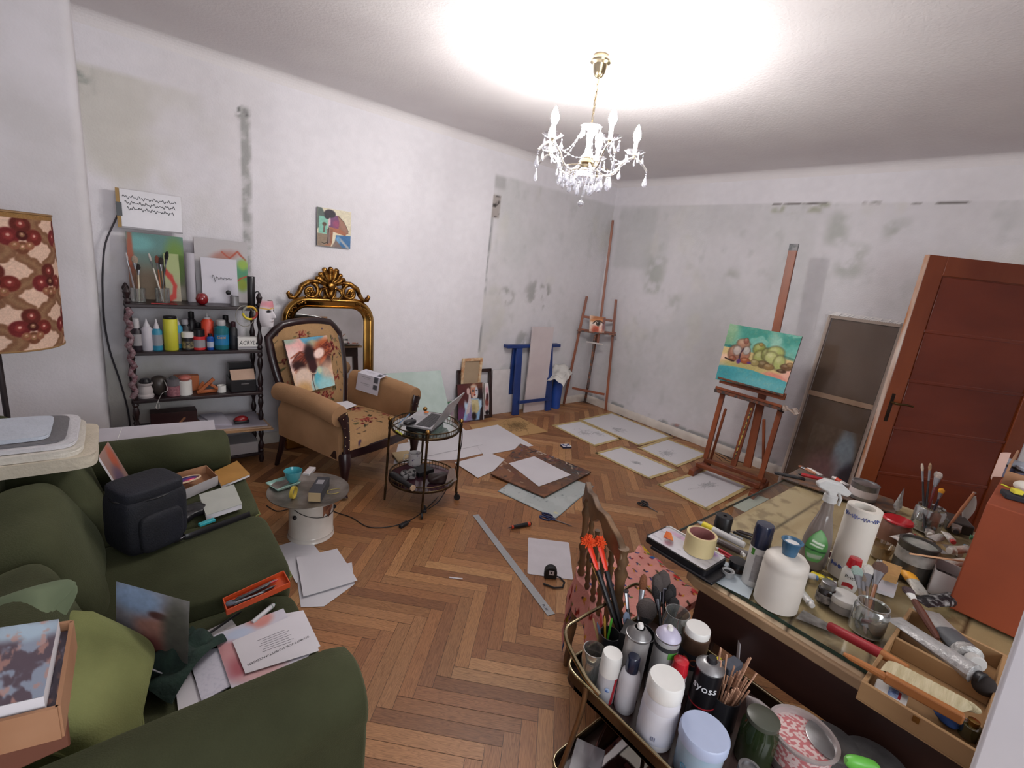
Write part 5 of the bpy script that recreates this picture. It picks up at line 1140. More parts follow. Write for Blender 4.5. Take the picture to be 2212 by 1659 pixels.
def rounded(pts,r):
    out=[]; n=len(pts)
    for i in range(n):
        a,b,c=pts[i-1],pts[i],pts[(i+1)%n]; u=(a-b).normalized(); w=(c-b).normalized()
        for k in range(5):q=k/4; out.append((b+u*r)*(1-q)**2+b*2*q*(1-q)+(b+w*r)*q**2)
    return out
P=rounded([at(x,y,0.002) for x,y in ((1141,1161.5),(1229,1172),(1238,1252.6),(1139.5,1239.6))],0.012); c=sum(P,Vector())/len(P); mb=MB(); mb.slab([q-c for q in P],Vector((0,0,1)),0.002)
solo('white_cutting_mat','white round-cornered card lying alone on the open parquet under the tape measure','card',mb,mat('white_card','#cbc7cc',0.6),loc=c+Vector((0,0,0.001)))
def ruler():
    a,b=at(1027,1112,0.003),at(1191,1328,0.003); d=(b-a).normalized(); n=Vector((-d.y,d.x,0))*0.021; mb=MB(); c=(a+b)/2
    mb.slab([a-n-c,a+n-c,b+n-c,b-n-c],Vector((0,0,1)),0.003); t=solo('steel_ruler','long aluminium ruler lying diagonally across the parquet','ruler',mb,mat('brushed_aluminium','#a9abad',0.45,0.35,c2='#9c9ea0',sc=60,stretch=(1,8,1)),loc=c+Vector((0,0,0.001)),bevel=0.0005)
    mb=MB()
    for k in range(6):p=b-c-d*(0.03+0.009*k); mb.slab([p-n*0.5,p-n*0.5+d*0.003,p+n*0.1*(k%3)+d*0.003,p+n*0.1*(k%3)],Vector((0,0,1)),0.0004)
    o=obj('scale_print',mb,mat('print_black','#26262a',0.6),t); o.location.z=0.0005
ruler()
def tape_measure():
    c=at(1188,1246,0.003); t=thing('tape_measure','black pocket tape measure with wrist strap on the corner of the white card','tape measure',c,math.radians(-40)); bk=mat('black_rubber','#141315',0.6)
    mb=MB(); M_=Matrix.Rotation(math.radians(90),4,'X'); mb.M=M_; r=0.034; out=[(-r,0),(r,0)]+[(r*math.cos(a),0.034+r*math.sin(a)) for a in [math.pi*i/14 for i in range(15)]]
    mb.prism(out,-0.02,0.02); obj('housing',mb,bk,t,bevel=0.005)
    mb=MB(); mb.box(-0.012,-0.0212,0.026,0.016,-0.0198,0.052); lb=obj('label_plate',mb,mat('white_label','#d9d9dc',0.5),t); mb=MB(); mb.box(-0.003,-0.0219,0.034,0.006,-0.0210,0.046); obj('label_mark',mb,mat('print_black','#26262a',0.6),lb)
    mb=MB(); mb.tube([(0.03,0,0.012),(0.055,-0.005,0.006),(0.075,-0.04,0.005),(0.06,-0.085,0.005),(0.015,-0.095,0.005),(-0.03,-0.075,0.005),(-0.04,-0.07,0.005)],[0.003,0.004,0.005,0.005,0.005,0.005,0.006],7); obj('wrist_strap',mb,bk,t,smooth=80)
tape_measure()
def scissors(px,py,qx,qy,label,col,s=1.0):
    a,b=at(px,py,0.006),at(qx,qy,0.004); d=(b-a); L=d.length; ang=math.atan2(d.y,d.x); t=thing('scissors',label,'scissors',a,ang)
    hm=mat('scissor_handle_'+col.strip('#'),col,0.4); st=mat('steel','#8f9094',0.3,0.9)
    for s_ in (-1,1):
        mb=MB(); mb.tube([(L*0.2+L*0.16*math.cos(q),s_*0.022+0.016*math.sin(q),0.002*s_) for q in [2*math.pi*i/16 for i in range(16)]],0.0065,8,closed=True,flat=0.8)
        mb.rod((L*0.34,s_*0.012,0.0),(L*0.5,s_*0.002,0.0),0.007,0.005,8); obj('handle',mb,hm,t,smooth=80)
        mb=MB(); mb.slab([Vector((L*0.48,-0.007*s_,0.001*s_)),Vector((L*0.48,0.006*s_,0.001*s_)),Vector((L,0.0015*s_,0.001*s_))],Vector((0,0,1)),0.002); obj('blade',mb,st,t)
    mb=MB(); mb.lathe([(0.004,0.001),(0.004,0.005),(0,0.005)],(L*0.5,0,0),8); obj('pivot_screw',mb,st,t)
scissors(1381,1083,1421,1107,'black-handled scissors on the open parquet beyond the wooden chair','#1c1a1e')
scissors(1166,1111,1236,1137,'scissors with navy blue handles beside the grey sheet','#25325e')
def cutter():
    a,b=at(1147,1131,0.014),at(1096,1141,0.012); d=b-a; t=thing('craft_knife','black and orange craft knife lying near the steel ruler','knife',a,math.atan2(d.y,d.x)); L=d.length
    mb=MB(); mb.axial((0,0,0),(L*0.8,0,0),[(0.009,0),(0.013,0.05),(0.013,0.4),(0.011,0.75),(0.010,1)],12); obj('handle',mb,mat('black_rubber','#141315',0.6),t)
    for x0,x1,r in ((L*0.05,L*0.16,0.0136),(L*0.76,L*0.83,0.0112)):mb=MB(); mb.axial((x0,0,0),(x1,0,0),[(r,0),(r,1)],12); obj('orange_collar',mb,mat('orange_plastic','#d0492a',0.4),t)
    mb=MB(); mb.hexa([(L*0.82,-0.002,-0.006),(L,-0.0004,-0.003),(L,0.0004,-0.003),(L*0.82,0.002,-0.006)],[(L*0.82,-0.002,0.006),(L*0.94,-0.0004,0.004),(L*0.94,0.0004,0.004),(L*0.82,0.002,0.006)]); obj('blade',mb,mat('steel','#8f9094',0.3,0.9),t)
cutter()
def matchbox():
    c=at(1222,966,0.0); t=thing('small_box','small white and navy printed box lying between the taped drawings','box',(c.x,c.y,0),math.radians(-20))
    mb=MB(); mb.box(-0.045,-0.033,0,0.045,0.033,0.02); obj('carton',mb,mat('navy_card','#2c3350',0.5),t,bevel=0.001); mb=MB(); mb.box(-0.0455,-0.0335,0.0195,0.0455,0.0335,0.0206); obj('printed_lid',mb,mat('blue_white_print','#d9dade',0.5,c2='#41507c',sc=38,lo=0.45,hi=0.55),t)
matchbox()
def cable(name,label,cat,pts,r,m,z=None):P=[Vector(p) for p in pts]; c=P[0].copy(); mb=MB(); mb.tube([p-c for p in smoothpath(P)],r,6); return solo(name,label,cat,mb,m,loc=c,smooth=80)
def smoothpath(P,k=6):
    out=[]; n=len(P)
    for i in range(n-1):
        a,b,c,d=P[max(i-1,0)],P[i],P[i+1],P[min(i+2,n-1)]
        for j in range(k):t=j/k; out.append(0.5*((2*b)+(c-a)*t+(2*a-5*b+4*c-d)*t*t+(3*b-a-3*c+d)*t**3))
    return out+[P[-1]]
bc=mat('black_cable','#1d1b1e',0.5)
g=lambda x,y,z=0.004:at(x,y,z)
cable('power_cable','black power cable snaking over the parquet from the pot to the round trolley','cable',[g(576,1092),g(600,1104),g(640,1096),g(690,1094),g(730,1108),g(760,1118),g(795,1138),g(840,1138),g(875,1128),g(905,1112),g(935,1085),g(958,1060),g(972,1040,0.12)],0.003,bc)
def adapter(px,py,label,rz):
    c=at(px,py,0.0); t=thing('cable_plug',label,'plug',(c.x,c.y,0),rz); mb=MB(); mb.box(-0.035,-0.013,0,0.035,0.013,0.024); obj('plug_body',mb,bc,t,bevel=0.006); mb=MB(); mb.rod((0.03,0,0.012),(0.06,0,0.01),0.006,0.004,8); obj('strain_relief',mb,bc,t)
adapter(872,1137,'black plug lying on the cable in the middle of the parquet',0.4); adapter(916,1103,'black plug by the nearest foot of the round trolley',1.2)
flat('white_sheet','bottom sheet of the loose pile beside the sofa, sticking out nearest the camera','paper',[(640,1240),(760,1215),(766,1262),(700,1310),(650,1312)],0.002,group='paper pile on the floor')
flat('white_sheet','sheet in the pile beside the sofa with its corner pointing at the enamel pot','paper',[(600,1180),(664,1160),(700,1205),(640,1260)],0.004,group='paper pile on the floor')
flat('white_sheet','top sheet of the loose pile beside the sofa, slightly buckled','paper',[(640,1205),(728,1186),(772,1255),(655,1290)],0.012,curl_=0.02,group='paper pile on the floor')
flat('wood_offcut','pale wooden offcut lying under the armchair near the trolley','board',[(846,980),(880,975),(893,985),(860,1000)],0.01,mat('beige_card','#b9a27c',0.8),th=0.01)
mb=MB(); mb.box(-0.035,-0.004,0,0.035,0.004,0.002); solo('paper_scrap','tiny white sliver of paper alone on the parquet left of the ruler','scrap',mb,paper,loc=at(985,1249,0.001),rz=-0.7)
# ---------------------------------------------------------------- small-object builders
def mpp(P):return -(RW.transposed() @ (Vector(P)-CAM)).z/FPX
def face(P):return math.atan2(CAM.x-P.x,-(CAM.y-P.y))
pv=lambda n,c,r=0.35,**k:mat('plastic_'+n,c,r,**k)
WHP=pv('white','#d9d7d3',0.35); BKP=pv('black','#17161a',0.35); GLS=clear('jar_glass','#eef3f0',0.16,0.03,0.04)
STL=mat('steel','#8f9094',0.3,0.9); INK=mat('print_black','#26262a',0.6); TIN=mat('tin_plate','#a5a5a6',0.3,0.8,c2='#7c7b7c',sc=14)
def vess(name,label,cat,bx,by,z,ty,rw,parts,group=None,words=None,P=None,rz=None,k=(1,1)):
    """upright round vessel: foot at picture point (bx,by) on height z, top at row ty, half width rw; parts in fractions of radius and height"""
    P=at(bx,by,z) if P is None else P; h=(htop(P,ty)-P.z) if ty> 5 else ty; r=rw*mpp(P) if rw> 1 else rw; a=face(P) if rz is None else rz
    mk=lambda prof:MB().lathe([(q*r,s*h) for q,s in prof],n=28,sx=k[0],sy=k[1])
    if len(parts)==1 and not words:
        return solo(name,label,cat,mk(parts[0][1]),parts[0][2],group,loc=P,rz=a,smooth=45),r,h
    t=thing(name,label,cat,P,a,group)
    for pn,prof,m in parts:obj(pn,mk(prof),m,t,smooth=45)
    for s,sz,zz,m,rr in (words or []):curl(s,sz*h,rr*r,Matrix.Translation((0,0,zz*h)),m,t)
    return t,r,h
CYL=lambda r,a,b,e=0.06:[(r-e,a),(r,a+0.012),(r,b-0.012),(r-e,b)]
CUPIN=[(0.9,0),(1,0.02),(1,1),(0.93,1),(0.92,0.06),(0,0.06)]
BRUSH_M={}
def brush(a,b,r=0.004,col='#8a5a34',bris='#2a2422',w=2.2,fl=0.14,bl=0.12,label='paintbrush',flat_=0.5,name='paintbrush',group=None,ferr=None):
    """brush with handle end a and bristle tip b"""
    a,b=Vector(a),Vector(b); d=b-a; L=d.length; t=thing(name,label,'brush',a,0,group); e=d/L
    mb=MB(); mb.axial((0,0,0),e*L*(1-fl-bl),[(r*0.5,0),(r*0.9,0.1),(r*1.15,0.6),(r*0.9,1)],8); obj('handle',mb,mat('lacquer_'+col.strip('#'),col,0.35,c2=None),t)
    mb=MB(); mb.axial(e*L*(1-fl-bl),e*L*(1-bl),[(r*0.95,0),(r*w*0.8,1)],10,sy=flat_); obj('ferrule',mb,ferr or STL,t)
    mb=MB(); mb.axial(e*L*(1-bl),e*L,[(r*w*0.78,0),(r*w*1.1,0.4),(r*w*0.9,0.8),(r*w*0.25,1)],10,sy=flat_); obj('bristles',mb,mat('hair_'+bris.strip('#'),bris,0.9,c2=None,bump=0.5,bsc=300,sheen=0.1),t)
    return t
def ptube(a,b,w,label,body='#c9c7c4',cap='#e0dedb',band=None,z=0.0,group=None,capk=0.14):
    """metal paint tube lying from cap a to crimped end b"""
    a,b=Vector(a),Vector(b); d=b-a; L=d.length; t=thing('paint_tube',label,'paint tube',a,math.atan2(d.y,d.x),group); tl=math.atan2(d.z,math.hypot(d.x,d.y))
    M_=Matrix.Rotation(-tl,4,'Y'); r=w/2; bm=mat('tube_'+body.strip('#'),body,0.4,0.25,c2='#9b9a99',sc=60,bump=0.4,bsc=90,lo=0.3,hi=0.5)
    mb=MB(); mb.M=M_
    def f(u,v):q=2*math.pi*u; k=v; wy=r*(1+0.18*k); wz=r*(1-k)**0.8*0.9+0.0008; x=L*(capk+0.03+(0.97-capk)*v); return (x,wy*math.cos(q),wz*math.sin(q)+wz*0.0)
    mb.grid(f,14,8); mb.axial((L*capk,0,0),(L*(capk+0.03),0,0),[(r*0.4,0),(r,1)],14); obj('tube_body',mb,bm,t)
    if band:
        mb=MB(); mb.M=M_; mb.grid(lambda u,v:Vector(f(u,0.12+0.35*v))*1.0+Vector((0,0.0006*math.cos(2*math.pi*u),0.0006*math.sin(2*math.pi*u))),14,3); obj('colour_band',mb,mat('band_'+band.strip('#'),band,0.5),t)
    mb=MB(); mb.M=M_; mb.axial((0,0,0),(L*capk,0,0),[(r*0.62,0),(r*0.7,0.1),(r*0.62,1)],12); obj('cap',mb,mat('capc_'+cap.strip('#'),cap,0.45),t); return t

# ---------------------------------------------------------------- worktable with glass top
GZ=0.732
def worktable():
    t=thing('worktable','large wooden worktable with thick glass on top, crowded with paints','table',(1.37,0,0)); X0=1.37
    out=[(0,-0.62),(0,0.585),(0.02,0.625),(0.09,0.655),(0.52,0.705),(0.9,0.722),(1.48,0.73),(1.48,-0.62)]
    lt=mat('worn_pine','#a98c6c',0.55,c2='#8f7153',sc=5,stretch=(0.25,1,1),bump=0.1)
    mb=MB(); mb.prism(out,0.688,0.7195); obj('tabletop',mb,lt,t,bevel=0.004)
    p=Pic(150,130,'#cdb698',1.1,0.0,3); p.mix(0.6*sst(0.4,0.7,fbm(p.U0*3,p.V0*40,5)),'#b89c7a'); p.blot('#a08868',5,0.6,9,0.4,0.4)
    for y in (0.16,0.31,0.46,0.61,0.76,0.90):p.line([(0,y),(1,y+0.004)],0.0035,'#54402e',0.5)
    p.mix(0.5*sst(0.6,0.7,fbm(p.U0*30,p.V0*30,8)),'#7d6650')
    picture('plank_surface',p,(0,0,0),(0,0,0),(0,0,0),painted('pine_planks',0.5,0.1),t,fn=lambda u,v:(0.012+1.46*u,-0.61+v*(1.215+0.115*min(1,u*3)),0.7202))
    mb=MB(); mb.box(0.005,-0.6,0.55,0.03,0.57,0.688); mb.box(0.03,0.545,0.55,1.45,0.57,0.688); mb.box(1.45,-0.6,0.55,1.47,0.57,0.688)
    obj('apron',mb,mat('dark_oak','#3b2019',0.45,c2='#29140f',sc=4,stretch=(1,0.2,1)),t)
    dko=mat('dark_oak','#3b2019',0.45)
    for y in (-0.55,0.50):
        for x in (0.04,1.40):mb=MB(); mb.box(x,y,0,x+0.07,y+0.07,0.55); obj('leg',mb,dko,t,bevel=0.006)
    mb=MB(); mb.box(0.05,-0.48,0.17,0.10,0.50,0.235); obj('stretcher',mb,mat('grey_oak','#4a423e',0.5,c2='#39312e',sc=6),t,bevel=0.004)
    mb=MB(); mb.box(0.035,-0.60,0.7225,1.44,0.775,0.7315); g=obj('glass_top',mb,clear('table_glass','#f4f5ef',0.02,0.02,k=0.10),t)
    mb=MB(); mb.box(0.033,-0.60,0.7222,0.0365,0.775,0.732); mb.box(0.033,0.7735,0.7222,1.44,0.7765,0.732); obj('glass_edge',mb,mat('green_glass_edge','#12251f',0.1,c2='#1d3a30',sc=8),g)
worktable()
def sheet(name,label,cat,pts,z,th,m):P=[at(x,y,z) for x,y in pts]; c=sum(P,Vector())/len(P); mb=MB(); mb.slab([p-c for p in P],Vector((0,0,1)),th); return solo(name,label,cat,mb,m,loc=c+Vector((0,0,th)))
sheet('blue_grey_sheet','pale blue sheet under the small tape ring, at the table edge','paper',[(1500,1190),(1640,1240),(1618,1294),(1490,1230)],GZ+0.0005,0.001,mat('pale_blue_paper','#aeb9c0',0.5))
# watercolour tray on a black case
def paint_case():
    z=GZ+0.002; P=[at(x,y,0.765) for x,y in ((1399,1161),(1441,1136),(1572,1206),(1523,1226))]; c=sum(P,Vector())/4; c.z=z
    x0,y0=min(p.x for p in P),min(p.y for p in P); x1,y1=max(p.x for p in P),max(p.y for p in P)
    t=thing('watercolour_case','open black-sided mixing tray with white surface at the table corner','paint tray',((x0+x1)/2,(y0+y1)/2,z+0.012)); w,h=(x1-x0)/2,(y1-y0)/2
    mb=MB(); mb.prism([tuple(q)[:2] for q in rounded([Vector(v) for v in ((-w,-h,0),(w,-h,0),(w,h,0),(-w,h,0))],0.015)],0,0.020); obj('case_base',mb,BKP,t)
    p=Pic(60,90,'#c4c1c6',0.7,0.02,4); p.ell(0.85,0.2,0.13,0.12,'#8f6fa0',0.5); p.ell(0.8,0.7,0.1,0.2,'#c99aba',0.6,0,0.7); p.blot('#9f9aa2',10,0.62,4,0.5); p.ell(0.2,0.7,0.12,0.06,'#b8889a',0.6,0,0.6)
    picture('mixing_surface',p,(-w+0.006,-h+0.006,0.0205),(w-0.006,-h+0.006,0.0205),(-w+0.006,h-0.006,0.0205),painted('enamel_tray',0.2),t)
    mb=MB(); mb.tube([(w-0.006,-h+0.01,0.022),(w-0.006,h-0.012,0.022),(w-0.02,h-0.005,0.022)],0.0035,6); obj('raised_rim',mb,WHP,t)
    mb=MB(); mb.box(-w-0.0,-h-0.03,-0.012,w-0.01,h-0.03,-0.001); t2=solo('black_case','flat black case under the white mixing tray','case',mb,BKP,loc=((x0+x1)/2-0.006,(y0+y1)/2,z+0.0125),bevel=0.004)
paint_case(); TZ2=GZ+0.036
c=at(1443,1167,TZ2); mb=MB(); mb.grid(lambda u,v:(0.022*(u-0.5)*2,0.017*(v-0.5)*2*(1-abs(u-0.5)),0.004+0.014*abs(u-0.5)*2+0.004*v),10,8,0.0025)
solo('orange_peel','curled piece of orange peel on the white mixing tray','peel',mb,mat('orange_rind','#d98a3a',0.5,c2='#c0502a',sc=18),loc=c,rz=0.6)
def tape_roll(label,bx,by,z,ty,rw,colr,core='#a8726c',group=None,inner=0.68):
    P=at(bx,by,z); h=htop(P,ty)-z; r=rw*mpp(P); t=thing('tape_roll',label,'tape',P,0,group)
    mb=MB(); n=36; mb.lathe([(r*inner*1.06,0),(r,0),(r,h),(r*inner*1.06,h),(r*inner*1.06,0)],n=n,cap=False); obj('tape',mb,mat('tapec_'+colr.strip('#'),colr,0.55,c2=None),t)
    mb=MB(); mb.lathe([(r*inner,0.0003),(r*inner*1.06,0.0003),(r*inner*1.06,h-0.0003),(r*inner,h-0.0003),(r*inner,0.0003)],n=n,cap=False); obj('core',mb,mat('core_'+core.strip('#'),core,0.7),t); return t
tape_roll('wide roll of cream masking tape standing on the white mixing tray',1508,1190,TZ2,1152,31,'#c9b788','#96605c',inner=0.8)
tape_roll('roll of white tape with red and blue core beside the tall paper roll',1787,1215,GZ,1198,21,'#c4bda6','#70404a')
tape_roll('tiny grey ring of tape on the pale blue sheet',1571,1243,GZ+0.002,1232,13,'#8f9091','#c9c9c9',inner=0.82)
vess('thread_spool','black spool standing at the back of the glass near the open floor','spool',1558,1147,GZ,1114,17.5,[('spool',[(0.85,0),(1,0.04),(1,0.94),(0.9,1.0),(0.22,1.0),(0.2,0.7),(0,0.7)],BKP)])
def spraycan(label,bx,by,z,ty,rw,body,cap,capk=0.34,extra=None,words=None,group=None,name='spray_can',dome=False):
    ps=[('can',[(0.9,0),(1,0.02),(1,0.66 if not dome else 0.84)]+([(0.0,0.66)] if not dome else [(1.02,0.85),(0.97,0.87),(0.62,0.93),(0.42,0.95),(0,0.95)]),body)]
    if dome:ps +=[('rim',[(0.98,0.835),(1.05,0.845),(1.05,0.86),(0.97,0.865)],TIN),('nozzle',[(0.26,0.94),(0.28,0.97),(0.2,1.0),(0,1.0)],cap)]
    else:ps +=[('cap',[(1.04,1-capk),(1.05,1-capk+0.01),(1.0,0.97),(0.93,0.997),(0,1.0)],cap)]
    ps +=extra or []; return vess(name,label,'can',bx,by,z,ty,rw,ps,group,words)
pc=mat('pearl_can','#aaa7a8',0.4,0.2,c2='#94918f',sc=70); nvy=pv('navy','#1b2138',0.22,coat=0.3)
t,r,h=spraycan('white and grey spray can with dark navy cap beside the big white bottle',1620,1259,GZ,1132,18,WHP,nvy,0.36)
mb=MB(); mb.grid(lambda u,v:(r*1.006*math.sin(-0.2+1.1*u),-r*1.006*math.cos(-0.2+1.1*u),h*(0.10+0.44*v)),10,2); obj('grey_label',mb,pc,t); mb=MB(); mb.grid(lambda u,v:(r*1.008*math.sin(-0.75+0.4*u),-r*1.008*math.cos(-0.75+0.4*u),h*(0.52+0.1*v)),6,1); obj('green_label',mb,mat('leaf_green','#4b8a34',0.5),t)
HD=mat('hdpe_white','#d3cdc4',0.5,c2='#c9c2b8',sc=5)
P=at(1673,1304,GZ); hb=htop(P,1197)-GZ; rb=43*mpp(P)
t=thing('plastic_canister','big white plastic bottle without label, a blue cup over its neck','bottle',P); mb=MB(); mb.lathe([(0.85*rb,0),(rb,0.03*hb),(rb,0.72*hb),(0.97*rb,0.76*hb),(rb,0.80*hb),(0.96*rb,0.90*hb),(0.80*rb,0.97*hb),(0.5*rb,0.995*hb),(0,hb)],n=36); obj('bottle',mb,HD,t,smooth=50)
vess('blue_cup','small translucent blue cup sitting on top of the big white bottle','cup',0,0,0,0.044,0.026,[('cup',[(0.72,0),(0.98,0.93),(1.12,0.95),(1.12,1),(0.9,1),(0.66,0.75),(0,0.74)],mat('blue_cup','#3b6280',0.25,c2='#33566f')),('dried_paint',[(0,0.80),(0.84,0.80),(0.9,0.84)],WHP)],P=P+Vector((0,0,hb+0.0005)))
def spray_bottle():
    P=at(1749,1222,GZ); r=31*mpp(P)*0.9; h=htop(P,1083)-GZ; t=thing('spray_bottle','tall spray bottle with green liquid, leaf-shaped label and white trigger','spray bottle',P,face(P)+0.5)
    pr=[(0.85,0),(1,0.03),(1.02,0.2),(0.98,0.42),(0.8,0.6),(0.5,0.8),(0.42,0.86),(0.44,0.9),(0.36,0.97),(0.36,1.0)]
    mb=MB(); mb.lathe([(a*r,b*h) for a,b in pr],n=28,sy=0.72); obj('bottle',mb,clear('smoke_plastic','#b9a9a2',0.10,0.08,0.55,'#8d827c'),t,smooth=60)
    mb=MB(); mb.lathe([(a*r*0.97,b*h) for a,b in [(0.8,0.01),(0.97,0.04),(0.99,0.2),(0.0,0.21)]],n=24,sy=0.7); obj('liquid',mb,mat('green_liquid','#2f6a4c',0.2),t)
    def lf(u,v):a=(u-0.5)*1.6*math.sin(math.pi*min(1,0.1+v*0.95))**0.7; z=0.14+0.5*v; R_=r*(1.02-0.25*sst(0.35,0.7,np.array(z)))*1.012; return (R_*math.sin(a-0.3),-R_*0.735*math.cos(a-0.3),z*h)
    p=Pic(30,40,'#4d8a4a',1,0.02,2); p.ell(0.5,0.75,0.4,0.2,'#7fae7a',0.5); p.poly([(0.1,0.1),(0.9,0.1),(0.9,0.22),(0.1,0.22)],'#9aa894',0.02); p.line([(0,0.36),(1,0.3)],0.02,'#1e4a2a'); p.line([(0.25,0.6),(0.8,0.52)],0.03,'#dfe8d8'); p.line([(0.2,0.5),(0.75,0.44)],0.02,'#dfe8d8')
    picture('leaf_label',p,(0,0,0),(0,0,0),(0,0,0),painted('glossy_label',0.35),t,fn=lf)
    w=clear('milky_trigger','#ffffff',0.1,0.2,0.75,'#c9c8c6'); mb=MB(); mb.lathe([(0.42*r,1.0*h),(0.46*r,1.0*h),(0.46*r,1.09*h),(0.3*r,1.11*h),(0,1.11*h)],n=20); tr=obj('collar',mb,w,t)
    mb=MB(); z=h*1.10; mb.slab([Vector(q)*1.0 for q in ((-0.055,0.013,z+0.035),(-0.03,0.013,z+0.052),(0.02,0.013,z+0.046),(0.055,0.013,z+0.02),(0.045,0.013,z+0.004),(0.012,0.013,z+0.012),(0.012,0.013,z-0.004),(-0.012,0.013,z-0.004),(-0.018,0.013,z+0.01),(-0.05,0.013,z+0.022))],Vector((0,1,0)),0.026); obj('trigger_head',mb,w,t,bevel=0.005)
    mb=MB(); mb.tube([(0.02,0,z+0.012),(0.032,0,z-0.01),(0.03,0,z-0.034)],0.005,6); obj('trigger',mb,w,t)
spray_bottle()
t,r,h=vess('paper_roll','tall standing roll of white paper with blue scribbles round both ends','paper roll',1822,1241,GZ,1096,31,[('paper',[(0.62,0),(1,0),(1,1),(0.62,1),(0.62,0)],mat('roll_paper','#cfc9c0',0.75,c2='#c8c1b7',sc=4))])[0],31*mpp(at(1822,1241,GZ)),0
P=at(1822,1241,GZ); r=31*mpp(P); h=htop(P,1096)-GZ
for zz,a0,a1 in ((0.90,-1.1,1.2),(0.17,-1.0,0.1)):
    mb=MB(); n=90; mb.tube([((r+0.0008)*math.sin(a0+(a1-a0)*i/n),-(r+0.0008)*math.cos(a0+(a1-a0)*i/n),h*zz+0.008*math.sin(i*1.1)*math.sin(i*0.13+1)) for i in range(n+1)],0.0008,4); obj('blue_scribble',mb,mat('ballpoint_blue','#4a5a9c',0.6),t)
vess('peach_jar','round brownish jar with shiny red lid behind the paper roll','jar',1924,1172,GZ,1121,28,[('body',[(0.7,0),(0.95,0.08),(1.05,0.35),(1.02,0.6),(0.88,0.85),(0.84,0.9)],mat('peach_jar','#7c5646',0.4,c2='#684536',sc=4)),('lid',[(0.86,0.88),(0.98,0.9),(1.0,0.95),(0.9,1.0),(0,1.0)],pv('red','#b8202c',0.18,coat=0.4))])
vess('clear_cup','low clear plastic cup next to the peach jar','cup',1897,1200,GZ,1175,21,[('cup',[(0.85,0),(1.2,1),(1.15,1),(0.8,0.05),(0,0.05)],clear('amber_plastic','#d9c4a0',0.18,0.05,0.15,'#b59c78'))])
vess('paint_tin','large open paint tin with pale label, a stick lying across it','tin',1962,1243,GZ,1172,34,[('tin',[(0.96,0),(1,0.02),(1,0.95),(1.04,0.97),(1.04,1),(0.9,1),(0.9,0.9),(0,0.9)],mat('grey_tin','#55524e',0.35,0.4,c2='#3a3835',sc=8)),('label_band',[(1.005,0.48),(1.008,0.5),(1.008,0.78),(1.005,0.8)],mat('tin_label','#b4aea6',0.5,c2='#6c6864',sc=12)),('dried_paint',[(0,0.93),(0.88,0.93),(0.9,0.94)],mat('green_grey_paint','#4a5a50',0.3,c2='#a9a8a2',sc=14))])
mb=MB(); mb.rod(at(1965,1196,0.873),at(2090,1214,0.873),0.003,n=6); P=at(1965,1196,0.873); mb.v=[tuple(Vector(v)-P) for v in mb.v]; solo('wooden_stick','thin wooden stick lying across the large paint tin','stick',mb,mat('birch','#b98d6a',0.6),loc=P)
vess('small_tin','short silver tin with white label on the far end of the table by the door','tin',1861,1075,GZ+0.012,1043,25,[('tin',[(0.97,0),(1,0.02),(1,0.93),(1.03,0.95),(1.03,1),(0.92,1),(0.9,0.94),(0,0.94)],TIN),('label_band',[(1.006,0.2),(1.008,0.22),(1.008,0.62),(1.006,0.64)],mat('tin_label_white','#cfc9c6',0.5,c2='#c2b6b4',sc=12))])
vess('white_pot','round white-lidded pot beside the brush jar at the table front','pot',1817,1315,GZ,1286,28,[('pot',CYL(0.96,0,0.6),mat('grey_pot','#8f8b89',0.4)),('lid',[(1.0,0.55),(1.02,0.57),(1.02,0.95),(0.95,1),(0,1)],WHP)])
vess('ink_jar','small dark ink bottle with ridged silver lid','jar',1778,1300,GZ,1257,17,[('jar',[(0.9,0),(1,0.04),(1,0.62),(0.85,0.72),(0.7,0.74)],mat('dark_ink_glass','#1b1414',0.1,coat=0.5)),('label_band',[(1.008,0.12),(1.01,0.14),(1.01,0.46),(1.008,0.48)],mat('ink_label','#8d8782',0.5,c2='#2b2624',sc=60)),('lid',[(0.78,0.72),(0.82,0.74),(0.82,0.98),(0.76,1),(0,1)],TIN)])
vess('black_jar','small black lidded jar behind the tiny tape ring','jar',1590,1232,GZ,1211,18,[('jar',CYL(0.92,0,0.55),mat('brown_glass','#2a1d18',0.15)),('lid',CYL(1.0,0.5,1.0),BKP)])
def pritt():
    P=at(1828,1272,GZ); a=at(1858,1212,0.81); t=thing('glue_bottle','white glue bottle with red cap, reading Pritt','glue bottle',P,face(P)); h=htop(P,1205)-GZ; r=0.026
    mb=MB(); mb.lathe([(r*0.9,0),(r,0.01),(r,0.55*h),(r*0.55,0.74*h),(0,0.74*h)],n=24,sy=0.7); obj('bottle',mb,WHP,t,smooth=60)
    mb=MB(); mb.lathe([(r*0.72,0.70*h),(r*0.78,0.72*h),(r*0.66,0.98*h),(0,1.0*h)],n=24); obj('cap',mb,pv('red','#b8202c',0.18),t); curl('Pritt',0.016,r*0.78,Matrix.Translation((0,-0.004,0.46*h)),INK,t)
    mb=MB(); mb.grid(lambda u,v:(r*1.01*math.sin(-0.6+1.2*u),-r*0.71*math.cos(-0.6+1.2*u),h*(0.10+0.12*v+0.05*math.sin(3.1*u))),8,2); obj('red_emblem',mb,mat('emblem_red','#a3252e',0.4),t)
pritt()
ptube(at(1806,1262,GZ+0.012),at(1752,1236,GZ+0.012),0.024,'yellow glue tube with white cap reading UHU','#e2cb2c','#d9d7d3')
text('UHU',0.016,Matrix.Translation(at(1783,1246,GZ+0.0245)) @ rotz(math.radians(-140)),INK,bpy.data.objects[[o.name for o in bpy.data.objects if o.name.startswith('paint_tube')][-1]]).matrix_parent_inverse=bpy.data.objects[[o.name for o in bpy.data.objects if o.name.startswith('paint_tube') and o.type=='EMPTY'][-1]].matrix_basis.inverted()
G2='paint tubes on the worktable'
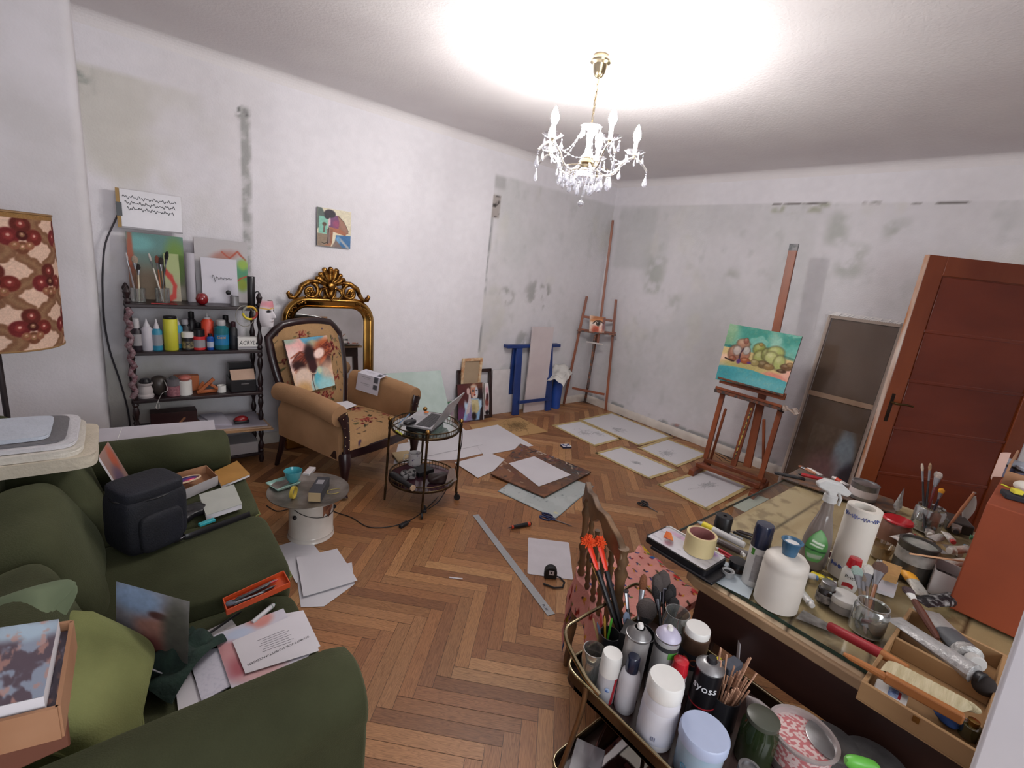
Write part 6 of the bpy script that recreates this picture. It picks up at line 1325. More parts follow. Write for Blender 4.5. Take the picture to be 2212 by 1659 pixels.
ptube(at(1767,1249,GZ+0.01),at(1728,1238,GZ+0.01),0.022,'white tube with blue band between the white bottle and ink jar','#d0cecb','#5a7fb0','#cfcdc9',group=G2)
ptube(at(1755,1309,GZ+0.011),at(1727,1272,GZ+0.008),0.024,'white paint tube pointing its round cap at the camera','#cdcbc8','#d6d4d1',group=G2)
ptube(at(1608,1200,GZ+0.010),at(1582,1178,GZ+0.01),0.02,'small white tube cap-up near the navy spray can','#d0cecb','#d9d7d3',group=G2)
ptube(at(1527,1222,GZ+0.006),at(1548,1204,GZ+0.006),0.016,'tiny white tube at the corner of the pale blue sheet','#d6d4d1','#d9d7d3',group=G2)
# markers and pens between tray and navy can
def pen(label,a,b,r,body,tip,name='marker_pen',za=0.012,group=None,band=None):
    A,B=at(*a,GZ+za),at(*b,GZ+za); d=(B-A); t=thing(name,label,'pen',A,0,group)
    mb=MB(); mb.axial((0,0,0),d*0.12,[(r*0.2,0),(r*0.8,0.9),(r,1)],10); obj('tip',mb,mat('pen_'+tip.strip('#'),tip,0.35),t)
    mb=MB(); mb.axial(d*0.12,d,[(r,0),(r,0.97),(r*0.85,1)],12); obj('barrel',mb,mat('pen_'+body.strip('#'),body,0.35),t)
    if band:mb=MB(); mb.axial(d*0.12,d*0.34,[(r*1.03,0),(r*1.03,1)],12); obj('coloured_band',mb,mat('pen_'+band.strip('#'),band,0.35),t)
    return t
pen('fat white paint marker with yellow band leaning over the open floor side',(1507,1127),(1608,1178),0.012,'#c4c2c0','#a8adb0',za=0.03,band='#d6c22c')
pen('grimy grey marker lying beside the red pens',(1540,1162),(1618,1199),0.010,'#6c6663','#3b3433')
pen('dark brown marker touching the masking tape roll',(1545,1168),(1600,1195),0.008,'#3a2e2c','#8c8784')
pen('red pen lying nearest the black jar',(1545,1182),(1612,1222),0.006,'#a8202e','#c9c7c4',za=0.008)
pen('slim red pen with white stripe beside the masking tape roll',(1548,1192),(1590,1212),0.004,'#b03a44','#c9c7c4',za=0.006)
pen('black brush pen lying towards the navy spray can',(1577,1146),(1640,1172),0.005,'#1e1c1e','#d0c0b0',za=0.008)
pen('silver pen crossing the brush pens behind the spool',(1572,1150),(1604,1165),0.004,'#a9abad','#2a2a2c',za=0.006)
pen('dark wooden pen lying furthest back beside the spool',(1590,1146),(1636,1160),0.007,'#2e2220','#4a3a34',za=0.008)
# palette knife, palette board, brushes and jars at the far side
sheet('palette_knife_blade','flat grey metal scraper lying at the front of the table','scraper',[(1719,1336),(1735,1318),(1812,1360),(1818,1375)],GZ,0.0015,mat('smeared_steel','#6d6966',0.4,0.5,c2='#a5a19c',sc=30))
def far_palette():
    P=[at(x,y,GZ+0.006) for x,y in ((1688,1032),(1838,1083),(1935,1110),(1930,1080),(1727,1012))]; c=sum(P,Vector())/5; mb=MB(); mb.slab([p-c for p in P],Vector((0,0,1)),0.006)
    solo('palette_board','brown paint-smeared palette board along the far end of the table','palette',mb,mat('palette_smear','#76563e',0.4,c2='#4a4644',sc=22,lo=0.4,hi=0.6),loc=c+Vector((0,0,0.002)))
far_palette(); Z3=GZ+0.016
ptube(at(1798,1031,Z3+0.01),at(1833,1048,Z3+0.008),0.024,'white paint tube with orange-red cap end on the palette board','#cdc8c5','#c9c2bf','#c8452c',group=G2)
ptube(at(1744,1012,Z3+0.01),at(1776,1027,Z3+0.008),0.022,'white tube lying furthest along the palette board towards the easel','#cdc8c5','#d6d4d1',group=G2)
ptube(at(1790,1040,Z3+0.008),at(1818,1052,Z3+0.006),0.02,'black and white tube in the middle of the palette board','#b9b6b4','#3a383a','#2a282a',group=G2)
pen('red and black craft knife on the palette board',(1724,1023),(1778,1036),0.009,'#b01f26','#1e1c1e',name='craft_knife',za=0.03)
brush(at(1762,1024,Z3+0.012),at(1726,1006,Z3+0.012),0.008,'#b0785a','#8d5a42',1.6,0.2,0.2,'fat wooden-handled brush at the far tip of the palette board')
mb=MB(); mb.box(-0.07,-0.012,0,0.07,0.012,0.01); solo('black_phone','slim black object at the far left corner of the palette board','phone',mb,BKP,loc=at(1705,1030,GZ+0.008),rz=-1.0,bevel=0.003)
P=at(1936,1102,GZ); t=thing('paint_tube','squeezed grey tube standing upright on its cap near the red lid','paint tube',P,0,G2); mb=MB(); mb.grid(lambda u,v:(0.016*(1+0.2*v)*math.cos(6.283*u),(0.016*(1-v)+0.001)*math.sin(6.283*u),0.018+0.085*v+0.006*math.cos(6.283*u)*v),14,8); obj('tube_body',mb,mat('tube_c9c7c4','#c9c7c4',0.4,0.25,c2='#9b9a99',sc=60),t); mb=MB(); mb.lathe([(0.012,0),(0.013,0.018),(0.008,0.02),(0,0.02)],n=12); obj('cap',mb,WHP,t)
def jar_of(label,bx,by,ty,rw,m=GLS,name='glass_jar',z=GZ):return vess(name,label,'jar',bx,by,z,ty,rw,[('glass',[(0.9,0),(1,0.03),(1,0.85),(0.88,0.93),(0.92,1),(0.86,1),(0.82,0.93),(0.94,0.84),(0.94,0.05),(0,0.05)],m),('cloudy_water',[(0,0.06),(0.92,0.06),(0.92,0.55),(0,0.55)],clear('murky_water','#8f9a88',0.1,0.05,0.5,'#6f6a62'))])
jar_of('tall cloudy glass jar of brushes at the back in front of the door',1996,1143,1094,26)
B=at(1996,1143,GZ+0.02); GB='brushes in the back jar'
for i,(px_,py_,zz,c_,b_,w_) in enumerate(((1992,1001,0.99,'#1c1a1c','#cfc2ae',1.4),(2010,1000,1.0,'#241c1c','#a88a6a',1.5),(2030,1020,0.97,'#7a1f24','#c9bdb4',3.2),(2036,1055,0.93,'#2a2430','#d9972a',2.6),(2024,1018,0.96,'#3a3436','#8a8580',2.0))):
    brush(B+Vector((0.012*(i-2),0.006*(i%3-1),0.004*i)),at(px_,py_,zz),0.004,c_,b_,w_,0.16,0.12,('black brush with square white tip, leftmost in the back jar','thin pointed brush in the back jar','red-handled brush with broad pale tip in the back jar','brush with orange tip at the right of the back jar','brush with grey bristles in the middle of the back jar')[i],group=GB)
mb=MB(); mb.grid(lambda u,v:(0.028*(0.3+0.7*math.sin(math.pi*v))*(u-0.5)*2,0.004*math.sin(u*7),0.12*v),8,12,0.003); solo('white_spatula','rounded white plastic spatula sticking up beside the orange box','spatula',mb,WHP,loc=at(2085,1125,GZ+0.03),rz=-0.7)
brush(at(2047,1140,0.76),at(2106,1063,0.90),0.006,'#a0643e','#8c5a3c',1.3,0.02,0.02,'bare wooden brush handle leaning towards the orange box')
mb=MB(); mb.box(-0.06,-0.045,0,0.06,0.045,0.045); solo('black_tray','dark low dish behind the clutter, beside the back jar','dish',mb,mat('dark_dish','#3a332f',0.4),loc=at(2060,1140,GZ),rz=0.4,bevel=0.006)
# clutter of tubes between tin and orange box
rnd=random.Random(17); cols=['#c9c5c0','#b9b4ae','#d4cfc9','#a29c96','#8f7f76','#c2b8ac']; caps=['#dcdad6','#c9c4be','#2d2a2c','#3f93c8','#b83a3a','#4a7a5a']
spots=[(2010,1158,20,'near the back jar'),(2035,1160,160,'with its end under the spatula'),(2060,1172,30,'halfway along the heap'),(2085,1180,200,'against the orange box'),(2020,1178,100,'behind the big tin rim'),(2050,1190,330,'on the heap behind the white box'),(2075,1200,60,'close to the orange box corner'),(2095,1160,280,'highest against the orange box'),(1975,1158,150,'next to the peach jar'),(2000,1170,240,'just behind the big tin'),(2065,1150,10,'behind the spatula'),(2090,1215,140,'over the white box')]
for i,(x,y,a,wh) in enumerate(spots):
    z=GZ+0.012+0.028*(i % 3); q=at(x,y,z); a=math.radians(a); L=rnd.uniform(0.08,0.12)
    ptube(q,q+Vector((L*math.cos(a),L*math.sin(a)*0.7,rnd.uniform(-0.005,0.008))),rnd.uniform(0.024,0.034),'used paint tube in the messy heap, ' +wh,cols[i%6],caps[(i*5)%6],group='heap of used paint tubes')
def white_box():
    a,b=at(2004,1279,GZ),at(2052,1302,GZ); h=0.085; d=Vector((0.11,0.02,0)); t=thing('white_carton','open white carton full of dark tubes in front of the orange box','carton',a); o=[Vector(),(b-a)*1.25,(b-a)*1.25+d,d]; m=mat('white_carton','#bdb6b4',0.7)
    for i in range(4):p,q=o[i],o[(i+1)%4]; mb=MB(); mb.beam(p+Vector((0,0,h/2)),q+Vector((0,0,h/2)),0.002,h); obj('side_panel',mb,m,t)
    mb=MB(); mb.slab([Vector(q)*0.98+Vector((0,0,0.05)) for q in o],Vector((0,0,1)),0.049); obj('dark_contents',mb,mat('dark_rubbish','#3a3234',0.7,c2='#8b8480',sc=70,lo=0.45,hi=0.6,bump=1.0),t)
white_box()
sheet('wooden_block','tan wooden block standing behind the front brush jar','block',[(1903,1222),(1945,1237),(1936,1262),(1900,1250)],GZ+0.03,0.022,mat('cork_block','#a9814e',0.8,c2='#9a7344',sc=50))
sheet('white_plate','white rectangular lid leaning under the tan block','lid',[(1898,1252),(1938,1265),(1930,1292),(1893,1280)],GZ+0.002,0.012,mat('white_card','#cbc7cc',0.6))
ptube(at(1945,1218,GZ+0.03),at(1996,1288,GZ+0.012),0.038,'big squeezed silver tube with orange-yellow band and white cap','#b4b0a8','#cfc9c2','#dc9a2c',capk=0.15)
ptube(at(1893,1213,GZ+0.015),at(1930,1232,GZ+0.012),0.03,'white tube with a torn end behind the tan block','#c9c5be','#a59f98',group=G2)
ptube(at(2112,1437,0.80),at(2000,1318,0.785),0.06,'large crumpled silver tube lying over the wooden box, nearest the orange box','#a9a6a3','#c2bfbb','#54565a',capk=0.1)
ptube(at(2125,1470,0.795),at(1930,1335,0.785),0.05,'long flattened grey-white tube along the back of the wooden box','#b2b0af','#1c1b1d',capk=0.06)
ptube(at(2062,1295,GZ+0.02),at(1985,1300,GZ+0.03),0.045,'black plastic-wrapped tube between white carton and orange box','#222024','#17161a',capk=0.08)
brush(at(2026,1380,0.80),at(1957,1268,0.83),0.009,'#5a3226','#4c3c3e',1.7,0.13,0.16,'thick dark-handled brush with white ferrule leaning over the wooden box',ferr=WHP)
jar_of('smeared glass jar holding the front bundle of brushes',1868,1362,1305,32)
B=at(1868,1362,GZ+0.02)
for i,(px_,py_,zz,c_,b_,w_,l_) in enumerate(((1850,1222,0.87,'#6c5f54','#8fa39a',3.0,'brush with grey-green tip, leftmost in the front jar'),(1877,1220,0.87,'#7a6a60','#c2bdb6',3.0,'short brush with white tip in the front jar'),(1905,1215,0.885,'#8a5a3e','#5c4238',3.6,'broad brush with dark clotted bristles in the front jar'),(1893,1235,0.86,'#4a3a34','#3b2e2a',2.2,'thin dark brush in the middle of the front jar'),(1862,1240,0.85,'#a08268','#7a6a5c',2.0,'brown brush behind the leftmost one in the front jar'))):
    brush(B+Vector((0.008*(i-2),0.006*(i%3-1),0.003*i)),at(px_,py_,zz),0.005,c_,b_,w_,0.2,0.16,l_,group='brushes in the front jar')
# wooden paint box with open compartments
def wooden_box():
    x0,x1,xd,y0,y1,z0,z1=1.27,1.735,1.535,-0.085,0.122,0.7345,0.785; m=mat('pine_box','#a6835c',0.55,c2='#96734c',sc=6,stretch=(1,0.2,1)); t=thing('wooden_paint_box','shallow open wooden paint box overhanging the table front','box',((x0+x1)/2,(y0+y1)/2,z0)); cx,cy=(x0+x1)/2,(y0+y1)/2
    for n_,a in (('bottom_panel',(x0,y0,z0,x1,y1,z0+0.004)),('front_side',(x0,y0,z0+0.004,x0+0.009,y1,z1)),('back_side',(x1-0.009,y0,z0+0.004,x1,y1,z1)),('divider',(xd-0.005,y0+0.009,z0+0.004,xd+0.005,y1-0.009,z1)),('end_side',(x0+0.009,y0,z0+0.004,x1-0.009,y0+0.009,z1)),('end_side',(x0+0.009,y1-0.009,z0+0.004,x1-0.009,y1,z1))):
        mb=MB(); mb.box(a[0]-cx,a[1]-cy,a[2]-z0,a[3]-cx,a[4]-cy,a[5]-z0); obj(n_,mb,m,t,bevel=0.0015)
    mb=MB(); mb.box(x0-cx-0.004,-0.006,0.034,x0-cx,0.006,0.046); obj('clasp',mb,tb2,t)
wooden_box(); BZ=0.742
def hand_brush():
    a,b=at(1822,1412,0.80),at(2082,1555,0.80); d=(b-a); L=d.length; t=thing('dusting_brush','long wooden brush with cream bristles lying across the wooden paint box','brush',a,math.atan2(d.y,d.x)); m=mat('orange_beech','#b37440',0.45,c2='#a26534',sc=5,stretch=(0.2,1,1)); s=-1
    mb=MB(); mb.tube([(0,0,0),(L*0.06,0,0.0),(L*0.2,0,0),(L*0.38,0,0)],[0.004,0.007,0.008,0.009],10); obj('handle',mb,m,t); mb=MB(); mb.box(L*0.37,-0.008,-0.012,L,0.008,0.012); obj('brush_back',mb,m,t,bevel=0.004)
    for k in range(9):
        x=L*(0.40+0.066*k); mb=MB(); mb.grid(lambda u,v:(x+0.022*math.cos(6.283*u)*(0.8+0.45*v)+0.016*v-0.008*k*0.2,0.008+0.052*v,0.009*math.sin(6.283*u)*(1+0.5*v)),12,5); mb.ball((x+0.017,0.06,0),0.026,0.007,0.012,10,6); obj('bristle_tuft',mb,mat('cream_bristle','#cfc2a0',0.9,c2='#b9ab86',sc=120,stretch=(1,0.1,1),bump=0.4),t,smooth=80)
hand_brush()
def red_brush():
    a,b=at(1790,1352,GZ+0.03),at(1965,1445,0.79); d=b-a; t=thing('red_handled_brush','big brush with thick red handle pointing at the wooden paint box','brush',a)
    mb=MB(); mb.axial((0,0,0),d*0.68,[(0.011,0),(0.013,0.04),(0.0135,1)],14); obj('grip',mb,pv('matt_red','#a3202a',0.5),t); mb=MB(); mb.axial(d*0.68,d*0.98,[(0.0125,0),(0.010,0.6),(0.008,1)],12); obj('neck',mb,mat('orange_beech','#b37440',0.45),t)
red_brush()
def white_card_in_box():
    P=[at(x,y,0.775) for x,y in ((1895,1463),(1965,1498),(1957,1527),(1886,1487))]; c=sum(P,Vector())/4; t=thing('white_plastic_lid','white rectangular pack with blue and red print standing in the front of the wooden box','pack',c); mb=MB(); mb.slab([p-c for p in P],Vector((0,0,1)),0.02); obj('pack',mb,WHP,t,bevel=0.003)
    q=quadfn(*[p-c+Vector((0,0,0.0006)) for p in P]); mb=MB(); mb.slab([q(u,v) for u,v in ((0.42,0.25),(0.72,0.25),(0.72,0.85),(0.42,0.85))],Vector((0,0,1)),0.0004); obj('blue_print',mb,mat('blue_print','#3c5a96',0.5,c2='#9fb2cf',sc=90),t); mb=MB(); mb.slab([q(u,v) for u,v in ((0.72,0.3),(0.8,0.3),(0.8,0.8),(0.72,0.8))],Vector((0,0,1)),0.0004); obj('red_print',mb,mat('emblem_red','#a3252e',0.4),t)
white_card_in_box()
mb=MB(); mb.ball((0,0,0.008),0.034,0.02,0.01,12,8); solo('blue_sponge','crumpled blue scrap at the bottom of the wooden paint box','sponge',mb,mat('blue_scrap','#264a8c',0.7),loc=at(2040,1553,BZ),rz=0.6)
vess('brass_knob_bottle','little green-glass bottle with brassy cap in the end of the wooden box','bottle',2090,1590,BZ,1556,17,[('bottle',CYL(1,0,0.7),clear('green_glass','#7c8a64',0.2,0.05,0.3,'#4c563a')),('cap',CYL(0.6,0.68,1.0),tb2)])
mb=MB(); mb.ball((0,0,0.02),0.024,n=12,m=8); solo('dark_fluff','dark round brush head at the right end of the wooden box','brush',mb,mat('charcoal_fluff','#2b2422',0.95),loc=at(2120,1495,BZ+0.02))
# orange box with jars on top
def orange_box():
    x0,y1,z0,z1=1.965,0.06,GZ+0.0005,1.098; m=mat('orange_card','#8c3e1d',0.7,c2='#7e3618',sc=3,bump=0.1); t=thing('orange_box','tall orange box standing at the right end of the worktable','box',(x0,y1,z0)); h=z1-z0
    mb=MB(); mb.box(0,-0.36,0,0.62,0,h); obj('box_body',mb,m,t,bevel=0.004)
    mb=MB(); mb.box(0.30,-0.34,h,0.305,-0.01,h+0.05); mb2=t
    c2=thing('cardboard_tray','torn brown cardboard tray on top of the orange box','tray',(x0+0.30,y1-0.17,z1+0.0005)); k=mat('brown_cardboard','#a3795a',0.8,c2='#94694a',sc=7)
    for a in ((0,-0.17,0,0.006,0.165,0.045),(0.006,0.159,0,0.3,0.165,0.07),(0.006,-0.17,0,0.3,0.159,0.004)):mb=MB(); mb.box(*a); obj('tray_side',mb,k,c2)
    mb=MB(); mb.grid(lambda u,v:(0.02*u,0.17+0.028*v+0.01*math.sin(v*4),0.02+0.085*u-0.02*v),6,6,0.002); obj('torn_flap',mb,mat('pale_torn_card','#c2a093',0.8),c2)
    for bx,by,ty,rw,l_ in ((2181,1030,998,25,'dark blue glass jar with pale lid on top of the orange box'),(2212,1045,1012,20,'second blue-labelled jar, cut off by the right frame edge')):
        vess('paint_jar',l_,'jar',bx,by,z1+0.0008,ty,rw,[('jar',CYL(1,0,0.8),mat('blue_jar','#4a4d6c',0.25,c2='#8085a0',sc=24)),('dark_band',[(1.01,0.70),(1.01,0.82)],INK),('lid',CYL(1.0,0.82,1.0),mat('pale_lid','#9ea6b4',0.4))],group='jars on the orange box')
    q=at(2183,1075,z1+0.001); mb=MB(); mb.box(-0.028,-0.035,0,0.028,0.02,0.016); solo('black_sponge_block','black sanding block on the front of the orange box','block',mb,mat('charcoal_foam','#26242a',0.9),loc=q,rz=0.3,bevel=0.003)
    q=at(2195,1066,z1+0.02); mb=MB(); mb.box(-0.012,-0.012,0,0.012,0.012,0.014); solo('yellow_foam','little yellow foam cube on the black sanding block','sponge',mb,mat('yellow_foam','#cfc23c',0.9),loc=q,rz=0.5,bevel=0.003)
    q=at(2172,1050,z1+0.001); mb=MB(); mb.box(-0.012,-0.004,0,0.012,0.004,0.002); solo('yellow_note','tiny strip of yellow note on top of the orange box','note',mb,mat('yellow_note','#d6dc3a',0.8),loc=q,rz=0.9)
    mb=MB(); mb.ball((0,0,0.018),0.03,0.026,0.018,12,8); solo('white_tissue','crumpled white tissue on the orange box','tissue',mb,mat('tissue','#cfc8bd',0.9),loc=at(2208,1062,z1+0.001))
orange_box()
def white_board():
    mb=MB(); mb.hexa([(1.13,-0.62,0),(1.17,-0.62,0),(1.17,-0.11,0),(1.13,-0.11,0)],[(1.13,-0.60,1.165),(1.17,-0.60,1.165),(1.17,-0.052,1.165),(1.13,-0.052,1.165)])
    t=obj('white_panel_board',mb,mat('white_gloss_board','#c9c6ca',0.4,c2='#bfbcc2',sc=3),None,bevel=0.006); tag(t,'white painted board standing close to the camera at the right frame edge','board')
    mb=MB(); mb.rod((1.128,-0.105,1.14),(1.128,-0.30,0.2),0.002,n=5); obj('groove',mb,mat('grey_groove','#8f8d94',0.6),t)
white_board()

# ---------------------------------------------------------------- wooden chair with bird-print cloth
def turned_chair():
    br=mat('bronze_painted_wood','#76583c',0.4,0.3,c2='#54402f',sc=14); L,R_=Vector((1.375,1.035,0)),Vector((1.185,0.715,0)); f=Vector((0.86,-0.51,0)); t=thing('spindle_chair','old wooden chair with turned spindle back, painted bronze, by the worktable corner','chair',(L+R_)/2); O=(L+R_)/2; u=(R_-L)
    lean=-f*0.03; zt=0.845; zs=0.44
    prof=[(0.7,0),(1.3,0.05),(0.8,0.1),(1.35,0.16),(0.9,0.2),(1.0,0.3),(1.5,0.36),(0.9,0.41),(1.3,0.46),(0.85,0.52),(1.0,0.7),(1.4,0.76),(0.8,0.82),(1.3,0.88),(0.8,0.93),(1.1,1)]
    for q,r in ((0.0,0.013),(0.22,0.009),(0.41,0.009),(0.60,0.009),(0.79,0.009),(1.0,0.016)):
        mb=MB(); p=L+u*q-O; z1_=zt-0.055-0.05*(1-abs(2*q-1)**2) if 0< q< 1 else zt-0.03; mb.axial(p+Vector((0,0,zs)),p+lean+Vector((0,0,z1_)),[(a*r,b) for a,b in prof],12); obj('spindle' if 0< q< 1 else 'back_post',mb,br,t,smooth=60)
    # pierced, scalloped crest rail
    top=[]; bot=[]; n=24
    for i in range(n+1):
        q=i/n; p=L+u*(-0.03+1.06*q)-O+lean+f*(-0.022*math.sin(math.pi*q)); top.append(p+Vector((0,0,zt+0.012*math.sin(q*math.pi)+0.006*math.cos(q*6.28*3)-0.05*max(0,(q-0.82)/0.18)**2))); bot.append(p+Vector((0,0,zt-0.045-0.022*math.cos(q*6.28*2.5)-0.04*(abs(2*q-1))**3*0.5-(0.06*max(0,(q-0.8)/0.2)**2))))
    mb=MB(); k=len(top); d=f*0.011; vs_=[tuple(p-d) for p in top]+[tuple(p-d) for p in bot]+[tuple(p+d) for p in top]+[tuple(p+d) for p in bot]; fs=[]
    for i in range(k-1):fs +=[(i,i+1,k+i+1,k+i),(2*k+i+1,2*k+i,3*k+i,3*k+i+1),(i+1,i,2*k+i,2*k+i+1),(k+i,k+i+1,3*k+i+1,3*k+i)]
    fs +=[(0,k,3*k,2*k),(k-1,3*k-1,4*k-1,2*k-1)]; mb.add(vs_,fs); obj('crest_rail',mb,br,t,smooth=50,bevel=0.003)
    sq=[Vector((1.385,1.05,0)),Vector((1.77,1.0,0)),Vector((1.70,0.70,0)),Vector((1.18,0.695,0))]; sf_=quadfn(sq[0],sq[3],sq[2],sq[1]); mb=MB(); mb.slab([p-O+Vector((0,0,zs)) for p in sq],Vector((0,0,1)),0.03); obj('seat',mb,br,t,bevel=0.01)
    for p in (L,R_,Vector((1.72,0.97,0)),Vector((1.65,0.73,0))):mb=MB(); c=p-O; mb.axial(c+Vector((0,0,0)),c*0.97+Vector((0,0,zs-0.03)),[(0.010,0),(0.014,0.1),(0.011,0.3),(0.018,0.5),(0.012,0.6),(0.016,1)],10); obj('leg',mb,br,t)
    # cloth with little birds, hanging down on the side
    p=Pic(150,150,'#cf9086',1.0,0.006,3); p.blot('#c0827a',7,0.5,3,0.5); rnd=random.Random(8)
    for i in range(11):
        for j in range(11):
            x,y=(i+0.5*(j%2)+rnd.uniform(-0.15,0.15))/11,(j+rnd.uniform(-0.2,0.2))/11; a=rnd.uniform(-0.8,0.8)
            p.ell(x,y,0.02,0.008,rnd.choice(['#4a3a2a','#8a2f28','#39406e','#b0742c']),0.3,a); p.ell(x+0.012,y+0.012,0.014,0.007,rnd.choice(['#c08a2c','#8a2f28','#5a6a3a','#33407a']),0.3,a+1); p.ell(x-0.014,y+0.004,0.01,0.005,'#2c2420',0.3,-a)
    for k in range(46):x=rnd.random(); p.ell(x,0.93+rnd.uniform(0,0.07),0.035,0.02,rnd.choice(['#2b4f86','#b8322c','#c9a32c','#3f7a4a','#20304c','#c9505a']),0.3,rnd.uniform(0,3)); p.ell(0.02+rnd.uniform(0,0.05),x,0.02,0.03,rnd.choice(['#2b4f86','#b8322c','#c9a32c','#3f7a4a','#20304c']),0.3,rnd.uniform(0,3))
    def cf(s,v):
        q,w=-0.55+1.62*s,-0.17+1.25*v           # q across the seat (L..R), w from back to front
        qq,ww=min(max(q,-0.06),1.0),min(max(w,0.0),1.0); P=sf_(qq,ww)-O; z=zs+0.006+0.004*math.sin(q*20)*math.sin(w*17)
        if q<-0.06:e=(-0.06-q)*0.62; z -= e; P=P- u.normalized()*(0.012+0.02*math.sin(w*14)+0.05*e)
        if q> 1.0:e=(q-1.0)*0.5; z -= e; P=P+u.normalized()*0.012
        if w< 0:e=-w*0.9; z -= e; P=P- f*(0.014+0.01*math.sin(q*15))
        if w> 1:e=(w-1)*0.9; z -= e; P=P+f*0.012
        return P+Vector((0,0,z))
    c=picture('bird_cloth',p,(0,0,0),(0,0,0),(0,0,0),painted('cotton_print',0.85,0.3,120,spec=0.1),fn=cf); c.location=O; tag(c,'pink cloth printed with small birds, draped over the spindle chair seat','cloth')
turned_chair()
# ---------------------------------------------------------------- brass tea trolley in the foreground
CS=0.5185
def tea_trolley():
    x0,x1,y0,y1=0.905,1.325,-0.03,0.69; t=thing('tea_trolley','brass-railed tea trolley packed with bottles and brushes in front of the worktable','trolley',((x0+x1)/2,(y0+y1)/2,0)); O=Vector(((x0+x1)/2,(y0+y1)/2,0))
    br=mat('polished_brass','#b8aa8c',0.25,1.0,c2='#94835f'); dkb=mat('bronze_band','#5e4a36',0.35,0.7,c2='#3a2c20',sc=8)
    C4=[Vector(v) for v in ((x0,y0,0),(x1,y0,0),(x1,y1,0),(x0,y1,0))]
    loop=[p-O for p in rounded(C4,0.05)]
    for z,nm in ((CS,'upper'),(0.17,'lower')):
        lp=loop if nm=='upper' else [Vector((p.x,p.y*0.99,0)) for p in loop]
        mb=MB(); mb.slab([p+Vector((0,0,z-0.0008)) for p in lp],Vector((0,0,1)),0.012); obj('shelf',mb,mat('dark_trolley_shelf','#4a3a36',0.2,c2='#3c2e2c',sc=4),t)
        mb=MB(); k=len(lp); mb.add([tuple(p+Vector((0,0,z-0.014))) for p in lp]+[tuple(p+Vector((0,0,z+0.03))) for p in lp]+[tuple(p*0.994+Vector((0,0,z+0.03))) for p in lp]+[tuple(p*0.994+Vector((0,0,z-0.014))) for p in lp],[(a*k+i,a*k+(i+1)%k,((a+1)%4)*k+(i+1)%k,((a+1)%4)*k+i) for a in range(4) for i in range(k)]); obj('side_band',mb,dkb,t)
        mb=MB(); mb.tube([p+Vector((0,0,z+0.033)) for p in lp],0.0045,8,closed=True); obj('rim_rail',mb,br,t,smooth=80)
    P=[Vector((x0+0.003,0.56,0.56)),Vector((x0-0.004,0.62,0.585)),at(1221,1368,0.625),at(1255,1335,0.635),at(1322,1297,0.638),at(1352,1272,0.638),at(1378,1262,0.636),at(1406,1278,0.625),Vector((x1-0.003,0.63,0.585)),Vector((x1-0.003,0.58,0.55))]
    mb=MB(); mb.tube([p-O for p in smoothpath(P)],0.0085,8,flat=0.6); obj('push_handle',mb,br,t,smooth=80)
    for x,y,sx,sy in ((x0,0.60,-1,1),(x1,0.60,1,1),(x0,0.08,-1,-1),(x1,0.08,1,-1)):
        P=[Vector((x,y,0.55)),Vector((x+sx*0.006,y,0.46)),Vector((x+sx*0.004,y+sy*0.03,0.25)),Vector((x+sx*0.014,y+sy*0.05,0.12)),Vector((x+sx*0.028,y+sy*0.06,0.035))]
        mb=MB(); mb.tube([p-O for p in smoothpath(P)],0.010,8,flat=0.7); lg=obj('leg',mb,mat('brown_brass_leg','#7a5a3c',0.35,0.6,c2='#5a402a',sc=6),t,smooth=80)
        c=P[-1]-O; mb=MB(); mb.rod(c+Vector((-0.009,0,-0.011)),c+Vector((0.009,0,-0.011)),0.024,n=16); obj('castor',mb,BKP,lg)
tea_trolley()
WC=lambda c,n:mat('paintc_'+n,c,0.4)
def tv(name,label,cat,bx,by,ty,rw,parts,**k):return vess(name,label,cat,bx,by,CS,ty,rw,parts,**k)
t,r,h=spraycan('short spray can with matt white cap, blue crest and red stripe',1305,1506,CS,1410,21,mat('white_can','#b9b7bc',0.35),WHP,0.42)
mb=MB(); mb.grid(lambda u,v:(r*1.01*math.sin(0.55+0.35*u+0.25*v),-r*1.01*math.cos(0.55+0.35*u+0.25*v),h*(0.02+0.56*v)),5,6); obj('red_stripe',mb,mat('emblem_red','#a3252e',0.4),t); mb=MB(); mb.lathe([(0,0),(0.007,0.001),(0,0.002)],n=8); mb.v=[tuple(Matrix.Rotation(math.radians(90),4,'X') @ Vector(v)+Vector((0.004,-r*1.01,h*0.35))) for v in mb.v]; obj('crest',mb,mat('blue_print','#3c5a96',0.5),t)
tv('lotion_bottle','slim white bottle with navy cap at the front of the tea trolley','bottle',1347,1528,1417,22,[('bottle',[(0.9,0),(1,0.04),(1,0.58),(0.85,0.70),(0.5,0.75)],mat('matt_white','#c6c3c8',0.5)),('cap',[(0.60,0.72),(0.62,0.74),(0.60,0.98),(0.5,1),(0,1)],nvy)])
tv('powder_tub','largest white bottle with wide white lid, front centre of the tea trolley','bottle',1411,1592,1463,39,[('bottle',[(0.85,0),(0.98,0.03),(1,0.2),(0.97,0.66),(0.88,0.76),(0.84,0.78)],mat('matt_white','#c6c3c8',0.5)),('printed_label',[(1.0,0.12),(1.015,0.14),(0.995,0.58),(0.97,0.6)],mat('faded_label','#b4b4c2',0.5,c2='#c4c3c9',sc=9)),('lid',[(0.93,0.76),(0.96,0.78),(0.94,0.97),(0.88,1),(0,1)],WHP)],words=[('III',0.09,0.22,mat('print_grey','#6c7088',0.6),1.02)])
pearl=mat('brushed_can','#a9a6a4',0.35,0.35,c2='#989494',sc=20); lil=mat('lilac_dome','#b9b4c9',0.35)
t,r,h=spraycan('silver-topped spray can with white nozzle, left of the lilac one',1352,1500,CS,1347,25,pearl,WHP,dome=True,group='open-nozzle spray cans')
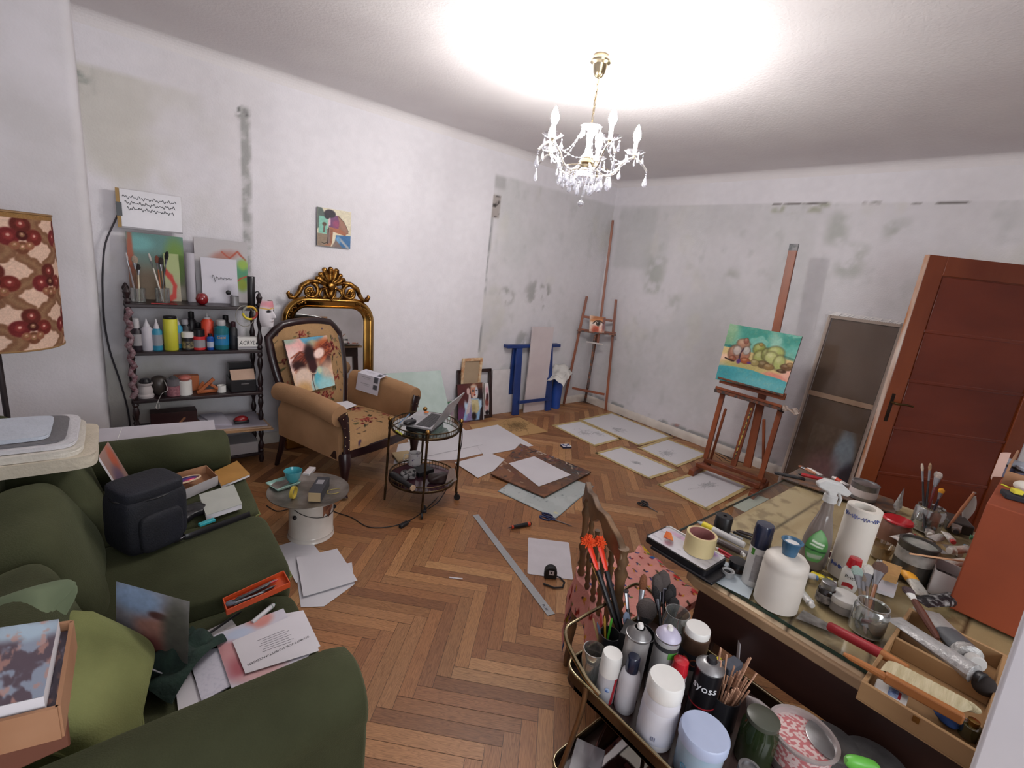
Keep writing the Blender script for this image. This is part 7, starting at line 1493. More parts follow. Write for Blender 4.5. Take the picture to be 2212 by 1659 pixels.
mb=MB(); mb.lathe([(1.04*r,0.85*h),(0.97*r,0.87*h),(0.62*r,0.93*h),(0.42*r,0.95*h),(0,0.95*h)],n=28); obj('tin_dome',mb,TIN,t,smooth=60)
t,r,h=spraycan('spray can with lilac dome and black-green label band',1416,1495,CS,1352,25,mat('pale_can','#a8a7a6',0.4,c2='#9c9b9a'),WHP,dome=True,group='open-nozzle spray cans')
mb=MB(); mb.lathe([(1.045*r,0.84*h),(1.0*r,0.88*h),(0.7*r,0.935*h),(0.42*r,0.955*h),(0,0.955*h)],n=28); obj('lilac_dome',mb,lil,t,smooth=60); mb=MB(); mb.lathe([(1.012*r,0.72*h),(1.012*r,0.78*h)],n=28,cap=False); obj('black_band',mb,INK,t); mb=MB(); mb.grid(lambda u,v:(r*1.02*math.sin(0.3+0.8*u),-r*1.02*math.cos(0.3+0.8*u),h*(0.64+0.09*v)),6,1); obj('green_mark',mb,mat('leaf_green','#4b8a34',0.5),t)
tv('varnish_tin','brown tin with white plastic lid, black band reading BO, on the tea trolley','tin',1478,1480,1355,27,[('tin',[(0.97,0),(1,0.02),(1,0.42),(1,0.43)],mat('pale_label','#a8a19b',0.4,c2='#8f8884',sc=30)),('black_band',[(1.004,0.42),(1.006,0.43),(1.006,0.66),(1.004,0.67)],INK),('brown_top',[(1,0.66),(1,0.86),(1.04,0.88),(1.02,0.90),(0,0.90)],mat('brown_tin','#5a4436',0.35,0.3)),('lid',[(0.86,0.89),(0.92,0.9),(0.92,0.99),(0.88,1),(0,1)],WHP)],words=[('BO',0.17,0.545,mat('copper_print','#8c4a30',0.5),1.01)])
tv('hairspray_can','black hairspray can with silver shoulder reading syoss','can',1506,1548,1420,28,[('can',[(0.97,0),(1,0.02),(1,0.84),(1,0.845)],mat('black_can','#171518',0.3)),('shoulder',[(1.03,0.84),(1.04,0.86),(0.93,0.88),(0.6,0.93),(0.45,0.94),(0,0.94)],TIN),('nozzle',[(0.36,0.93),(0.4,0.95),(0.3,1.0),(0,1.0)],BKP),('red_line',[(1.006,0.30),(1.006,0.32)],mat('emblem_red','#a3252e',0.4))],words=[('syoss',0.155,0.62,mat('print_white','#d9d9dc',0.5),1.01)])
tv('red_cap_bottle','small bottle with red cap squeezed behind the largest white bottle','bottle',1447,1530,1424,17,[('bottle',CYL(1,0,0.75),mat('rose_bottle','#9a8a8c',0.4)),('cap',[(1.0,0.74),(1.05,0.78),(0.9,0.98),(0.7,1.0),(0,1.0)],pv('red','#b8202c',0.2))])
tv('blue_lid_tub','round tub with pale blue lid and faint teal lettering at the bottom edge','tub',1500,1666,1578,49,[('tub',[(0.86,0),(0.92,0.03),(0.97,0.8)],mat('pale_tub','#b2b6c2',0.4,c2='#8fa9bb',sc=9)),('lid',[(1.03,0.78),(1.04,0.82),(1.03,0.97),(0.98,1.0),(0,1.0)],mat('pale_blue_lid','#a9b3cd',0.35))],words=[('CICTOX',0.15,0.35,mat('teal_print','#4a8aa6',0.5),0.965)])
def stick_cup():
    P=at(1552,1560,CS); t,r,h=vess('stick_cup','dark cup holding a bundle of wooden sticks','cup',1552,1560,CS,1500,30,[('cup',CUPIN,mat('dark_cup','#26262a',0.3))]); rnd=random.Random(12); L=0.15
    for i in range(42):
        a=rnd.uniform(0,6.283); q=math.sqrt(rnd.random()); b=P+Vector((0.62*r*q*math.cos(a),0.62*r*q*math.sin(a),0.008)); e=b+Vector((0.75*r*q*math.cos(a)+0.012,0.75*r*q*math.sin(a)-0.012,L*rnd.uniform(0.72,0.88)))
        if i in (0,1,2):e=b+Vector((-0.010+0.006*i,0.02,0.185+0.006*i))
        if i in (3,4,5):e=b+Vector((0.06,-0.03+0.01*(i-3),0.16+0.008*(i-3)))
        d=e-b; mb=MB(); mb.axial((0,0,0),d,[(0.0022,0),(0.0024,1)],6); solo('wooden_stick','thin pale wooden stick standing in the dark cup','stick',mb,mat('skewer_wood','#b98f76',0.6,c2='#a67c62',sc=40),group='wooden sticks in the dark cup',loc=b)
stick_cup()
def sponge():
    P=at(1560,1478,CS+0.02); t=thing('sanding_sponge','grey sanding sponge in clear packaging behind the wooden sticks','sponge',at(1565,1490,CS),-0.15); mb=MB(); mb.box(-0.032,-0.016,0.055,0.032,0.016,0.095); obj('sponge',mb,mat('slate_foam','#4f525c',0.9,c2='#474a54',sc=60),t,bevel=0.003); mb=MB(); mb.box(-0.033,-0.017,0.0,0.033,0.017,0.054); obj('clear_pack',mb,clear('pack_plastic','#d8cfcc',0.25,0.06,0.35,'#5c4a48'),t)
    q=at(1536,1480,CS); mb=MB(); mb.box(-0.009,-0.004,0,0.009,0.004,0.095); solo('yellow_strip','bright yellow strip standing beside the grey sanding sponge','strip',mb,mat('bright_yellow','#d3c22a',0.6),loc=q,rz=-0.2)
    q=at(1590,1465,CS); mb=MB(); mb.slab([Vector(v) for v in ((-0.05,0,0.0),(0.055,0,0.0),(0.06,0.01,0.085),(0.0,0.012,0.115))],Vector((0,-1,0)),0.001); solo('white_leaflet','white paper leaflet standing behind the sanding sponge','paper',mb,paper,loc=q,rz=0.5)
sponge()
GG=clear('bottle_green','#39482c',0.12,0.05,0.55,'#2c3a20')
tv('green_jar','dark green glass jar with a grey lid on the tea trolley','jar',1622,1640,1548,36,[('jar',[(0.9,0),(1,0.05),(1,0.75),(0.85,0.9),(0.86,0.94)],GG),('lid',[(0.88,0.9),(0.9,0.92),(0.9,0.99),(0.86,1),(0,1)],mat('grey_green_lid','#4a4c42',0.35))])
t,r,h=tv('measuring_jug','translucent plastic jug with pink checked side and handle on the tea trolley','jug',1712,1655,1582,62,[('jug',[(0.72,0),(0.78,0.03),(1,0.97),(1.08,0.97),(1.08,1),(0.97,1),(0.93,0.9),(0.75,0.06),(0,0.06)],clear('milky_plastic','#efe9e6',0.15,0.15,0.45,'#b9aeac')),('checked_label',[(0.86,0.3),(0.985,0.86)],mat('pink_check','#b56a6c',0.5,c2='#cfb8b4',sc=110,lo=0.45,hi=0.55,detail=0))])
mb=MB(); mb.tube([(-r*1.0,0,h*0.95),(-r*1.45,0.0,h*1.0),(-r*1.75,0,h*0.96),(-r*1.7,0,h*0.8),(-r*1.45,0,h*0.75)],[0.009,0.011,0.012,0.009,0.006],8,flat=0.8); obj('handle',mb,clear('milky_plastic','#efe9e6'),t,smooth=80)
bowl=[(0.5,0),(0.8,0.2),(1,1),(0.97,1),(0.77,0.22),(0,0.06)]
tv('glass_bowl','empty clear glass bowl right behind the checked jug','bowl',1775,1668,1602,50,[('bowl',bowl,GLS),('bright_rim',[(0.985,0.985),(1.01,1.0),(0.985,1.01)],TIN)],group=None)
tv('glass_bowl','wide clear glass bowl furthest right under the table edge','bowl',1868,1712,1650,62,[('bowl',bowl,GLS),('bright_rim',[(0.985,0.985),(1.01,1.0),(0.985,1.01)],TIN)])
mb=MB(); mb.ball((0,0,0),0.036,0.013,0.016,16,8,0.7); solo('green_plastic_lid','bright lime green plastic handle at the very bottom of the trolley','handle',mb,pv('lime','#6cc04e',0.35),loc=at(1862,1652,CS+0.12),rz=-0.9)
mb=MB(); mb.lathe([(0,0),(0.02,0.0),(0.024,0.005),(0.024,0.10),(0.018,0.10),(0.018,0.095),(0,0.095)],n=24); solo('ring_pull_can','small can with a pale ring-shaped top at the bottom edge','can',mb,TIN,loc=at(1598,1735,CS+0.0)+Vector((0,0,0.0)))
P=at(1650,1690,CS+0.14); mb=MB(); mb.lathe([(0.012,0),(0.024,0.0),(0.025,0.004),(0.012,0.004)],n=24,sy=0.8); mb.rod((0,0,-0.10),(0,0,0.002),0.006); solo('paper_tag','small white round tag with orange mark in front of the checked jug','tag',mb,WHP,loc=at(1712,1700,CS+0.10))
# corner glass, pencil pot, black box and jars of brushes
tv('tape_glass','clear tumbler with a ring of tape inside in the near corner of the tea trolley','glass',1272,1470,1402,24,[('glass',CUPIN,GLS),('tape_ring',[(0.5,0.35),(0.62,0.35),(0.62,0.62),(0.5,0.62),(0.5,0.35)],mat('brown_ring','#6a5048',0.5))])
t,r,h=tv('pencil_pot','dark pot with coloured pens, red, yellow and green, on the tea trolley','pot',1306,1430,1368,22,[('pot',CUPIN,mat('dark_cup','#26262a',0.3))]); B=at(1306,1430,CS+0.004)
for i,(x,y,c) in enumerate(((1281,1336,'#a88a5c'),(1298,1322,'#b32a2c'),(1306,1330,'#c49a34'),(1322,1335,'#55c03c'),(1290,1345,'#5a6a86'))):e=at(x,y,CS+0.13); b=B+Vector((0.005*(i-2),0.004*((i*3)%5-2),0)); mb=MB(); mb.axial((0,0,0),e-b,[(0.003,0),(0.0036,0.92),(0.001,1)],8); solo('pencil',('tan','red','yellow','bright green','grey-blue')[i]+' pencil standing in the dark pencil pot','pencil',mb,mat('pencil_%d' % i,c,0.4),loc=b)
mb=MB(); mb.box(-0.035,-0.03,0,0.035,0.03,0.13); o=solo('black_carton','tall black carton with open flap behind the short white spray can','carton',mb,mat('black_card','#151417',0.5),loc=at(1352,1440,CS),rz=0.35,bevel=0.002)
jar_of('glass jar packed with black cosmetic brushes beside the worktable edge',1436,1445,1322,27,z=CS); B=at(1436,1445,CS+0.012)
for i,(x,y,zz,w,l_) in enumerate(((1420,1240,0.72,4.2,'grey fluffy cosmetic brush, left of the tall pair'),(1434,1232,0.73,4.4,'grey fluffy cosmetic brush, tallest in the jar by the table'),(1452,1262,0.71,3.2,'black brush right of the tall fluffy pair'),(1458,1290,0.70,3.4,'black brush hanging to the right in the jar'),(1446,1272,0.71,2.6,'thin black brush in the middle of the jar'),(1415,1262,0.70,3.0,'short black brush at the left of the jar'))):brush(B+Vector((0.006*(i-2.5),0.005*(i%3-1),0.002*i)),at(x,y,zz),0.0045,'#1c1a1d','#4c4442' if i< 2 else '#221f20',w,0.16,0.2,l_,0.9,ferr=mat('dark_chrome','#56545a',0.25,0.9),group='cosmetic brushes in the glass jar')
tv('brush_tumbler','dark tumbler of large brushes behind the two open-nozzle spray cans','tumbler',1372,1428,1366,30,[('tumbler',CUPIN,mat('dark_cup','#26262a',0.3))]); B=at(1372,1428,CS+0.004)
brush(B+Vector((0.012,0,0.0)),at(1402,1292,0.66),0.006,'#1c1a1d','#5c5452',5.0,0.14,0.34,'very large round grey powder brush in the middle of the tea trolley',0.9)
brush(B+Vector((0.0,0.008,0.002)),at(1392,1240,0.71),0.0045,'#1c1a1d','#7a4a2e',2.6,0.36,0.2,'brush with rust-brown tip and silver ferrule above the tea trolley',0.9)
brush(B+Vector((-0.012,0,0.003)),at(1352,1272,0.70),0.006,'#2a2628','#3a3234',1.4,0.22,0.06,'thin pale-ferruled brush over the black carton')
brush(B+Vector((-0.015,0.01,0.005)),at(1352,1322,0.66),0.005,'#2a2628','#8090a8',2.6,0.1,0.3,'fuzzy blue-grey brush beside the black carton')
brush(B+Vector((-0.02,0.004,0.006)),at(1276,1205,0.74),0.0075,'#4a3c34','#3a3030',1.2,0.22,0.05,'thick grimy wooden brush crossing the chair back',ferr=tb2)
def arrow_sticks():
    for i,(tx,ty) in enumerate(((1268,1163),(1293,1166))):
        b=B+Vector((-0.022+0.006*i,0.012,0.009)); e=at(tx,ty,0.80); d=e-b; L=d.length; u=d/L
        t=thing('feathered_stick',('left','right')[i]+' black stick with orange plastic fins and fluffy orange tip','stick',b,0,'orange-tipped sticks'); mb=MB(); mb.axial((0,0,0),d*0.72,[(0.007,0),(0.008,0.7),(0.009,1)],10); obj('shaft',mb,BKP,t)
        mb=MB(); mb.axial(d*0.70,d*0.97,[(0.003,0),(0.008,0.2),(0.011,0.8),(0.008,1)],8,sy=0.35); obj('orange_fin',mb,pv('signal_orange','#e0361c',0.4),t)
        mb=MB(); rnd=random.Random(i)
        for k in range(110):a_,b_=rnd.uniform(0,6.283),rnd.uniform(-0.6,1.4); q=Vector((math.cos(a_)*math.cos(b_),math.sin(a_)*math.cos(b_),math.sin(b_)))*rnd.uniform(0.014,0.027); mb.tube([d*0.97,d*0.97+q*0.6,d*0.97+q],[0.003,0.004,0.0015],4)
        f=obj('fluff',mb,mat('orange_fluff','#e0501c',0.9),t); f['kind']='stuff'
arrow_sticks()
# lower tier
def palette_case():
    P=at(1345,1640,0.19); t=thing('makeup_case','dark clear-lidded case with red and pink pieces on the lower tier of the tea trolley','case',(P.x,P.y,0.1715),0.35); mb=MB(); mb.box(-0.10,-0.08,0,0.10,0.08,0.035); obj('case',mb,mat('dark_purple_plastic','#2a1c24',0.25),t,bevel=0.004)
    for i,(x,y,a,c) in enumerate(((-0.05,-0.03,0.3,'#c02a28'),(-0.02,-0.045,-0.4,'#c98a84'),(0.02,-0.05,0.7,'#c9857c'),(0.04,0.0,0.1,'#7a2a34'))):mb=MB(); mb.M=rotz(a); mb.box(x-0.006,y-0.022,0.0352,x+0.006,y+0.022,0.042); obj('lipstick',mb,mat('lip_%d' % i,c,0.35),t)
    mb=MB(); mb.box(-0.102,-0.082,0.043,0.102,0.082,0.046); obj('clear_lid',mb,clear('case_lid','#d0c8cc',0.12),t)
    mb=MB(); mb.box(-0.06,-0.045,0,0.06,0.045,0.05); solo('clear_box','frosted clear box on the lower tier, cut by the bottom edge','box',mb,clear('frosted','#c9c6ca',0.1,0.2,0.5,'#77737a'),loc=at(1262,1672,0.1715),rz=0.5,bevel=0.003)
palette_case()

# ---------------------------------------------------------------- things on the sofa
QZ=0.448
def pillow(label,c,rx,ry,rz,M_,seed,m=velvet2,e=0.6):
    t=thing('cushion',label,'cushion',c); obj('cover',puff((0,0,0),rx,ry,rz,e,amp=0.028,seed=seed,sc=6,M=M_,pinch=0.8),m,t,smooth=80)
    mb=MB(); n=40; S=lambda q:math.copysign(abs(q)**e,q); W_=lambda a,b:1-0.2*(1-abs(a*b)); pts=[M_ @ Vector((rx*a*W_(a,b),ry*b*W_(a,b),0)) for a,b in [(S(math.cos(6.283*i/n)),S(math.sin(6.283*i/n))) for i in range(n)]]; mb.tube(pts,0.004,6,closed=True); obj('piping',mb,m,t)
pillow('large light olive cushion leaning against the near sofa arm',Vector((-0.165,1.27,0.585)),0.22,0.21,0.085,Matrix.Rotation(math.radians(-8),4,'Z') @ Matrix.Rotation(math.radians(36),4,'Y'),3,e=0.45)
pillow('greyish green cushion at the left frame edge above the magazines',at(-25,1375,0.66),0.17,0.13,0.08,Matrix.Rotation(math.radians(-20),4,'Z') @ Matrix.Rotation(math.radians(-25),4,'Y'),9,mat('sage_velvet','#69765a',0.85,c2='#55624a',sc=4,sheen=0.3))
def magazine_box():
    Z=0.93; P=[at(x,y,Z) for x,y in ((150,1302),(118,1480),(-60,1520),(-60,1330))]; c=sum(P,Vector())/4; t=thing('magazine_box','brown cardboard box with magazines at the left frame edge','box',(c.x,c.y,Z-0.10)); o=[Vector((p.x-c.x,p.y-c.y,0)) for p in P]; k=mat('brown_cardboard','#a3795a',0.8,c2='#94694a',sc=7)
    for i in range(4):a,b=o[i],o[(i+1)%4]; mb=MB(); mb.beam(a+Vector((0,0,0.03)),b+Vector((0,0,0.03)),0.006,0.06); obj('side_panel',mb,k,t)
    mb=MB(); mb.slab([p*0.98+Vector((0,0,0.004)) for p in o],Vector((0,0,1)),0.004); obj('bottom_panel',mb,k,t)
    for i,(s,z,dx,cs,l_) in enumerate(((0.94,0.045,0.0,('#8a8494','#4c4450'),'lower magazine in the cardboard box with a dark purple cover'),(0.9,0.078,-0.01,('#574a54','#8f9cae'),'top magazine in the cardboard box with pale blue sky on its cover'))):
        p=Pic(70,60,cs[0],1.2,0.05,i+3); p.blot(cs[1],4,0.45,i+5,0.9); p.ell(0.4,0.9,0.6,0.14,'#a9c0d0',0.5,0,0.9*i); p.line([(0.75,0.25),(0.74,0.8)],0.02,'#c9c0c0',0.8,0.7); p.blot('#b98a7c',7,0.62,8,0.7); p.ell(0.85,0.93,0.04,0.02,'#b0303a',0.3)
        q=[v*s for v in o]; tt=thing('magazine',l_,'magazine',(c.x+dx,c.y,Z-0.10+z)); picture('cover',p,(0,0,0),(0,0,0),(0,0,0),painted('glossy_cover',0.3),tt,fn=quadfn(q[1],q[2],q[3],q[0])); mb=MB(); mb.slab([v-Vector((0,0,0.001)) for v in q],Vector((0,0,1)),0.03); obj('pages',mb,paper,tt)
magazine_box()
mb=MB(); mb.box(-0.09,-0.09,0,0.07,0.12,0.10); solo('brown_side_box','plain brown box under the magazine box by the sofa back','box',mb,mat('reddish_card','#6b4030',0.6),loc=at(10,1480,0.83)-Vector((0.0,0,0.102)),rz=0.1,bevel=0.003)
def open_magazine():
    c=at(268,1478,0.41); t=thing('open_magazine','open magazine with a face on its cover standing on the near seat','magazine',(c.x,c.y,0.40),math.radians(-58)); p=Pic(60,80,'#8f8a90',0.75,0.04,3); p.ell(0.55,0.55,0.28,0.36,'#a8786c',0.4); p.ell(0.3,0.85,0.4,0.2,'#8fa3c4',0.5); p.ell(0.6,0.7,0.14,0.05,'#5a3a3a',0.4); p.ell(0.5,0.3,0.2,0.12,'#7d4a44',0.5); p.ell(0.85,0.5,0.2,0.5,'#5c5a54',0.5); p.grain(0.1,20)
    picture('cover',p,(0,0,0),(0,0,0),(0,0,0),painted('glossy_cover',0.3),t,fn=lambda u,v:(-0.12+0.24*u,0.055+0.02*v+0.03*u,0.24*v)); mb=MB(); mb.grid(lambda u,v:(-0.12+0.20*u,0.05-0.10*v+0.02*u*u,0.15*v),6,6,0.003); obj('back_pages',mb,paper,t)
open_magazine()
mb=MB(); mb.grid(lambda u,v:(0.22*(u-0.5),0.15*(v-0.5),0.035*abs(math.sin(u*8+v*3))*math.sin(math.pi*v)+0.015*math.sin(v*19)*u+0.004+0.04*math.sin(math.pi*u)),34,26,0.006); solo('green_scarf','crumpled dark green scarf on the seat between magazine and papers','scarf',mb,mat('bottle_green_wool','#24382f',0.95,c2='#1b2a25',sc=20,bump=0.4),loc=at(382,1440,0.40),rz=0.8,smooth=80)
SZ_=0.392
def sflat(name,label,cat,pts,z,m=paper,th=0.0015):P=[at(x,y,z) for x,y in pts]; c=sum(P,Vector())/len(P); mb=MB(); mb.slab([p-c for p in P],Vector((0,0,1)),th); return solo(name,label,cat,mb,m,loc=c)
sflat('paper_pad','white sheet with ring-binder holes, leftmost of the papers by the near arm','paper',[(375,1448),(405,1430),(440,1520),(385,1535)],SZ_,th=0.004)
sflat('paper_pad','lined white page with grey handwriting beside the pink booklet','paper',[(405,1410),(470,1400),(500,1480),(436,1515)],SZ_+0.006,mat('handwritten_page','#c9c7d2',0.7,c2='#b9b8c6',sc=90,lo=0.3,hi=0.5),th=0.004)
def booklet():
    z=SZ_+0.012; P=[at(x,y,z) for x,y in ((500,1487),(668,1420),(612,1314),(462,1372))]; c=sum(P,Vector())/4; p=Pic(90,80,'#c4c2cc',1.2,0.03,4); p.ell(0.12,0.6,0.2,0.25,'#c08a8c',0.5); p.ell(0.2,0.25,0.2,0.2,'#a85a62',0.6); p.ell(0.4,0.08,0.3,0.1,'#cfa6a6',0.5); p.ell(0.62,0.95,0.18,0.14,'#c98a82',0.4); p.ell(0.3,0.85,0.2,0.1,'#b4c0d4',0.5)
    t=thing('pink_booklet','booklet with pink skin-toned photograph under the printed sheet','booklet',c); picture('cover',p,(0,0,0),(0,0,0),(0,0,0),painted('glossy_cover',0.3),t,fn=quadfn(*[q-c for q in P])); mb=MB(); mb.slab([q-c-Vector((0,0,0.0005)) for q in P],Vector((0,0,1)),0.006); obj('pages',mb,paper,t)
    z +=0.006; P=[at(x,y,z) for x,y in ((502,1385),(640,1326),(690,1405),(530,1455))]; c=sum(P,Vector())/4; t=thing('printed_sheet','top white sheet with a heading in bold capitals and rows of small print','paper',c); mb=MB(); mb.slab([q-c for q in P],Vector((0,0,1)),0.0012); obj('sheet',mb,paper,t); q=quadfn(*[v-c for v in P])
    X_=(P[1]-P[0]).normalized(); Y_=Vector((0,0,1)).cross(X_); M_=frame(q(0.52,0.70)+Vector((0,0,0.0004)),-X_,-Y_,(0,0,1)); text('SCHRITT-FÜR-SCHRITT-ANZEIGEN',0.0115,M_,INK,t,ext=0.0001)
    for i in range(7):
        mb=MB(); a,b=q(0.30+0.03*(i%3),0.60-0.055*i),q(0.72+0.05*(i%2),0.60-0.055*i); n=26
        for k in range(1):mb.tube([a.lerp(b,j/n)+Y_*0.0012*math.sin(j*2.3)*math.sin(j*0.9+i)+Vector((0,0,0.0004)) for j in range(n+1)],0.0006,4)
        obj('text_line',mb,mat('print_grey2','#6a6870',0.6),t)
booklet()
sflat('white_sheet','white sheet with stepped corner under the pink booklet nearest the seat front','paper',[(590,1330),(655,1318),(692,1395),(650,1428)],SZ_+0.004)
sflat('photo_card','small white card with a dark photo beside the black pencil','card',[(430,1370),(500,1337),(520,1365),(440,1395)],SZ_+0.004,mat('photo_card','#bdbab8',0.5,c2='#5a4c48',sc=25,lo=0.3,hi=0.4),th=0.002)
def spen(label,a,b,r,c1,tip=None,z=SZ_+0.012,group=None):
    A,B=at(*a,z),at(*b,z+0.004); mb=MB(); t=thing('pencil',label,'pencil',A,0,group); mb.axial((0,0,0),B-A,[(r*0.8,0),(r,0.05),(r,0.9),(r*0.3,1)],10); obj('barrel',mb,mat('pen_'+c1.strip('#'),c1,0.4),t)
    if tip:mb=MB(); mb.axial((B-A)*0.82,(B-A)*1.01,[(r*1.05,0),(r*0.8,0.5),(r*0.3,1)],10); obj('cap',mb,mat('pen_'+tip.strip('#'),tip,0.4),t)
spen('long black pencil lying over the small photo card',(442,1375),(522,1320),0.004,'#1a1a1c'); spen('white marker with green cap near the orange pencil box',(545,1345),(594,1304),0.008,'#c9c9cc','#1f6a44')
def pencil_box():
    z=0.447; P=[at(x,y,z+0.012) for x,y in ((482,1297),(612,1237),(626,1262),(490,1322))]; c=sum(P,Vector())/4; c.z=z; o=[Vector((p.x-c.x,p.y-c.y,0)) for p in P]; t=thing('orange_pencil_box','open orange pencil box on the sofa seat','box',c); m=mat('orange_card_box','#c0481c',0.5)
    for i in range(4):a,b=o[i],o[(i+1)%4]; mb=MB(); mb.beam(a+Vector((0,0,0.010)),b+Vector((0,0,0.010)),0.003,0.02); obj('side_panel',mb,m,t)
    mb=MB(); mb.slab([p*0.99+Vector((0,0,0.003)) for p in o],Vector((0,0,1)),0.003); obj('bottom_panel',mb,m,t)
    q=quadfn(*[v+c for v in o])
    for i,(u0,v0,u1,v1,cc,r,l_) in enumerate(((0.18,0.30,0.85,0.22,'#1c1c20',0.004,'black pencil along the far side of the orange box'),(0.30,0.35,0.88,0.36,'#a02024',0.0035,'red pencil in the orange box'),(0.10,0.55,0.72,0.50,'#202024',0.0045,'thick black pencil in the middle of the orange box'),(0.12,0.72,0.80,0.62,'#2a2a30',0.004,'dark pencil at the near side of the orange box'),(0.15,0.62,0.6,0.80,'#8a8c90',0.003,'silver pencil lying askew in the orange box'),(0.2,0.45,0.75,0.42,'#3a3436',0.003,'thin dark pencil in the orange box'))):
        a,b=q(u0,v0)+Vector((0,0,0.010+0.004*(i%3))),q(u1,v1)+Vector((0,0,0.010+0.004*(i%3))); mb=MB(); mb.axial((0,0,0),b-a,[(r*0.9,0),(r,0.04),(r,0.92),(0.0005,1)],8); solo('pencil',l_,'pencil',mb,mat('pen_'+cc.strip('#'),cc,0.4),loc=a,group='pencils in the orange box')
    mb=MB(); mb.ball((0,0,0.01),0.018,0.012,0.008,10,6); solo('eraser','grey kneaded eraser at the left end of the orange box','eraser',mb,mat('putty','#5a5e6a',0.8),loc=q(0.09,0.5)+Vector((0,0,0.004)))
pencil_box()
def camera_bag():
    c=at(322,1168,QZ); c.z=QZ; rz=math.radians(25); t=thing('camera_bag','dark navy padded camera bag standing on the sofa','bag',c,rz); nv=mat('navy_nylon','#10121f',0.75,c2='#0b0c14',sc=7,bump=0.3,bsc=200,sheen=0.15)
    obj('body',puff((0,0,0.118),0.108,0.088,0.118,0.35,amp=0.008,seed=2),nv,t,smooth=70); mb=MB()
    obj('lid',puff((0.0,0,0.232),0.102,0.084,0.026,0.4,amp=0.004,seed=4),nv,t,smooth=70); mb=MB(); mb.tube([(0.107*math.cos(a),0.087*math.sin(a),0.212) for a in [6.283*i/30 for i in range(30)]],0.0025,5,closed=True); obj('zip',mb,BKP,t)
    obj('front_pocket',puff((0.0,-0.086,0.085),0.072,0.022,0.075,0.4,amp=0.004,seed=6),nv,t,smooth=70)
    mb=MB(); P=[at(x,y,z)-c for x,y,z in ((372,1100,0.55),(392,1150,0.47),(400,1160,0.462),(430,1150,0.462),(480,1132,0.46),(540,1110,0.46))]; mb.tube([rotz(-rz) @ p for p in smoothpath(P)],0.012,6,flat=0.25); st=obj('strap',mb,BKP,t,smooth=80)
    mb=MB(); q=rotz(-rz) @ (at(385,1165,0.46)-c); mb.box(q.x-0.02,q.y-0.012,q.z-0.005,q.x+0.02,q.y+0.012,q.z+0.008); obj('buckle',mb,mat('dark_chrome','#56545a',0.25,0.9),st,bevel=0.003)
camera_bag()
obj_=puff((0,0,0.018),0.07,0.045,0.018,0.6,amp=0.02,seed=5,sc=22); solo('black_camera_strap','bundled black camera strap between the camera bag and the grey book','strap',obj_,BKP,loc=at(410,1115,QZ),rz=0.5,smooth=80)
mb=MB(); mb.box(-0.03,-0.01,0,0.03,0.01,0.012); solo('turquoise_lighter','small turquoise plastic piece lying on the black strap','clip',mb,pv('turquoise','#2f9ba4',0.4),loc=at(447,1131,0.475),rz=0.35,bevel=0.003)
def lump(name,label,cat,pts,z,th,m,pages=None):
    P=[at(x,y,z) for x,y in pts]; c=sum(P,Vector())/4; t=thing(name,label,cat,c); mb=MB(); mb.slab([p-c for p in P],Vector((0,0,1)),0.003); obj('cover',mb,m,t); mb=MB(); mb.slab([(p-c)*0.985-Vector((0,0,0.003)) for p in P],Vector((0,0,1)),th-0.003); obj('pages',mb,pages or paper,t); return t
lump('grey_book','pale grey book lying askew on the sofa seat','book',[(430,1068),(505,1046),(523,1088),(445,1113)],QZ+0.032,0.024,mat('pale_grey_cover','#aeb0a8',0.6))
lump('orange_notebook','thin notebook with an orange tab under the pale grey book','notebook',[(440,1095),(490,1080),(500,1103),(450,1118)],QZ+0.008,0.007,paper,mat('signal_tab','#c2502a',0.6))
lump('kraft_envelope','ochre padded envelope in the far corner of the sofa','envelope',[(463,1018),(512,995),(540,1024),(478,1049)],QZ+0.02,0.014,mat('ochre_envelope','#a87a3a',0.7,c2='#9c7034',sc=9))
def shoe_box():
    z=0.495; P=[at(x,y,z) for x,y in ((345,1032),(445,1005),(470,1028),(372,1070))]; c=sum(P,Vector())/4; c.z=QZ+0.001; o=[Vector((p.x-c.x,p.y-c.y,0)) for p in P]; t=thing('open_carton','open white-sided carton with goggles inside, against the far sofa arm','carton',c); h=z-c.z
    for i in range(4):a,b=o[i],o[(i+1)%4]; mb=MB(); mb.beam(a+Vector((0,0,h/2)),b+Vector((0,0,h/2)),0.004,h); obj('side_panel',mb,mat('carton_grey_white','#a5a0a0',0.7) if i==2 else mat('brown_cardboard','#a3795a',0.8),t)
    mb=MB(); mb.slab([p*0.98+Vector((0,0,0.004)) for p in o],Vector((0,0,1)),0.003); obj('bottom_panel',mb,mat('brown_cardboard','#a3795a',0.8),t)
    g=thing('goggles','goggles with cream band and red-blue lens in the open carton','goggles',at(402,1038,z-0.005),0.35); mb=MB(); mb.ball((0,0,0),0.055,0.022,0.014,14,8); obj('lens',mb,mat('mirror_lens','#8a2030',0.08,0.6,c2='#2a4a9c',sc=14,lo=0.4,hi=0.6),g,smooth=80); mb=MB(); mb.tube([(0.06*math.cos(a),0.026*math.sin(a),0.004) for a in [6.283*i/24 for i in range(24)]],0.005,6,closed=True); mb.tube([(-0.06,0,0.004),(-0.10,-0.02,0.0),(-0.12,-0.03,-0.02)],0.004,6); obj('band',mb,mat('cream_band','#c4a98c',0.6),g,smooth=80)
shoe_box()
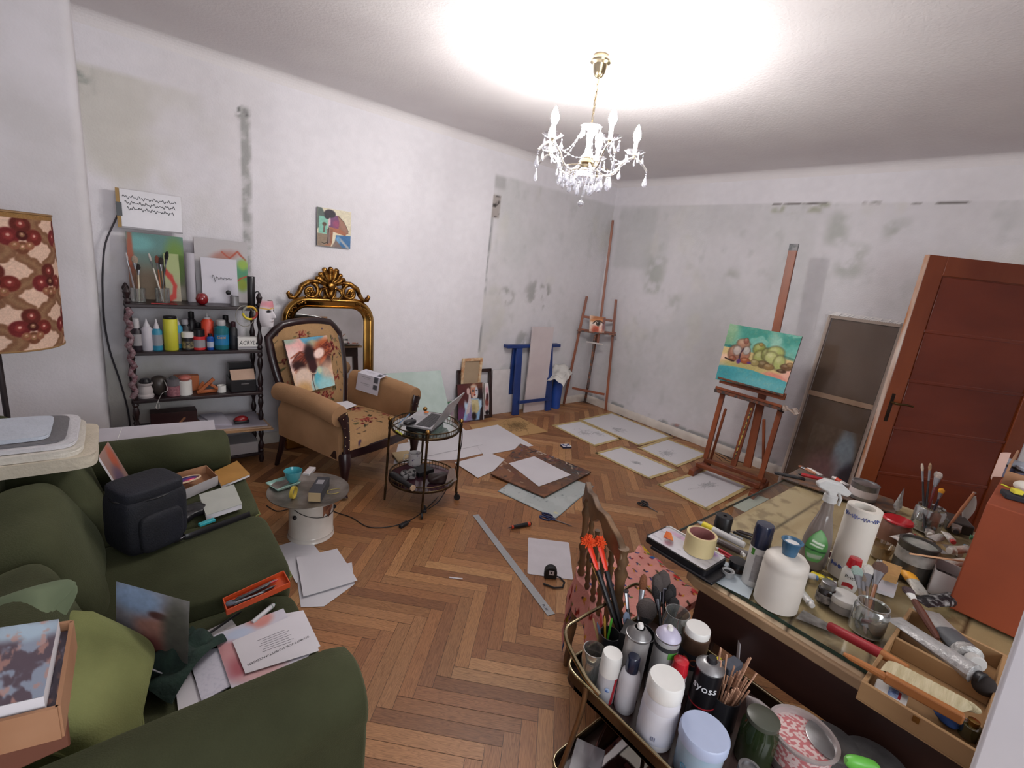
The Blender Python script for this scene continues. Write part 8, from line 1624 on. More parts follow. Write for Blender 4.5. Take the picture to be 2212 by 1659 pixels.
def album():
    z=0.62; a=at(213,985,0.70); t=thing('picture_album','picture album in clear sleeve leaning between camera bag and far sofa arm','album',a); b=at(262,1062,0.50); d=b-a; w=Vector((0.10,-0.05,-0.12)); p=Pic(40,50,'#a08078',0.8,0.06,5); p.ell(0.3,0.7,0.3,0.2,'#b8604a',0.5); p.ell(0.7,0.4,0.3,0.3,'#6d5a70',0.5)
    picture('cover',p,(0,0,0),d*1.15,Vector((0.03,0.10,0.02)),painted('glossy_cover',0.3),t); mb=MB(); mb.slab([Vector((0,0,-0.002)),d*1.15-Vector((0,0,0.002)),d*1.15+Vector((0.03,0.10,0.018)),Vector((0.03,0.10,0.018))],Vector((0,0,1)),0.02); obj('pages',mb,paper,t)
album()
# stack of canvas cloth and paper on the sofa back
def stack():
    base=at(90,975,0.78); x1=at(212,960,0.80).x
    for i,(z,th,x0,x1_,y0,y1,c,l_) in enumerate(((0.775,0.045,-0.62,x1-0.0,2.05,2.42,'#c0b6a4','thick fold of cream canvas cloth at the bottom of the stack on the sofa back'),(0.822,0.022,-0.62,x1-0.035,2.06,2.41,'#c9c3b8','second fold of pale cloth in the stack on the sofa back'),(0.848,0.012,-0.60,x1-0.05,2.08,2.42,'#c3c1c4','white wadding in the stack under the grey portfolio'),(0.862,0.006,-0.60,x1-0.08,2.10,2.40,'#6c6a6c','dark grey portfolio on the stack behind the lamp pole'),(0.870,0.014,-0.60,x1-0.12,2.12,2.36,'#b4bac4','pale blue-white paper stack on the very top by the lamp'))):
        mb=MB(); n=18
        def f(u,v,i=i,x0=x0,x1_=x1_,y0=y0,y1=y1,z=z,th=th):w=0.006*math.sin(v*9+i)*(1 if i< 3 else 0.2); q=6.283*u; S=lambda a:math.copysign(abs(a)**0.25,a); return ((x0+x1_)/2+(x1_-x0)/2*S(math.cos(q))*(1-0.02*math.sin(v*12)),(y0+y1)/2+(y1-y0)/2*S(math.sin(q)),z+th*v+w*math.cos(q*3)*0.5)
        mb.grid(f,40,4); top=[f(j/40,1.0) for j in range(40)]; mb.add(top,[tuple(range(40))]); bot=[f(j/40,0.0) for j in range(40)]; mb.add(bot,[tuple(range(39,-1,-1))])
        solo(('folded_cloth','folded_cloth','wadding','portfolio','paper_stack')[i],l_,('cloth','cloth','wadding','portfolio','paper')[i],mb,mat('stackc_%d' % i,c,0.9,c2=None,sc=20,bump=0.3))
stack()
cable('white_string','thin white string hanging from the pale board onto the sofa','string',[at(263,925,0.66),at(250,965,0.60),at(258,1000,0.56),at(252,1030,0.50)],0.0012,mat('white_cotton','#d8d5d0',0.9))
def pale_board():
    y=2.93; P=[at(215,926,0.62),at(462,907,0.62),at(468,945,0.58),at(205,965,0.58)]; c=sum(P,Vector())/4; mb=MB(); mb.slab([p-c for p in P],Vector((0,-0.3,1)),0.012); solo('pale_board','long pale grey board lying between the shelf unit and the far sofa arm','panel',mb,mat('pale_panel','#b3aeb4',0.6),loc=c)
pale_board()
# ---------------------------------------------------------------- things on the shelf unit
YF=3.665
def sv(name,label,cat,bx,sh,ty,rw,parts,y=YF,**k):
    z=SZ[sh]+0.0005; a=ony(bx,700,y); P=Vector((a.x,y,z))
    for _ in range(3):q=pix(P); P.x +=(bx-q[0])*mpp(P)
    return vess(name,label,cat,0,0,z,ty,rw,parts,P=P,**k)
BOT=lambda s=0.66,n_=0.35:[(0.92,0),(1,0.03),(1,s),(n_+0.1,s+0.1),(n_,s+0.13)]
NOZ=lambda s,r=0.5:[(r,s),(r*1.05,s+0.02),(r*0.9,s+0.07),(0.22,0.9),(0.12,1.0),(0,1.0)]
m_=lambda n,c:mat('label_'+n,c,0.45)
GBT='paint bottles on the second shelf'
def bot(label,bx,ty,rw,body,cap,s=0.66,noz=True,band=None,y=YF,words=None):
    ps=[('bottle',BOT(s),m_(body.strip('#'),body)),('cap',NOZ(s+0.06,0.55) if noz else [(0.55,s+0.08),(0.62,s+0.1),(0.6,0.98),(0,1.0)],m_(cap.strip('#'),cap))]
    if band:ps.append(('label_band',[(1.01,0.16),(1.012,0.17),(1.012,0.5),(1.01,0.51)],m_(band.strip('#'),band)))
    return sv('paint_bottle',label,'bottle',bx,2,ty,rw,ps,group=GBT,y=y,words=words)
bot('dark brown bottle with white flip cap, leftmost on the second shelf',298,686,9.5,'#2a2028','#c6c2c4',0.6,False,'#9a9698')
bot('all-white pointed bottle, second from the left on the second shelf',320,688,10.5,'#bcb8c0','#c9c6cb',0.68,True)
bot('blue bottle with grey and white bands and white pointed cap beside the all-white one',341,689,10,'#2f86a4','#c6c2c8',0.62,True,'#8b8f98')
sv('yellow_canister','tall bright yellow cylinder with black cap on the second shelf','canister',371,2,683,13,[('cylinder',CYL(1.0,0,0.93),mat('lemon_yellow','#c9c63c',0.5)),('cap',[(0.9,0.93),(0.92,0.94),(0.9,1),(0,1)],BKP)])
bot('slim blue bottle peeping out right of the yellow cylinder',387,686,8,'#2f8fb4','#b9b9c4',0.68,True,'#a9adb4',y=YF+0.06)
bot('grey-black bottle with white cap behind the small white-lidded jar',402,688,10,'#25242a','#aeaab2',0.72,False,y=YF+0.08)
sv('paint_jar','small dark jar with white lid and gold label on the second shelf','jar',407,2,717,11,[('jar',CYL(1,0,0.72),m_('darkj','#1e1c20')),('label_band',[(1.01,0.1),(1.01,0.5)],mat('gold_grey_label','#8b7f5c',0.4,c2='#2a2a2e',sc=60)),('lid',CYL(1.02,0.7,1.0),WHP)])
sv('paint_jar','red jar with black lid and silver label on the second shelf','jar',431,2,711,12,[('jar',CYL(1,0,0.66),m_('redj','#c02a2e')),('silver_label',[(1.012,0.12),(1.012,0.5)],mat('silver_label','#8f8c90',0.4)),('lid',CYL(0.9,0.64,1.0),BKP)])
bot('vermilion bottle with white nozzle, tallest on the second shelf',450,676,11.5,'#d2452c','#c6c2c4',0.76,True,y=YF+0.05)
bot('little royal blue bottle with black cap in front of the vermilion one',455,720,6.5,'#1f4f9c','#17161a',0.74,False,'#a9b0c0',y=YF-0.02)
bot('wide green-blue bottle with white flip cap and orange label reading Gold',479,690,14,'#1f6a74','#bcb9ba',0.72,False,'#1f74a4',words=[('Gold',0.13,0.42,mat('orange_print','#d99a3a',0.5),1.02)])
bot('dark slim bottle with small white barcode near the ACRYL card',505,694,8,'#17181c','#3a1c24',0.72,False,'#1d2026')
bot('black box-like bottle at the back of the second shelf',416,672,9,'#1c181d','#141216',0.72,False,y=YF+0.13)
bot('second black bottle at the back right of the second shelf',489,680,9,'#1a171b','#141216',0.72,False,y=YF+0.13)
bot('near-black bottle behind the red jar',430,696,10,'#201c22','#17141a',0.72,False,y=YF+0.12)
def acryl():
    a=onx(537,741,0.70); c=Vector((ony(537,741,3.64).x,3.64,SZ[2]+0.0005)); w=21*mpp(c); h=0.085; t=thing('acryl_box','small white box with ACRYL handwritten on it at the right end of the second shelf','box',c); mb=MB(); mb.box(-w,-0.02,0,w,0.03,h); obj('carton',mb,WHP,t,bevel=0.003)
    text('ACRYL',0.038,Matrix.Translation((-0.012,-0.0206,h*0.56)) @ Matrix.Rotation(math.radians(90),4,'X'),INK,t,sx=0.85,shear=0.2); mb=MB(); mb.lathe([(0,0),(0.008,0),(0.008,0.001),(0,0.001)],n=14); mb.v=[(v[0]+w*0.72,-0.0215+v[2],v[1]+h*0.5) for v in mb.v]; obj('black_dot',mb,INK,t)
    mb=MB(); mb.box(-w*0.95,-0.021,h*0.08,w*0.95,-0.0203,h*0.26); obj('pale_strip',mb,mat('silver_label','#8f8c90',0.4),t); return t
acryl()
# third shelf
sv('white_cast','white plaster pot with black top, leftmost on the third shelf','pot',316,1,818,14,[('pot',[(1.0,0),(1.05,0.12),(0.85,0.2),(0.95,0.4),(0.7,0.62),(0.95,0.72),(0.95,0.78)],mat('plaster','#b4acab',0.8)),('dark_top',[(0.7,0.76),(0.8,0.86),(0.5,1.0),(0,1.0)],BKP)])
sv('dark_bowl','dark round dish standing on edge on the third shelf','dish',345,1,812,16,[('dish',[(0.5,0),(0.95,0.3),(1,0.6),(0.8,0.9),(0.4,1.0),(0,1.0)],mat('dark_dish','#3a332f',0.4))],y=YF+0.05)
sv('pink_jar','glass jar with pink dotted wrap and glass lid on the third shelf','jar',376,1,812,13,[('jar',CYL(1,0,0.52),mat('pink_dots','#9c6a70',0.5,c2='#7a4a54',sc=90)),('glass_top',CYL(0.96,0.52,0.85),mat('grey_glassy','#6a666a',0.2)),('knob',[(0.5,0.85),(0.6,0.92),(0.3,1.0),(0,1.0)],TIN)])
sv('white_candle_jar','white cylinder with a pink ball on top on the third shelf','jar',401,1,810,12.5,[('cylinder',CYL(1,0,0.73),WHP),('pink_ball',[(0.5,0.72),(0.85,0.78),(0.95,0.86),(0.8,0.95),(0.4,1.0),(0,1.0)],mat('pink_ball','#b0645a',0.4))])
t=thing('wooden_figure','jointed orange-brown wooden figure lying on the third shelf','figure',(0.455,3.66,SZ[1])); ow=mat('orange_wood','#a4582c',0.5)
for a,b,w in (((-0.05,0,0.012),(0.04,0,0.10),0.022),((-0.06,0,0.012),(0.06,0.02,0.012),0.022),((0.02,0,0.06),(0.07,0.0,0.02),0.018),((-0.02,0,0.08),(-0.045,0.01,0.03),0.018)):mb=MB(); mb.beam(Vector(a)-Vector((0.02,0,0)),Vector(b)-Vector((0.02,0,0)),w,w); obj('limb',mb,ow,t,bevel=0.004)
mb=MB(); mb.box(-0.07,-0.03,0,0.07,0.03,0.105); solo('orange_brown_box','brown box with orange lid behind the pink jar on the third shelf','box',mb,mat('orange_wood','#a4582c',0.5),loc=(0.33,3.77,SZ[1]+0.0005),bevel=0.003)
sv('small_cup','small greyish white cup near the black box on the third shelf','cup',479,1,832,8.5,[('cup',CUPIN,WHP)])
def black_box3():
    c=Vector((0.655,3.68,SZ[1]+0.0005)); t=thing('black_storage_box','black box with handle on the third shelf under a beige card','box',c); mb=MB(); mb.box(-0.085,-0.05,0,0.075,0.14,0.085); obj('box',mb,BKP,t,bevel=0.004); mb=MB(); mb.box(-0.02,-0.053,0.055,0.03,-0.05,0.06); obj('handle',mb,TIN,t)
    mb=MB(); mb.slab([Vector(v) for v in ((-0.075,-0.045,0.0),(0.07,-0.05,0.0),(0.068,-0.02,0.072),(-0.08,-0.015,0.067))],Vector((0,-1,0.3)),0.004); solo('beige_card','beige card with two dark holes leaning on the black box of the third shelf','card',mb,mat('beige_pink_card','#b89a86',0.8),loc=c+Vector((-0.003,0.0,0.0865))); mb=MB(); mb.box(-0.08,0,0,0.065,0.05,0.10); solo('black_folder','black folder standing behind the beige card','folder',mb,BKP,loc=c+Vector((0,0.05,0.0865)))
black_box3()
# fourth shelf and below
def sheets4():
    z=SZ[0]+0.001
    for i,(x0,x1,y0,y1,c,l_) in enumerate(((0.34,0.80,3.46,3.80,'#a9845f','brown sheet at the bottom of the papers sticking out of the lowest open shelf'),(0.36,0.79,3.48,3.80,'#b79a80','beige board in the papers on the lowest open shelf'),(0.38,0.77,3.50,3.82,'#a8a2ac','lilac-grey sheet in the papers on the lowest open shelf'),(0.40,0.56,3.56,3.84,'#b9b5c0','white pad on the papers of the lowest open shelf'))):
        mb=MB(); mb.prism([(x0,y1),(x0+0.02*i,y0+0.04),(x1,y0),(x1-0.02,y1)],0,0.009); solo('paper_board',l_,'paper',mb,mat('sheet4_%d' % i,c,0.8),loc=(0,0,z+0.0095*i))
    z +=0.038; t=thing('red_dome_stamp','red and black dome-shaped stamp on the lowest shelf papers','stamp',(0.62,3.58,z)); mb=MB(); mb.ball((0,0,0.022),0.045,0.03,0.026,16,8); obj('red_top',mb,pv('dark_red','#8a2024',0.25),t); mb=MB(); mb.box(-0.047,-0.03,0,0.047,0.03,0.018); obj('black_base',mb,BKP,t,bevel=0.006)
    mb=MB(); mb.grid(lambda u,v:(0.06+0.22*u,3.60+0.16*v,0.012+0.018*math.sin(3.1*u)*math.sin(3.1*v)+0.004*math.sin(20*u)),16,8,0.006); solo('crumpled_papers','crumpled greenish papers at the left of the lowest open shelf','paper',mb,mat('greenish_white','#9fa39a',0.8,c2='#8a8684',sc=14),loc=(0,0,SZ[0]))
    mb=MB(); mb.beam((0.245,3.56,0.06),(0.30,3.66,0.085),0.012,0.006); solo('wooden_peg','short brown wooden strip lying across the crumpled papers','strip',mb,mat('birch2','#8c5f44',0.6),loc=(0,0,SZ[0]))
    mb=MB(); mb.box(-0.13,-0.05,0,0.13,0.05,0.10); solo('dark_red_tin','dark red flat box at the back of the lowest open shelf','box',mb,mat('oxblood','#3a1a1c',0.4),loc=(0.25,3.80,SZ[0]+0.0005),bevel=0.003)
    mb=MB(); mb.box(-0.11,-0.09,0,0.11,0.09,0.085); solo('white_shoebox','white box on the bottom board of the shelf unit beside the sofa','box',mb,mat('carton_grey_white','#a5a0a0',0.7),loc=(0.62,3.70,0.081),bevel=0.003)
    mb=MB(); mb.lathe([(0,0),(0.05,0),(0.05,0.22),(0,0.22)],n=20); solo('grey_cylinder','dim grey cylinder standing behind the left post on the lowest shelf','cylinder',mb,mat('dim_grey','#5c5860',0.5),loc=(-0.02,3.88,0.0)); 
sheets4()
# top shelf: paintings, jars of brushes, mask
def upright(name,label,cat,pic,px4,y,th,side,z0=None):
    z=SZ[3]+0.0005; f=lambda q,yy:ony(q[0],q[1],yy); TL,TR_,BR,BL=px4; A=f(BL,y); z=z if z0 is None else z0; B=f(BR,y); Tl=f(TL,y+0.03); Tr=f(TR_,y+0.03); x0=(A.x+Tl.x)/2; x1=(B.x+Tr.x)/2; zt=(Tl.z+Tr.z)/2
    return canvas(name,label,cat,pic,(x0,y+0.045,zt),(x1,y+0.045,zt),(x1,y,z),(x0,y,z),th,side)
p=Pic(80,90,'#7f8a6a',0.9,0.04,3); p.vgrad('#7d7466','#5d8480',0.2,0.9); p.ell(0.2,0.85,0.25,0.12,'#6da3a2',0.5); p.ell(0.85,0.6,0.2,0.35,'#6a8a3f',0.5); p.ell(0.05,0.5,0.06,0.6,'#a05a44',0.4); p.ell(0.3,0.2,0.3,0.25,'#6a5a48',0.6); p.ell(0.8,0.12,0.2,0.12,'#a9a294',0.5)
upright('abstract_canvas','green and teal abstract canvas with rusty left edge on the shelf top','painting',p,((266,502),(396,511),(402,651),(288,651)),3.84,0.018,'#8d5546')
p=Pic(40,80,'#b2b58c',0.5,0.03,5); p.vgrad('#a59a86','#a4b07c',0.1,0.7); p.line([(0.05,0.62),(0.4,0.5),(0.62,0.32),(0.55,0.12),(0.2,0.03)],0.07,'#b83a30',0.5)
upright('arc_canvas','narrow pale green canvas with a red painted arc on the shelf top','painting',p,((355,548),(386,549),(392,651),(358,651)),3.79,0.012,'#c2bea8')
p=Pic(70,90,'#b4b0b2',0.85,0.04,5); p.ell(0.55,0.75,0.25,0.08,'#a87a70',0.6,0.2); p.line([(0.5,0.8),(0.65,0.72),(0.8,0.84),(0.95,0.7)],0.014,'#a8503c',0.6); p.ell(0.88,0.45,0.15,0.22,'#4f8f6c',0.5); p.ell(0.9,0.62,0.1,0.08,'#8fae4c',0.5); p.ell(0.88,0.3,0.1,0.1,'#8a9a3c',0.5); p.line([(0.7,0.3),(0.85,0.4),(1,0.44)],0.012,'#b5503c',0.5)
upright('grey_flower_canvas','grey canvas with violet edge and red-green strokes on the shelf top','painting',p,((420,512),(533,524),(540,652),(424,650)),3.84,0.02,'#4a4054')
t,N=upright('signed_canvas','small white canvas with a black cursive signature on the shelf top','painting',Pic(4,4,'#c4c1ca',1),((432,556),(511,561),(516,651),(440,651)),3.77,0.016,'#a39a9c')
mb=MB(); n=60; mb.tube([(-0.045+0.12*i/n,-0.003+0.026,0.165+0.018*math.sin(i*0.55)*(1.2 if i< 14 else 0.35)+0.004*math.sin(i*1.3)) for i in range(n+1)],0.0011,4); o=obj('signature',mb,INK,t); o.location=(0,-0.007,0.0)
def whiteboard():
    P=[ony(x,y,3.905) for x,y in ((257,416),(391,433),(395,506),(266,497))]; c=sum(P,Vector())/4; x0,x1,z0,z1=P[0].x,P[1].x,P[2].z-0.0,P[1].z+0.02; t=thing('whiteboard','small whiteboard with handwriting and a wooden left edge, propped above the shelf unit','whiteboard',c)
    mb=MB(); mb.box(x0-c.x,0,z0-c.z,x1-c.x,0.012,z1-c.z); obj('board',mb,mat('white_enamel_board','#cfcbd0',0.25),t,bevel=0.002); mb=MB(); mb.box(x0-c.x-0.018,-0.003,z0-c.z,x0-c.x,0.014,z1-c.z); obj('wooden_edge',mb,mat('pine_edge','#a3824c',0.6),t); mb=MB(); mb.box(x0-c.x-0.02,-0.008,z0-c.z+0.07,x0-c.x+0.008,-0.003,z0-c.z+0.15); obj('black_clip',mb,BKP,t); mb=MB(); mb.box(x0-c.x,-0.004,z0-c.z,x1-c.x,-0.0005,z0-c.z+0.010); obj('bottom_rail',mb,mat('silver_label','#8f8c90',0.4),t); rnd=random.Random(3)
    for k in range(3):
        mb=MB(); n=150; z=z1-c.z-0.045-0.033*k; L=(x1-x0)*(0.92-0.06*k); mb.tube([(x0-c.x+0.014+0.01*k+L*i/n*0.95,-0.0015,z+(0.006*math.sin(i*0.75)+0.006*math.sin(i*0.31+k))*(0.1 if (i*7//50) % 5==4 else 1)) for i in range(n+1)],0.0014,4); obj('handwriting_line',mb,INK,t)
whiteboard()
sv('paper_roll','white paper roll standing between the two big canvases on the shelf top','paper roll',415,3,546,8,[('roll',CYL(1,0,1.0),mat('roll_paper2','#b4b0b8',0.8))],y=3.80,words=None)
sv('glass_ball','shiny red glass ball candle holder on the shelf top','ball',437,3,634,12,[('ball',[(0.4,0),(0.85,0.2),(1,0.5),(0.85,0.82),(0.55,1.0),(0.4,0.95),(0,0.9)],mat('ruby_glass','#7c1018',0.06,coat=0.8))])
t,r,h=sv('tin_cup','little tin cup with a dark dried rose on the shelf top','cup',507,3,640,8.5,[('cup',CUPIN,mat('dull_tin','#8b8a8c',0.4,0.4))]); mb=MB(); mb.rod((0,0,h*0.9),(-0.03,0,h*1.25),0.002); mb.ball((-0.035,0,h*1.35),0.016,n=9,m=6); obj('dried_rose',mb,BKP,t)
sv('black_tube','tall black tube standing at the right end of the shelf top','tube',543,3,597,7.5,[('tube',CYL(1,0,1.0),BKP)],y=3.64)
def jar_brushes(bx,lab,tips,y):
    z=SZ[3]+0.0005; t,r,h=sv('glass_jar',lab,'jar',bx,3,622,13,[('glass',CUPIN,GLS)],y=y); P=t.location.copy(); P.z +=0.006
    for i,(x,yy,c,b,w,l_) in enumerate(tips):e=ony(x,yy,y+0.02); brush(P+Vector((0.006*(i-1.5),0.004*(i%2),0)),e,0.0045,c,b,w,0.14,0.16,l_,group='brushes on the shelf top')
jar_brushes(300,'left glass jar of brushes on the shelf top',((272,545,'#8a8488','#b9b5b8',1.6,'pale thin brush leaning far left on the shelf top'),(290,552,'#6a4a34','#9a8a7a',3.4,'broad brown brush in the left jar on the shelf top'),(298,570,'#c2b49a','#2a2422',2.6,'light wooden brush in the left jar on the shelf top')),3.70)
jar_brushes(352,'right glass jar of brushes on the shelf top',((361,543,'#3a3230','#1a1718',3.6,'black fan-like brush, tallest in the right jar on the shelf top'),(338,552,'#a0603e','#6a3a2c',3.0,'reddish wooden brush in the right jar on the shelf top'),(321,547,'#c9c2b8','#bcb6b0',2.4,'white-tipped brush in the right jar on the shelf top'),(347,556,'#8a6a44','#2a2422',2.8,'dark broad brush in the middle of the right jar on the shelf top')),3.70)
mb=MB(); mb.rod((0,0,0.004),(0.13,0.0,0.004),0.003); solo('red_pencil','red pencil lying at the front of the shelf top','pencil',mb,mat('pen_#a02024','#a02024',0.4),loc=(0.16,3.615,SZ[3]))
def mask():
    c=ony(572,678,3.60); t=thing('venetian_mask','white face mask with painted brow hanging at the right end of the shelf unit','mask',c,math.radians(45)); p=Pic(60,80,'#c4bfc4',0.75,0.0,2); p.ell(0.5,0.88,0.6,0.14,'#c9808a',0.5); p.line([(0.0,0.72),(0.3,0.68),(0.5,0.74),(0.7,0.68),(1,0.72)],0.02,'#c29a3c'); p.ell(0.28,0.60,0.13,0.05,'#141216',0.2); p.ell(0.72,0.60,0.13,0.05,'#141216',0.2); p.ell(0.5,0.24,0.12,0.03,'#a8989c',0.4)
    def f(u,v):
        x=(u-0.5)*2; w=0.065*math.sin(math.pi*(0.12+0.80*v))**0.55; z=-0.085+0.18*v; d=math.sqrt(max(0,1-x*x))*0.055
        nose=0.028*math.exp(-(x/0.16)**2)*sst(0.72,0.36,np.array(v))*sst(0.28,0.38,np.array(v)) if v< 0.72 else 0; lips=0.008*math.exp(-(x/0.3)**2-((v-0.24)/0.05)**2); eye=-0.010*(math.exp(-((abs(x)-0.42)/0.2)**2-((v-0.6)/0.06)**2)); return (x*w,-d-float(nose)-lips-eye,z)
    picture('face',p,(0,0,0),(0,0,0),(0,0,0),painted('matt_mask',0.6),t,fn=f,back=0.002)
    c2=ony(540,676,3.585); t=thing('ribbon_ring','ring wound in yellow and red ribbon hanging beside the white mask','ring',c2)
    for i,(a0,a1,cc) in enumerate(((0.2,2.0,'#c2962c'),(2.0,3.2,'#8a8a80'),(3.2,5.0,'#c9b62c'),(5.0,6.5,'#b8483c'))):mb=MB(); mb.tube([(0.042*math.cos(a0+(a1-a0)*j/14),0.0,0.042*math.sin(a0+(a1-a0)*j/14)) for j in range(15)],0.008,8); obj('ribbon',mb,mat('ribbon_%d' % i,cc,0.5),t,smooth=80)
    c2=ony(529,683,3.60); mb=MB(); mb.tube([(0.055*math.cos(q),0,0.07*math.sin(q)) for q in [6.283*i/28 for i in range(28)]],0.0028,6,closed=True); solo('clear_hoop','clear plastic hoop hanging behind the ribbon ring','hoop',mb,mat('cloudy_hoop','#8f8c84',0.2),loc=c2)
    c2=ony(556,640,3.64); mb=MB(); mb.tube([(0.022*math.cos(q),0,0.05*math.sin(q)) for q in [6.283*i/24 for i in range(24)]],0.004,6,closed=True); mb.rod((0,0,-0.05),(0,0,-0.02),0.012,0.004); solo('black_ornament','black oval ornament beside the black tube on the shelf top','ornament',mb,BKP,loc=Vector((c2.x,3.64,SZ[3]+0.055)))
mask()
mb=MB(); rnd=random.Random(5); pts=[Vector((0.0,0,0.0))]
mb.tube([(0.012*math.sin(i*1.7),0.012*math.cos(i*2.3),-0.022*i) for i in range(26)],[0.012+0.007*math.sin(i*1.1)**2 for i in range(26)],7)
solo('lace_garland','garland of faded pink lace hanging down the left post of the shelf unit','garland',mb,mat('faded_lace','#6a4048',0.9,c2='#8f7c80',sc=50,bump=0.6),loc=(0.045,3.575,1.12),smooth=80)
cable('wall_cable','dark cable hanging in a curve from the whiteboard down the wall','cable',[ony(x,y,3.93) for x,y in ((262,446),(248,478),(228,525),(222,580),(222,640),(226,700),(238,760),(258,820),(275,880),(282,930))],0.005,mat('grey_cable','#3a363c',0.6))
cable('white_loop_string','white string with a loop hanging off the third shelf','string',[ony(x,y,3.59) for x,y in ((355,822),(362,842),(350,850),(341,868),(337,880),(342,884),(345,878),(341,866))],0.0012,mat('white_cotton','#d8d5d0',0.9))

# ---------------------------------------------------------------- laptop and things on the round trolley
def laptop():
    z=TZ+0.003; c=at(925,925,z); rz=math.radians(-112)
    q=[at(x,y,z+0.02) for x,y in ((862,928),(925,886),(985,900),(938,945))]; C0=sum(q,Vector())/4; X_=((q[1]-q[0])+(q[2]-q[3])).normalized(); Y_=Vector((0,0,1)).cross(X_); W_=0.31; D=0.215
    t=thing('laptop','open silver laptop on the round glass trolley','laptop',Vector((TC.x-0.01,TC.y-0.0,z+0.035)),math.atan2(X_.y,X_.x)); sv_=mat('laptop_silver','#a9a8aa',0.35,0.4)
    # width runs along local x, screen side at -y
    mb=MB(); mb.box(-W_/2,-D/2,0,W_/2,D/2,0.014); obj('base',mb,sv_,t,bevel=0.003); mb=MB(); mb.box(-W_/2+0.02,-D/2+0.02,0.0135,W_/2-0.02,-D/2+0.115,0.0146); kb=obj('keyboard',mb,mat('keyboard_well','#3a393c',0.6),t)
    mb=MB()
    for r_ in range(5):
        for k in range(13):x=-W_/2+0.024+k*0.0204; y=-D/2+0.024+r_*0.0182; mb.box(x,y,0.0146,x+0.017,y+0.0145,0.0162)
    ks=obj('keys',mb,BKP,kb); ks['kind']='stuff'
    mb=MB(); mb.box(-0.045,D/2-0.085,0.0138,0.045,D/2-0.015,0.0144); obj('touchpad',mb,mat('touchpad','#98979a',0.3,0.3),t)
    a=math.radians(118); M_=Matrix.Translation((0,-D/2,0.012)) @ Matrix.Rotation(-(math.pi-a)+math.pi,4,'X'); mb=MB(); mb.M=M_; mb.box(-W_/2,0,-0.004,W_/2,0.205,0.004); s=obj('screen_lid',mb,sv_,t,bevel=0.002); mb=MB(); mb.M=M_; mb.box(-W_/2+0.008,0.01,-0.0046,W_/2-0.008,0.197,-0.004); obj('screen',mb,mat('screen_glass','#6e6a6c',0.08),s)
    mb=MB(); mb.box(-0.12,-0.09,0,0.12,0.08,0.032); solo('black_folder','black folder lying under the laptop on the round trolley','folder',mb,BKP,loc=(TC.x-0.01,TC.y,TZ+0.002),rz=math.atan2(X_.y,X_.x),bevel=0.004)
    return t
laptop()
def mouse():
    c=at(885,916,TZ+0.055); t=thing('computer_mouse','black computer mouse lying on the open laptop','mouse',c,0.4); obj('shell',puff((0,0,0.014),0.05,0.028,0.016,0.75,20,12,amp=0),BKP,t,smooth=80); mb=MB(); mb.rod((0.02,-0.003,0.031),(0.02,0.003,0.031),0.006); obj('wheel',mb,mat('dark_chrome','#56545a',0.25,0.9),t)
mouse()
mb=MB(); mb.ball((0,0,0.006),0.018,0.012,0.006,10,6); solo('orange_peel','piece of orange peel on the laptop palm rest','peel',mb,mat('orange_rind','#d98a3a',0.5),loc=at(921,892,TZ+0.055))
pz=TZ+0.012
for i,(a,b,c,l_) in enumerate((((858,922),(882,898),'#8f9498','silver pen on the left of the round trolley'),((862,916),(885,895),'#1f6a9c','blue pen on the left of the round trolley'),((855,930),(868,938),'#b9bc3c','lime green highlighter at the front rim of the round trolley'))):A,B_=at(*a,pz),at(*b,pz); mb=MB(); mb.axial((0,0,0),B_-A,[(0.004,0),(0.0055,0.1),(0.0055,1)],8); solo('pen',l_,'pen',mb,mat('pen_'+c.strip('#'),c,0.4),loc=A)
LZ=TLOW+0.0005
t,r,h=vess('mug','white mug with purple and black spots on the lower tier of the round trolley','mug',895,1003,LZ,978,13.5,[('cup',CUPIN,mat('spotted_mug','#c9c4c4',0.25,c2='#5a4a6c',sc=22,lo=0.36,hi=0.40))]); mb=MB(); mb.tube([(-r*0.95,0,h*0.85),(-r*1.6,0,h*0.8),(-r*1.75,0,h*0.45),(-r*1.3,0,h*0.2),(-r*0.95,0,h*0.2)],0.0035,7); obj('handle',mb,WHP,t,smooth=80)
mb=MB(); mb.box(-0.065,-0.05,0,0.065,0.05,0.03); solo('black_notebook','black notebook with white pages on the lower tier of the round trolley','notebook',mb,mat('black_card','#151417',0.5),loc=at(912,1012,LZ+0.03)-Vector((0,0,0.03)),rz=0.2,bevel=0.002)
def torch():
    a,b=at(846,1025,LZ+0.035),at(893,1055,LZ+0.03); t=thing('black_torch','black torch with pale lens end on the lower tier of the round trolley','torch',a); mb=MB(); mb.axial((0,0,0),b-a,[(0.022,0),(0.026,0.2),(0.020,0.5),(0.017,0.8),(0.020,0.95)],14); obj('barrel',mb,BKP,t); mb=MB(); mb.axial((b-a)*0.94,(b-a)*1.0,[(0.019,0),(0.019,1)],14); obj('lens',mb,mat('cream_band','#c4a98c',0.6),t)
torch()
obj_=puff((0,0,0.03),0.06,0.045,0.03,0.7,amp=0.025,seed=9,sc=18); solo('brown_pouch','crumpled dark brown leather pouch at the right of the trolley lower tier','pouch',obj_,mat('dark_leather','#2e1e1c',0.45),loc=at(945,1040,LZ),smooth=80)
obj_=puff((0,0,0.03),0.05,0.04,0.03,0.7,amp=0.03,seed=12,sc=24); solo('white_cables_bundle','tangled white and dark cable bundle in the middle of the trolley lower tier','cable',obj_,mat('bundle','#8f8a88',0.6,c2='#1d1b1e',sc=40,lo=0.45,hi=0.55),loc=at(880,1035,LZ),smooth=80)
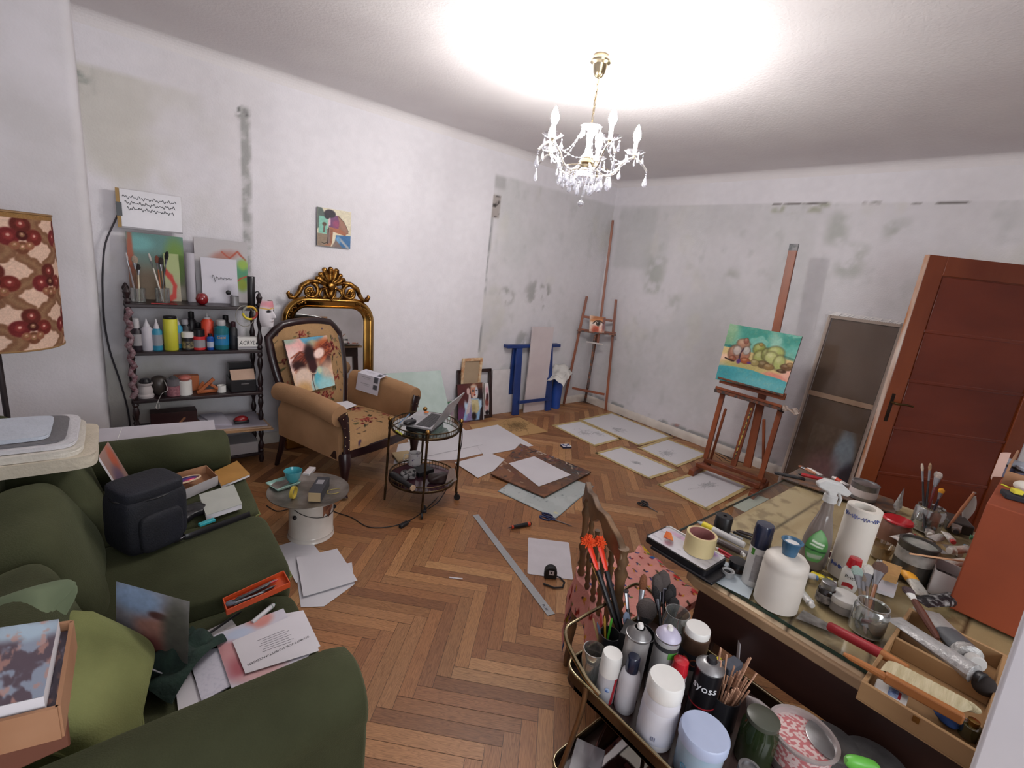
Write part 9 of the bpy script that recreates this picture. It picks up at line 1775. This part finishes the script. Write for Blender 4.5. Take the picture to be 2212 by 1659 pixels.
mb=MB(); mb.slab([Vector(v) for v in ((-0.07,0,0.0),(0.06,-0.02,0.0),(0.045,0.0,0.085),(0,0.01,0.10))],Vector((0,-1,0.2)),0.001); solo('plastic_bag','clear plastic bag corner sticking out over the lower rim of the round trolley','bag',mb,clear('bag_plastic','#ece6e4',0.2,0.1,0.35,'#bcb2ae'),loc=at(972,1042,LZ+0.01),rz=0.5)
cable('laptop_cable','black laptop cable falling from the round trolley to the floor','cable',[at(985,905,TZ+0.06),at(996,918,TZ+0.05),at(998,950,TZ-0.10),at(990,990,TZ-0.25),at(975,1035,0.1),at(950,1080,0.02),at(925,1100,0.005)],0.003,bc)
# ---------------------------------------------------------------- things on the round tray, armchair papers
def tray_things():
    z=TRZ+0.002; c=at(612,1050,z); t=thing('mint_dish','square mint green ceramic dish on the round tray','dish',c,0.3); mn=mat('mint_glaze','#8fb0a4',0.2,c2='#7d9f94',sc=6,coat=0.3); w=0.07
    mb=MB(); mb.grid(lambda u,v:((u-0.5)*2*w,(v-0.5)*2*w*0.8,0.002+0.024*max(abs(u-0.5)*2,abs(v-0.5)*2)**6),20,20,0.004); obj('dish',mb,mn,t,smooth=80)
    vess('turquoise_bowl','small turquoise bowl standing in the mint green dish','bowl',633,1040,z+0.012,1016,17,[('bowl',[(0.5,0),(0.8,0.3),(1.1,1),(1.05,1),(0.74,0.32),(0,0.12)],mat('turquoise_glaze','#4fa3ae',0.2,c2='#3f929e',sc=5,coat=0.4))])
    a=at(690,1065,z); t=thing('black_long_box','long dark grey box with beige end lying on the round tray','box',a,math.radians(58)); mb=MB(); mb.box(-0.10,-0.033,0,0.09,0.033,0.055); obj('box',mb,mat('charcoal_box','#34343a',0.6),t,bevel=0.002); mb=MB(); mb.box(-0.102,-0.031,0.002,-0.1,0.031,0.053); obj('box_end',mb,mat('beige_card','#b9a27c',0.8),t); mb=MB(); mb.box(0.0,-0.016,0.0551,0.05,0.02,0.056); obj('label',mb,mat('silver_label','#8f8c90',0.4),t)
    tr=at(634,1068,z+0.02); t=thing('tape_roll','roll of yellow tape standing on edge on the round tray','tape',tr+Vector((0,0,0.012)),0.9); mb=MB(); mb.M=Matrix.Rotation(math.radians(90),4,'X'); mb.lathe([(0.027,-0.008),(0.034,-0.008),(0.034,0.008),(0.027,0.008),(0.027,-0.008)],n=32,cap=False); obj('tape',mb,mat('yellow_tape','#b8a03c',0.5),t)
    mb=MB(); mb.tube([(0.04*math.cos(q),0.028*math.sin(q),0.0025+0.001*math.sin(q*3)) for q in [6.283*i/24 for i in range(24)]],0.002,5,closed=True); solo('wire_ring','loop of thin yellow wire at the right side of the round tray','wire',mb,mat('yellow_wire','#a3924c',0.4),loc=at(722,1062,z),smooth=80)
    mb=MB(); mb.box(-0.05,-0.02,0,0.05,0.02,0.02); solo('white_pack','small white packet with red print between dish and grey box on the tray','pack',mb,mat('white_red_pack','#c9c4c4',0.5,c2='#a8584c',sc=40,lo=0.3,hi=0.4),loc=at(668,1022,z),rz=0.9,bevel=0.002)
tray_things()
def arm_paper():
    a=math.radians(21); O=Vector((1.245,3.28,0)); X_=Vector((math.cos(a),math.sin(a),0)); Y_=Vector((-math.sin(a),math.cos(a),0)); p=Pic(50,70,'#c4c2cc',0.7,0,2)
    for k in range(4):p.poly([(0.08,0.15+0.2*k),(0.26,0.15+0.2*k),(0.26,0.29+0.2*k),(0.08,0.29+0.2*k)],'#4a4a52',0.01); p.line([(0.42,0.25+0.2*k),(0.8,0.25+0.2*k)],0.008,'#8f8f9a',0.5); p.line([(0.42,0.2+0.2*k),(0.7,0.2+0.2*k)],0.006,'#a0a0aa',0.5)
    def f(u,v):                       # over the right arm roll: v=0 hangs inside, v=1 lies on top
        s=0.27*v; x=0.245+0.0*u; z=0.50
        if s< 0.13:q=Vector((0.255-0.0*s,0,0.53+s))
        else:b=min((s-0.13)/0.075,1.6); q=Vector((0.255+0.075*math.sin(b)+0.0,0,0.66+0.02*math.sin(b*1.2)+0.012))
        y=-0.10+0.24*u+0.04*(1-v); return O+X_*q.x+Y_*y+Vector((0,0,q.z))
    o=picture('printed_page',p,(0,0,0),(0,0,0),(0,0,0),painted('print_paper',0.7),fn=f); tag(o,'printed page with little grey pictures draped over the far armchair arm','paper')
    q=O+X_*0.02+Y_*0.10+Vector((0,0,0.452)); mb=MB(); mb.slab([Vector(v) for v in ((-0.05,-0.09,0),(0.13,-0.05,0.0),(0.14,0.06,0.005),(-0.04,0.08,0.01))],Vector((0,0,1)),0.003); solo('white_folder','white papers lying on the armchair seat under the auburn painting','paper',mb,paper,loc=q,rz=a)
arm_paper()
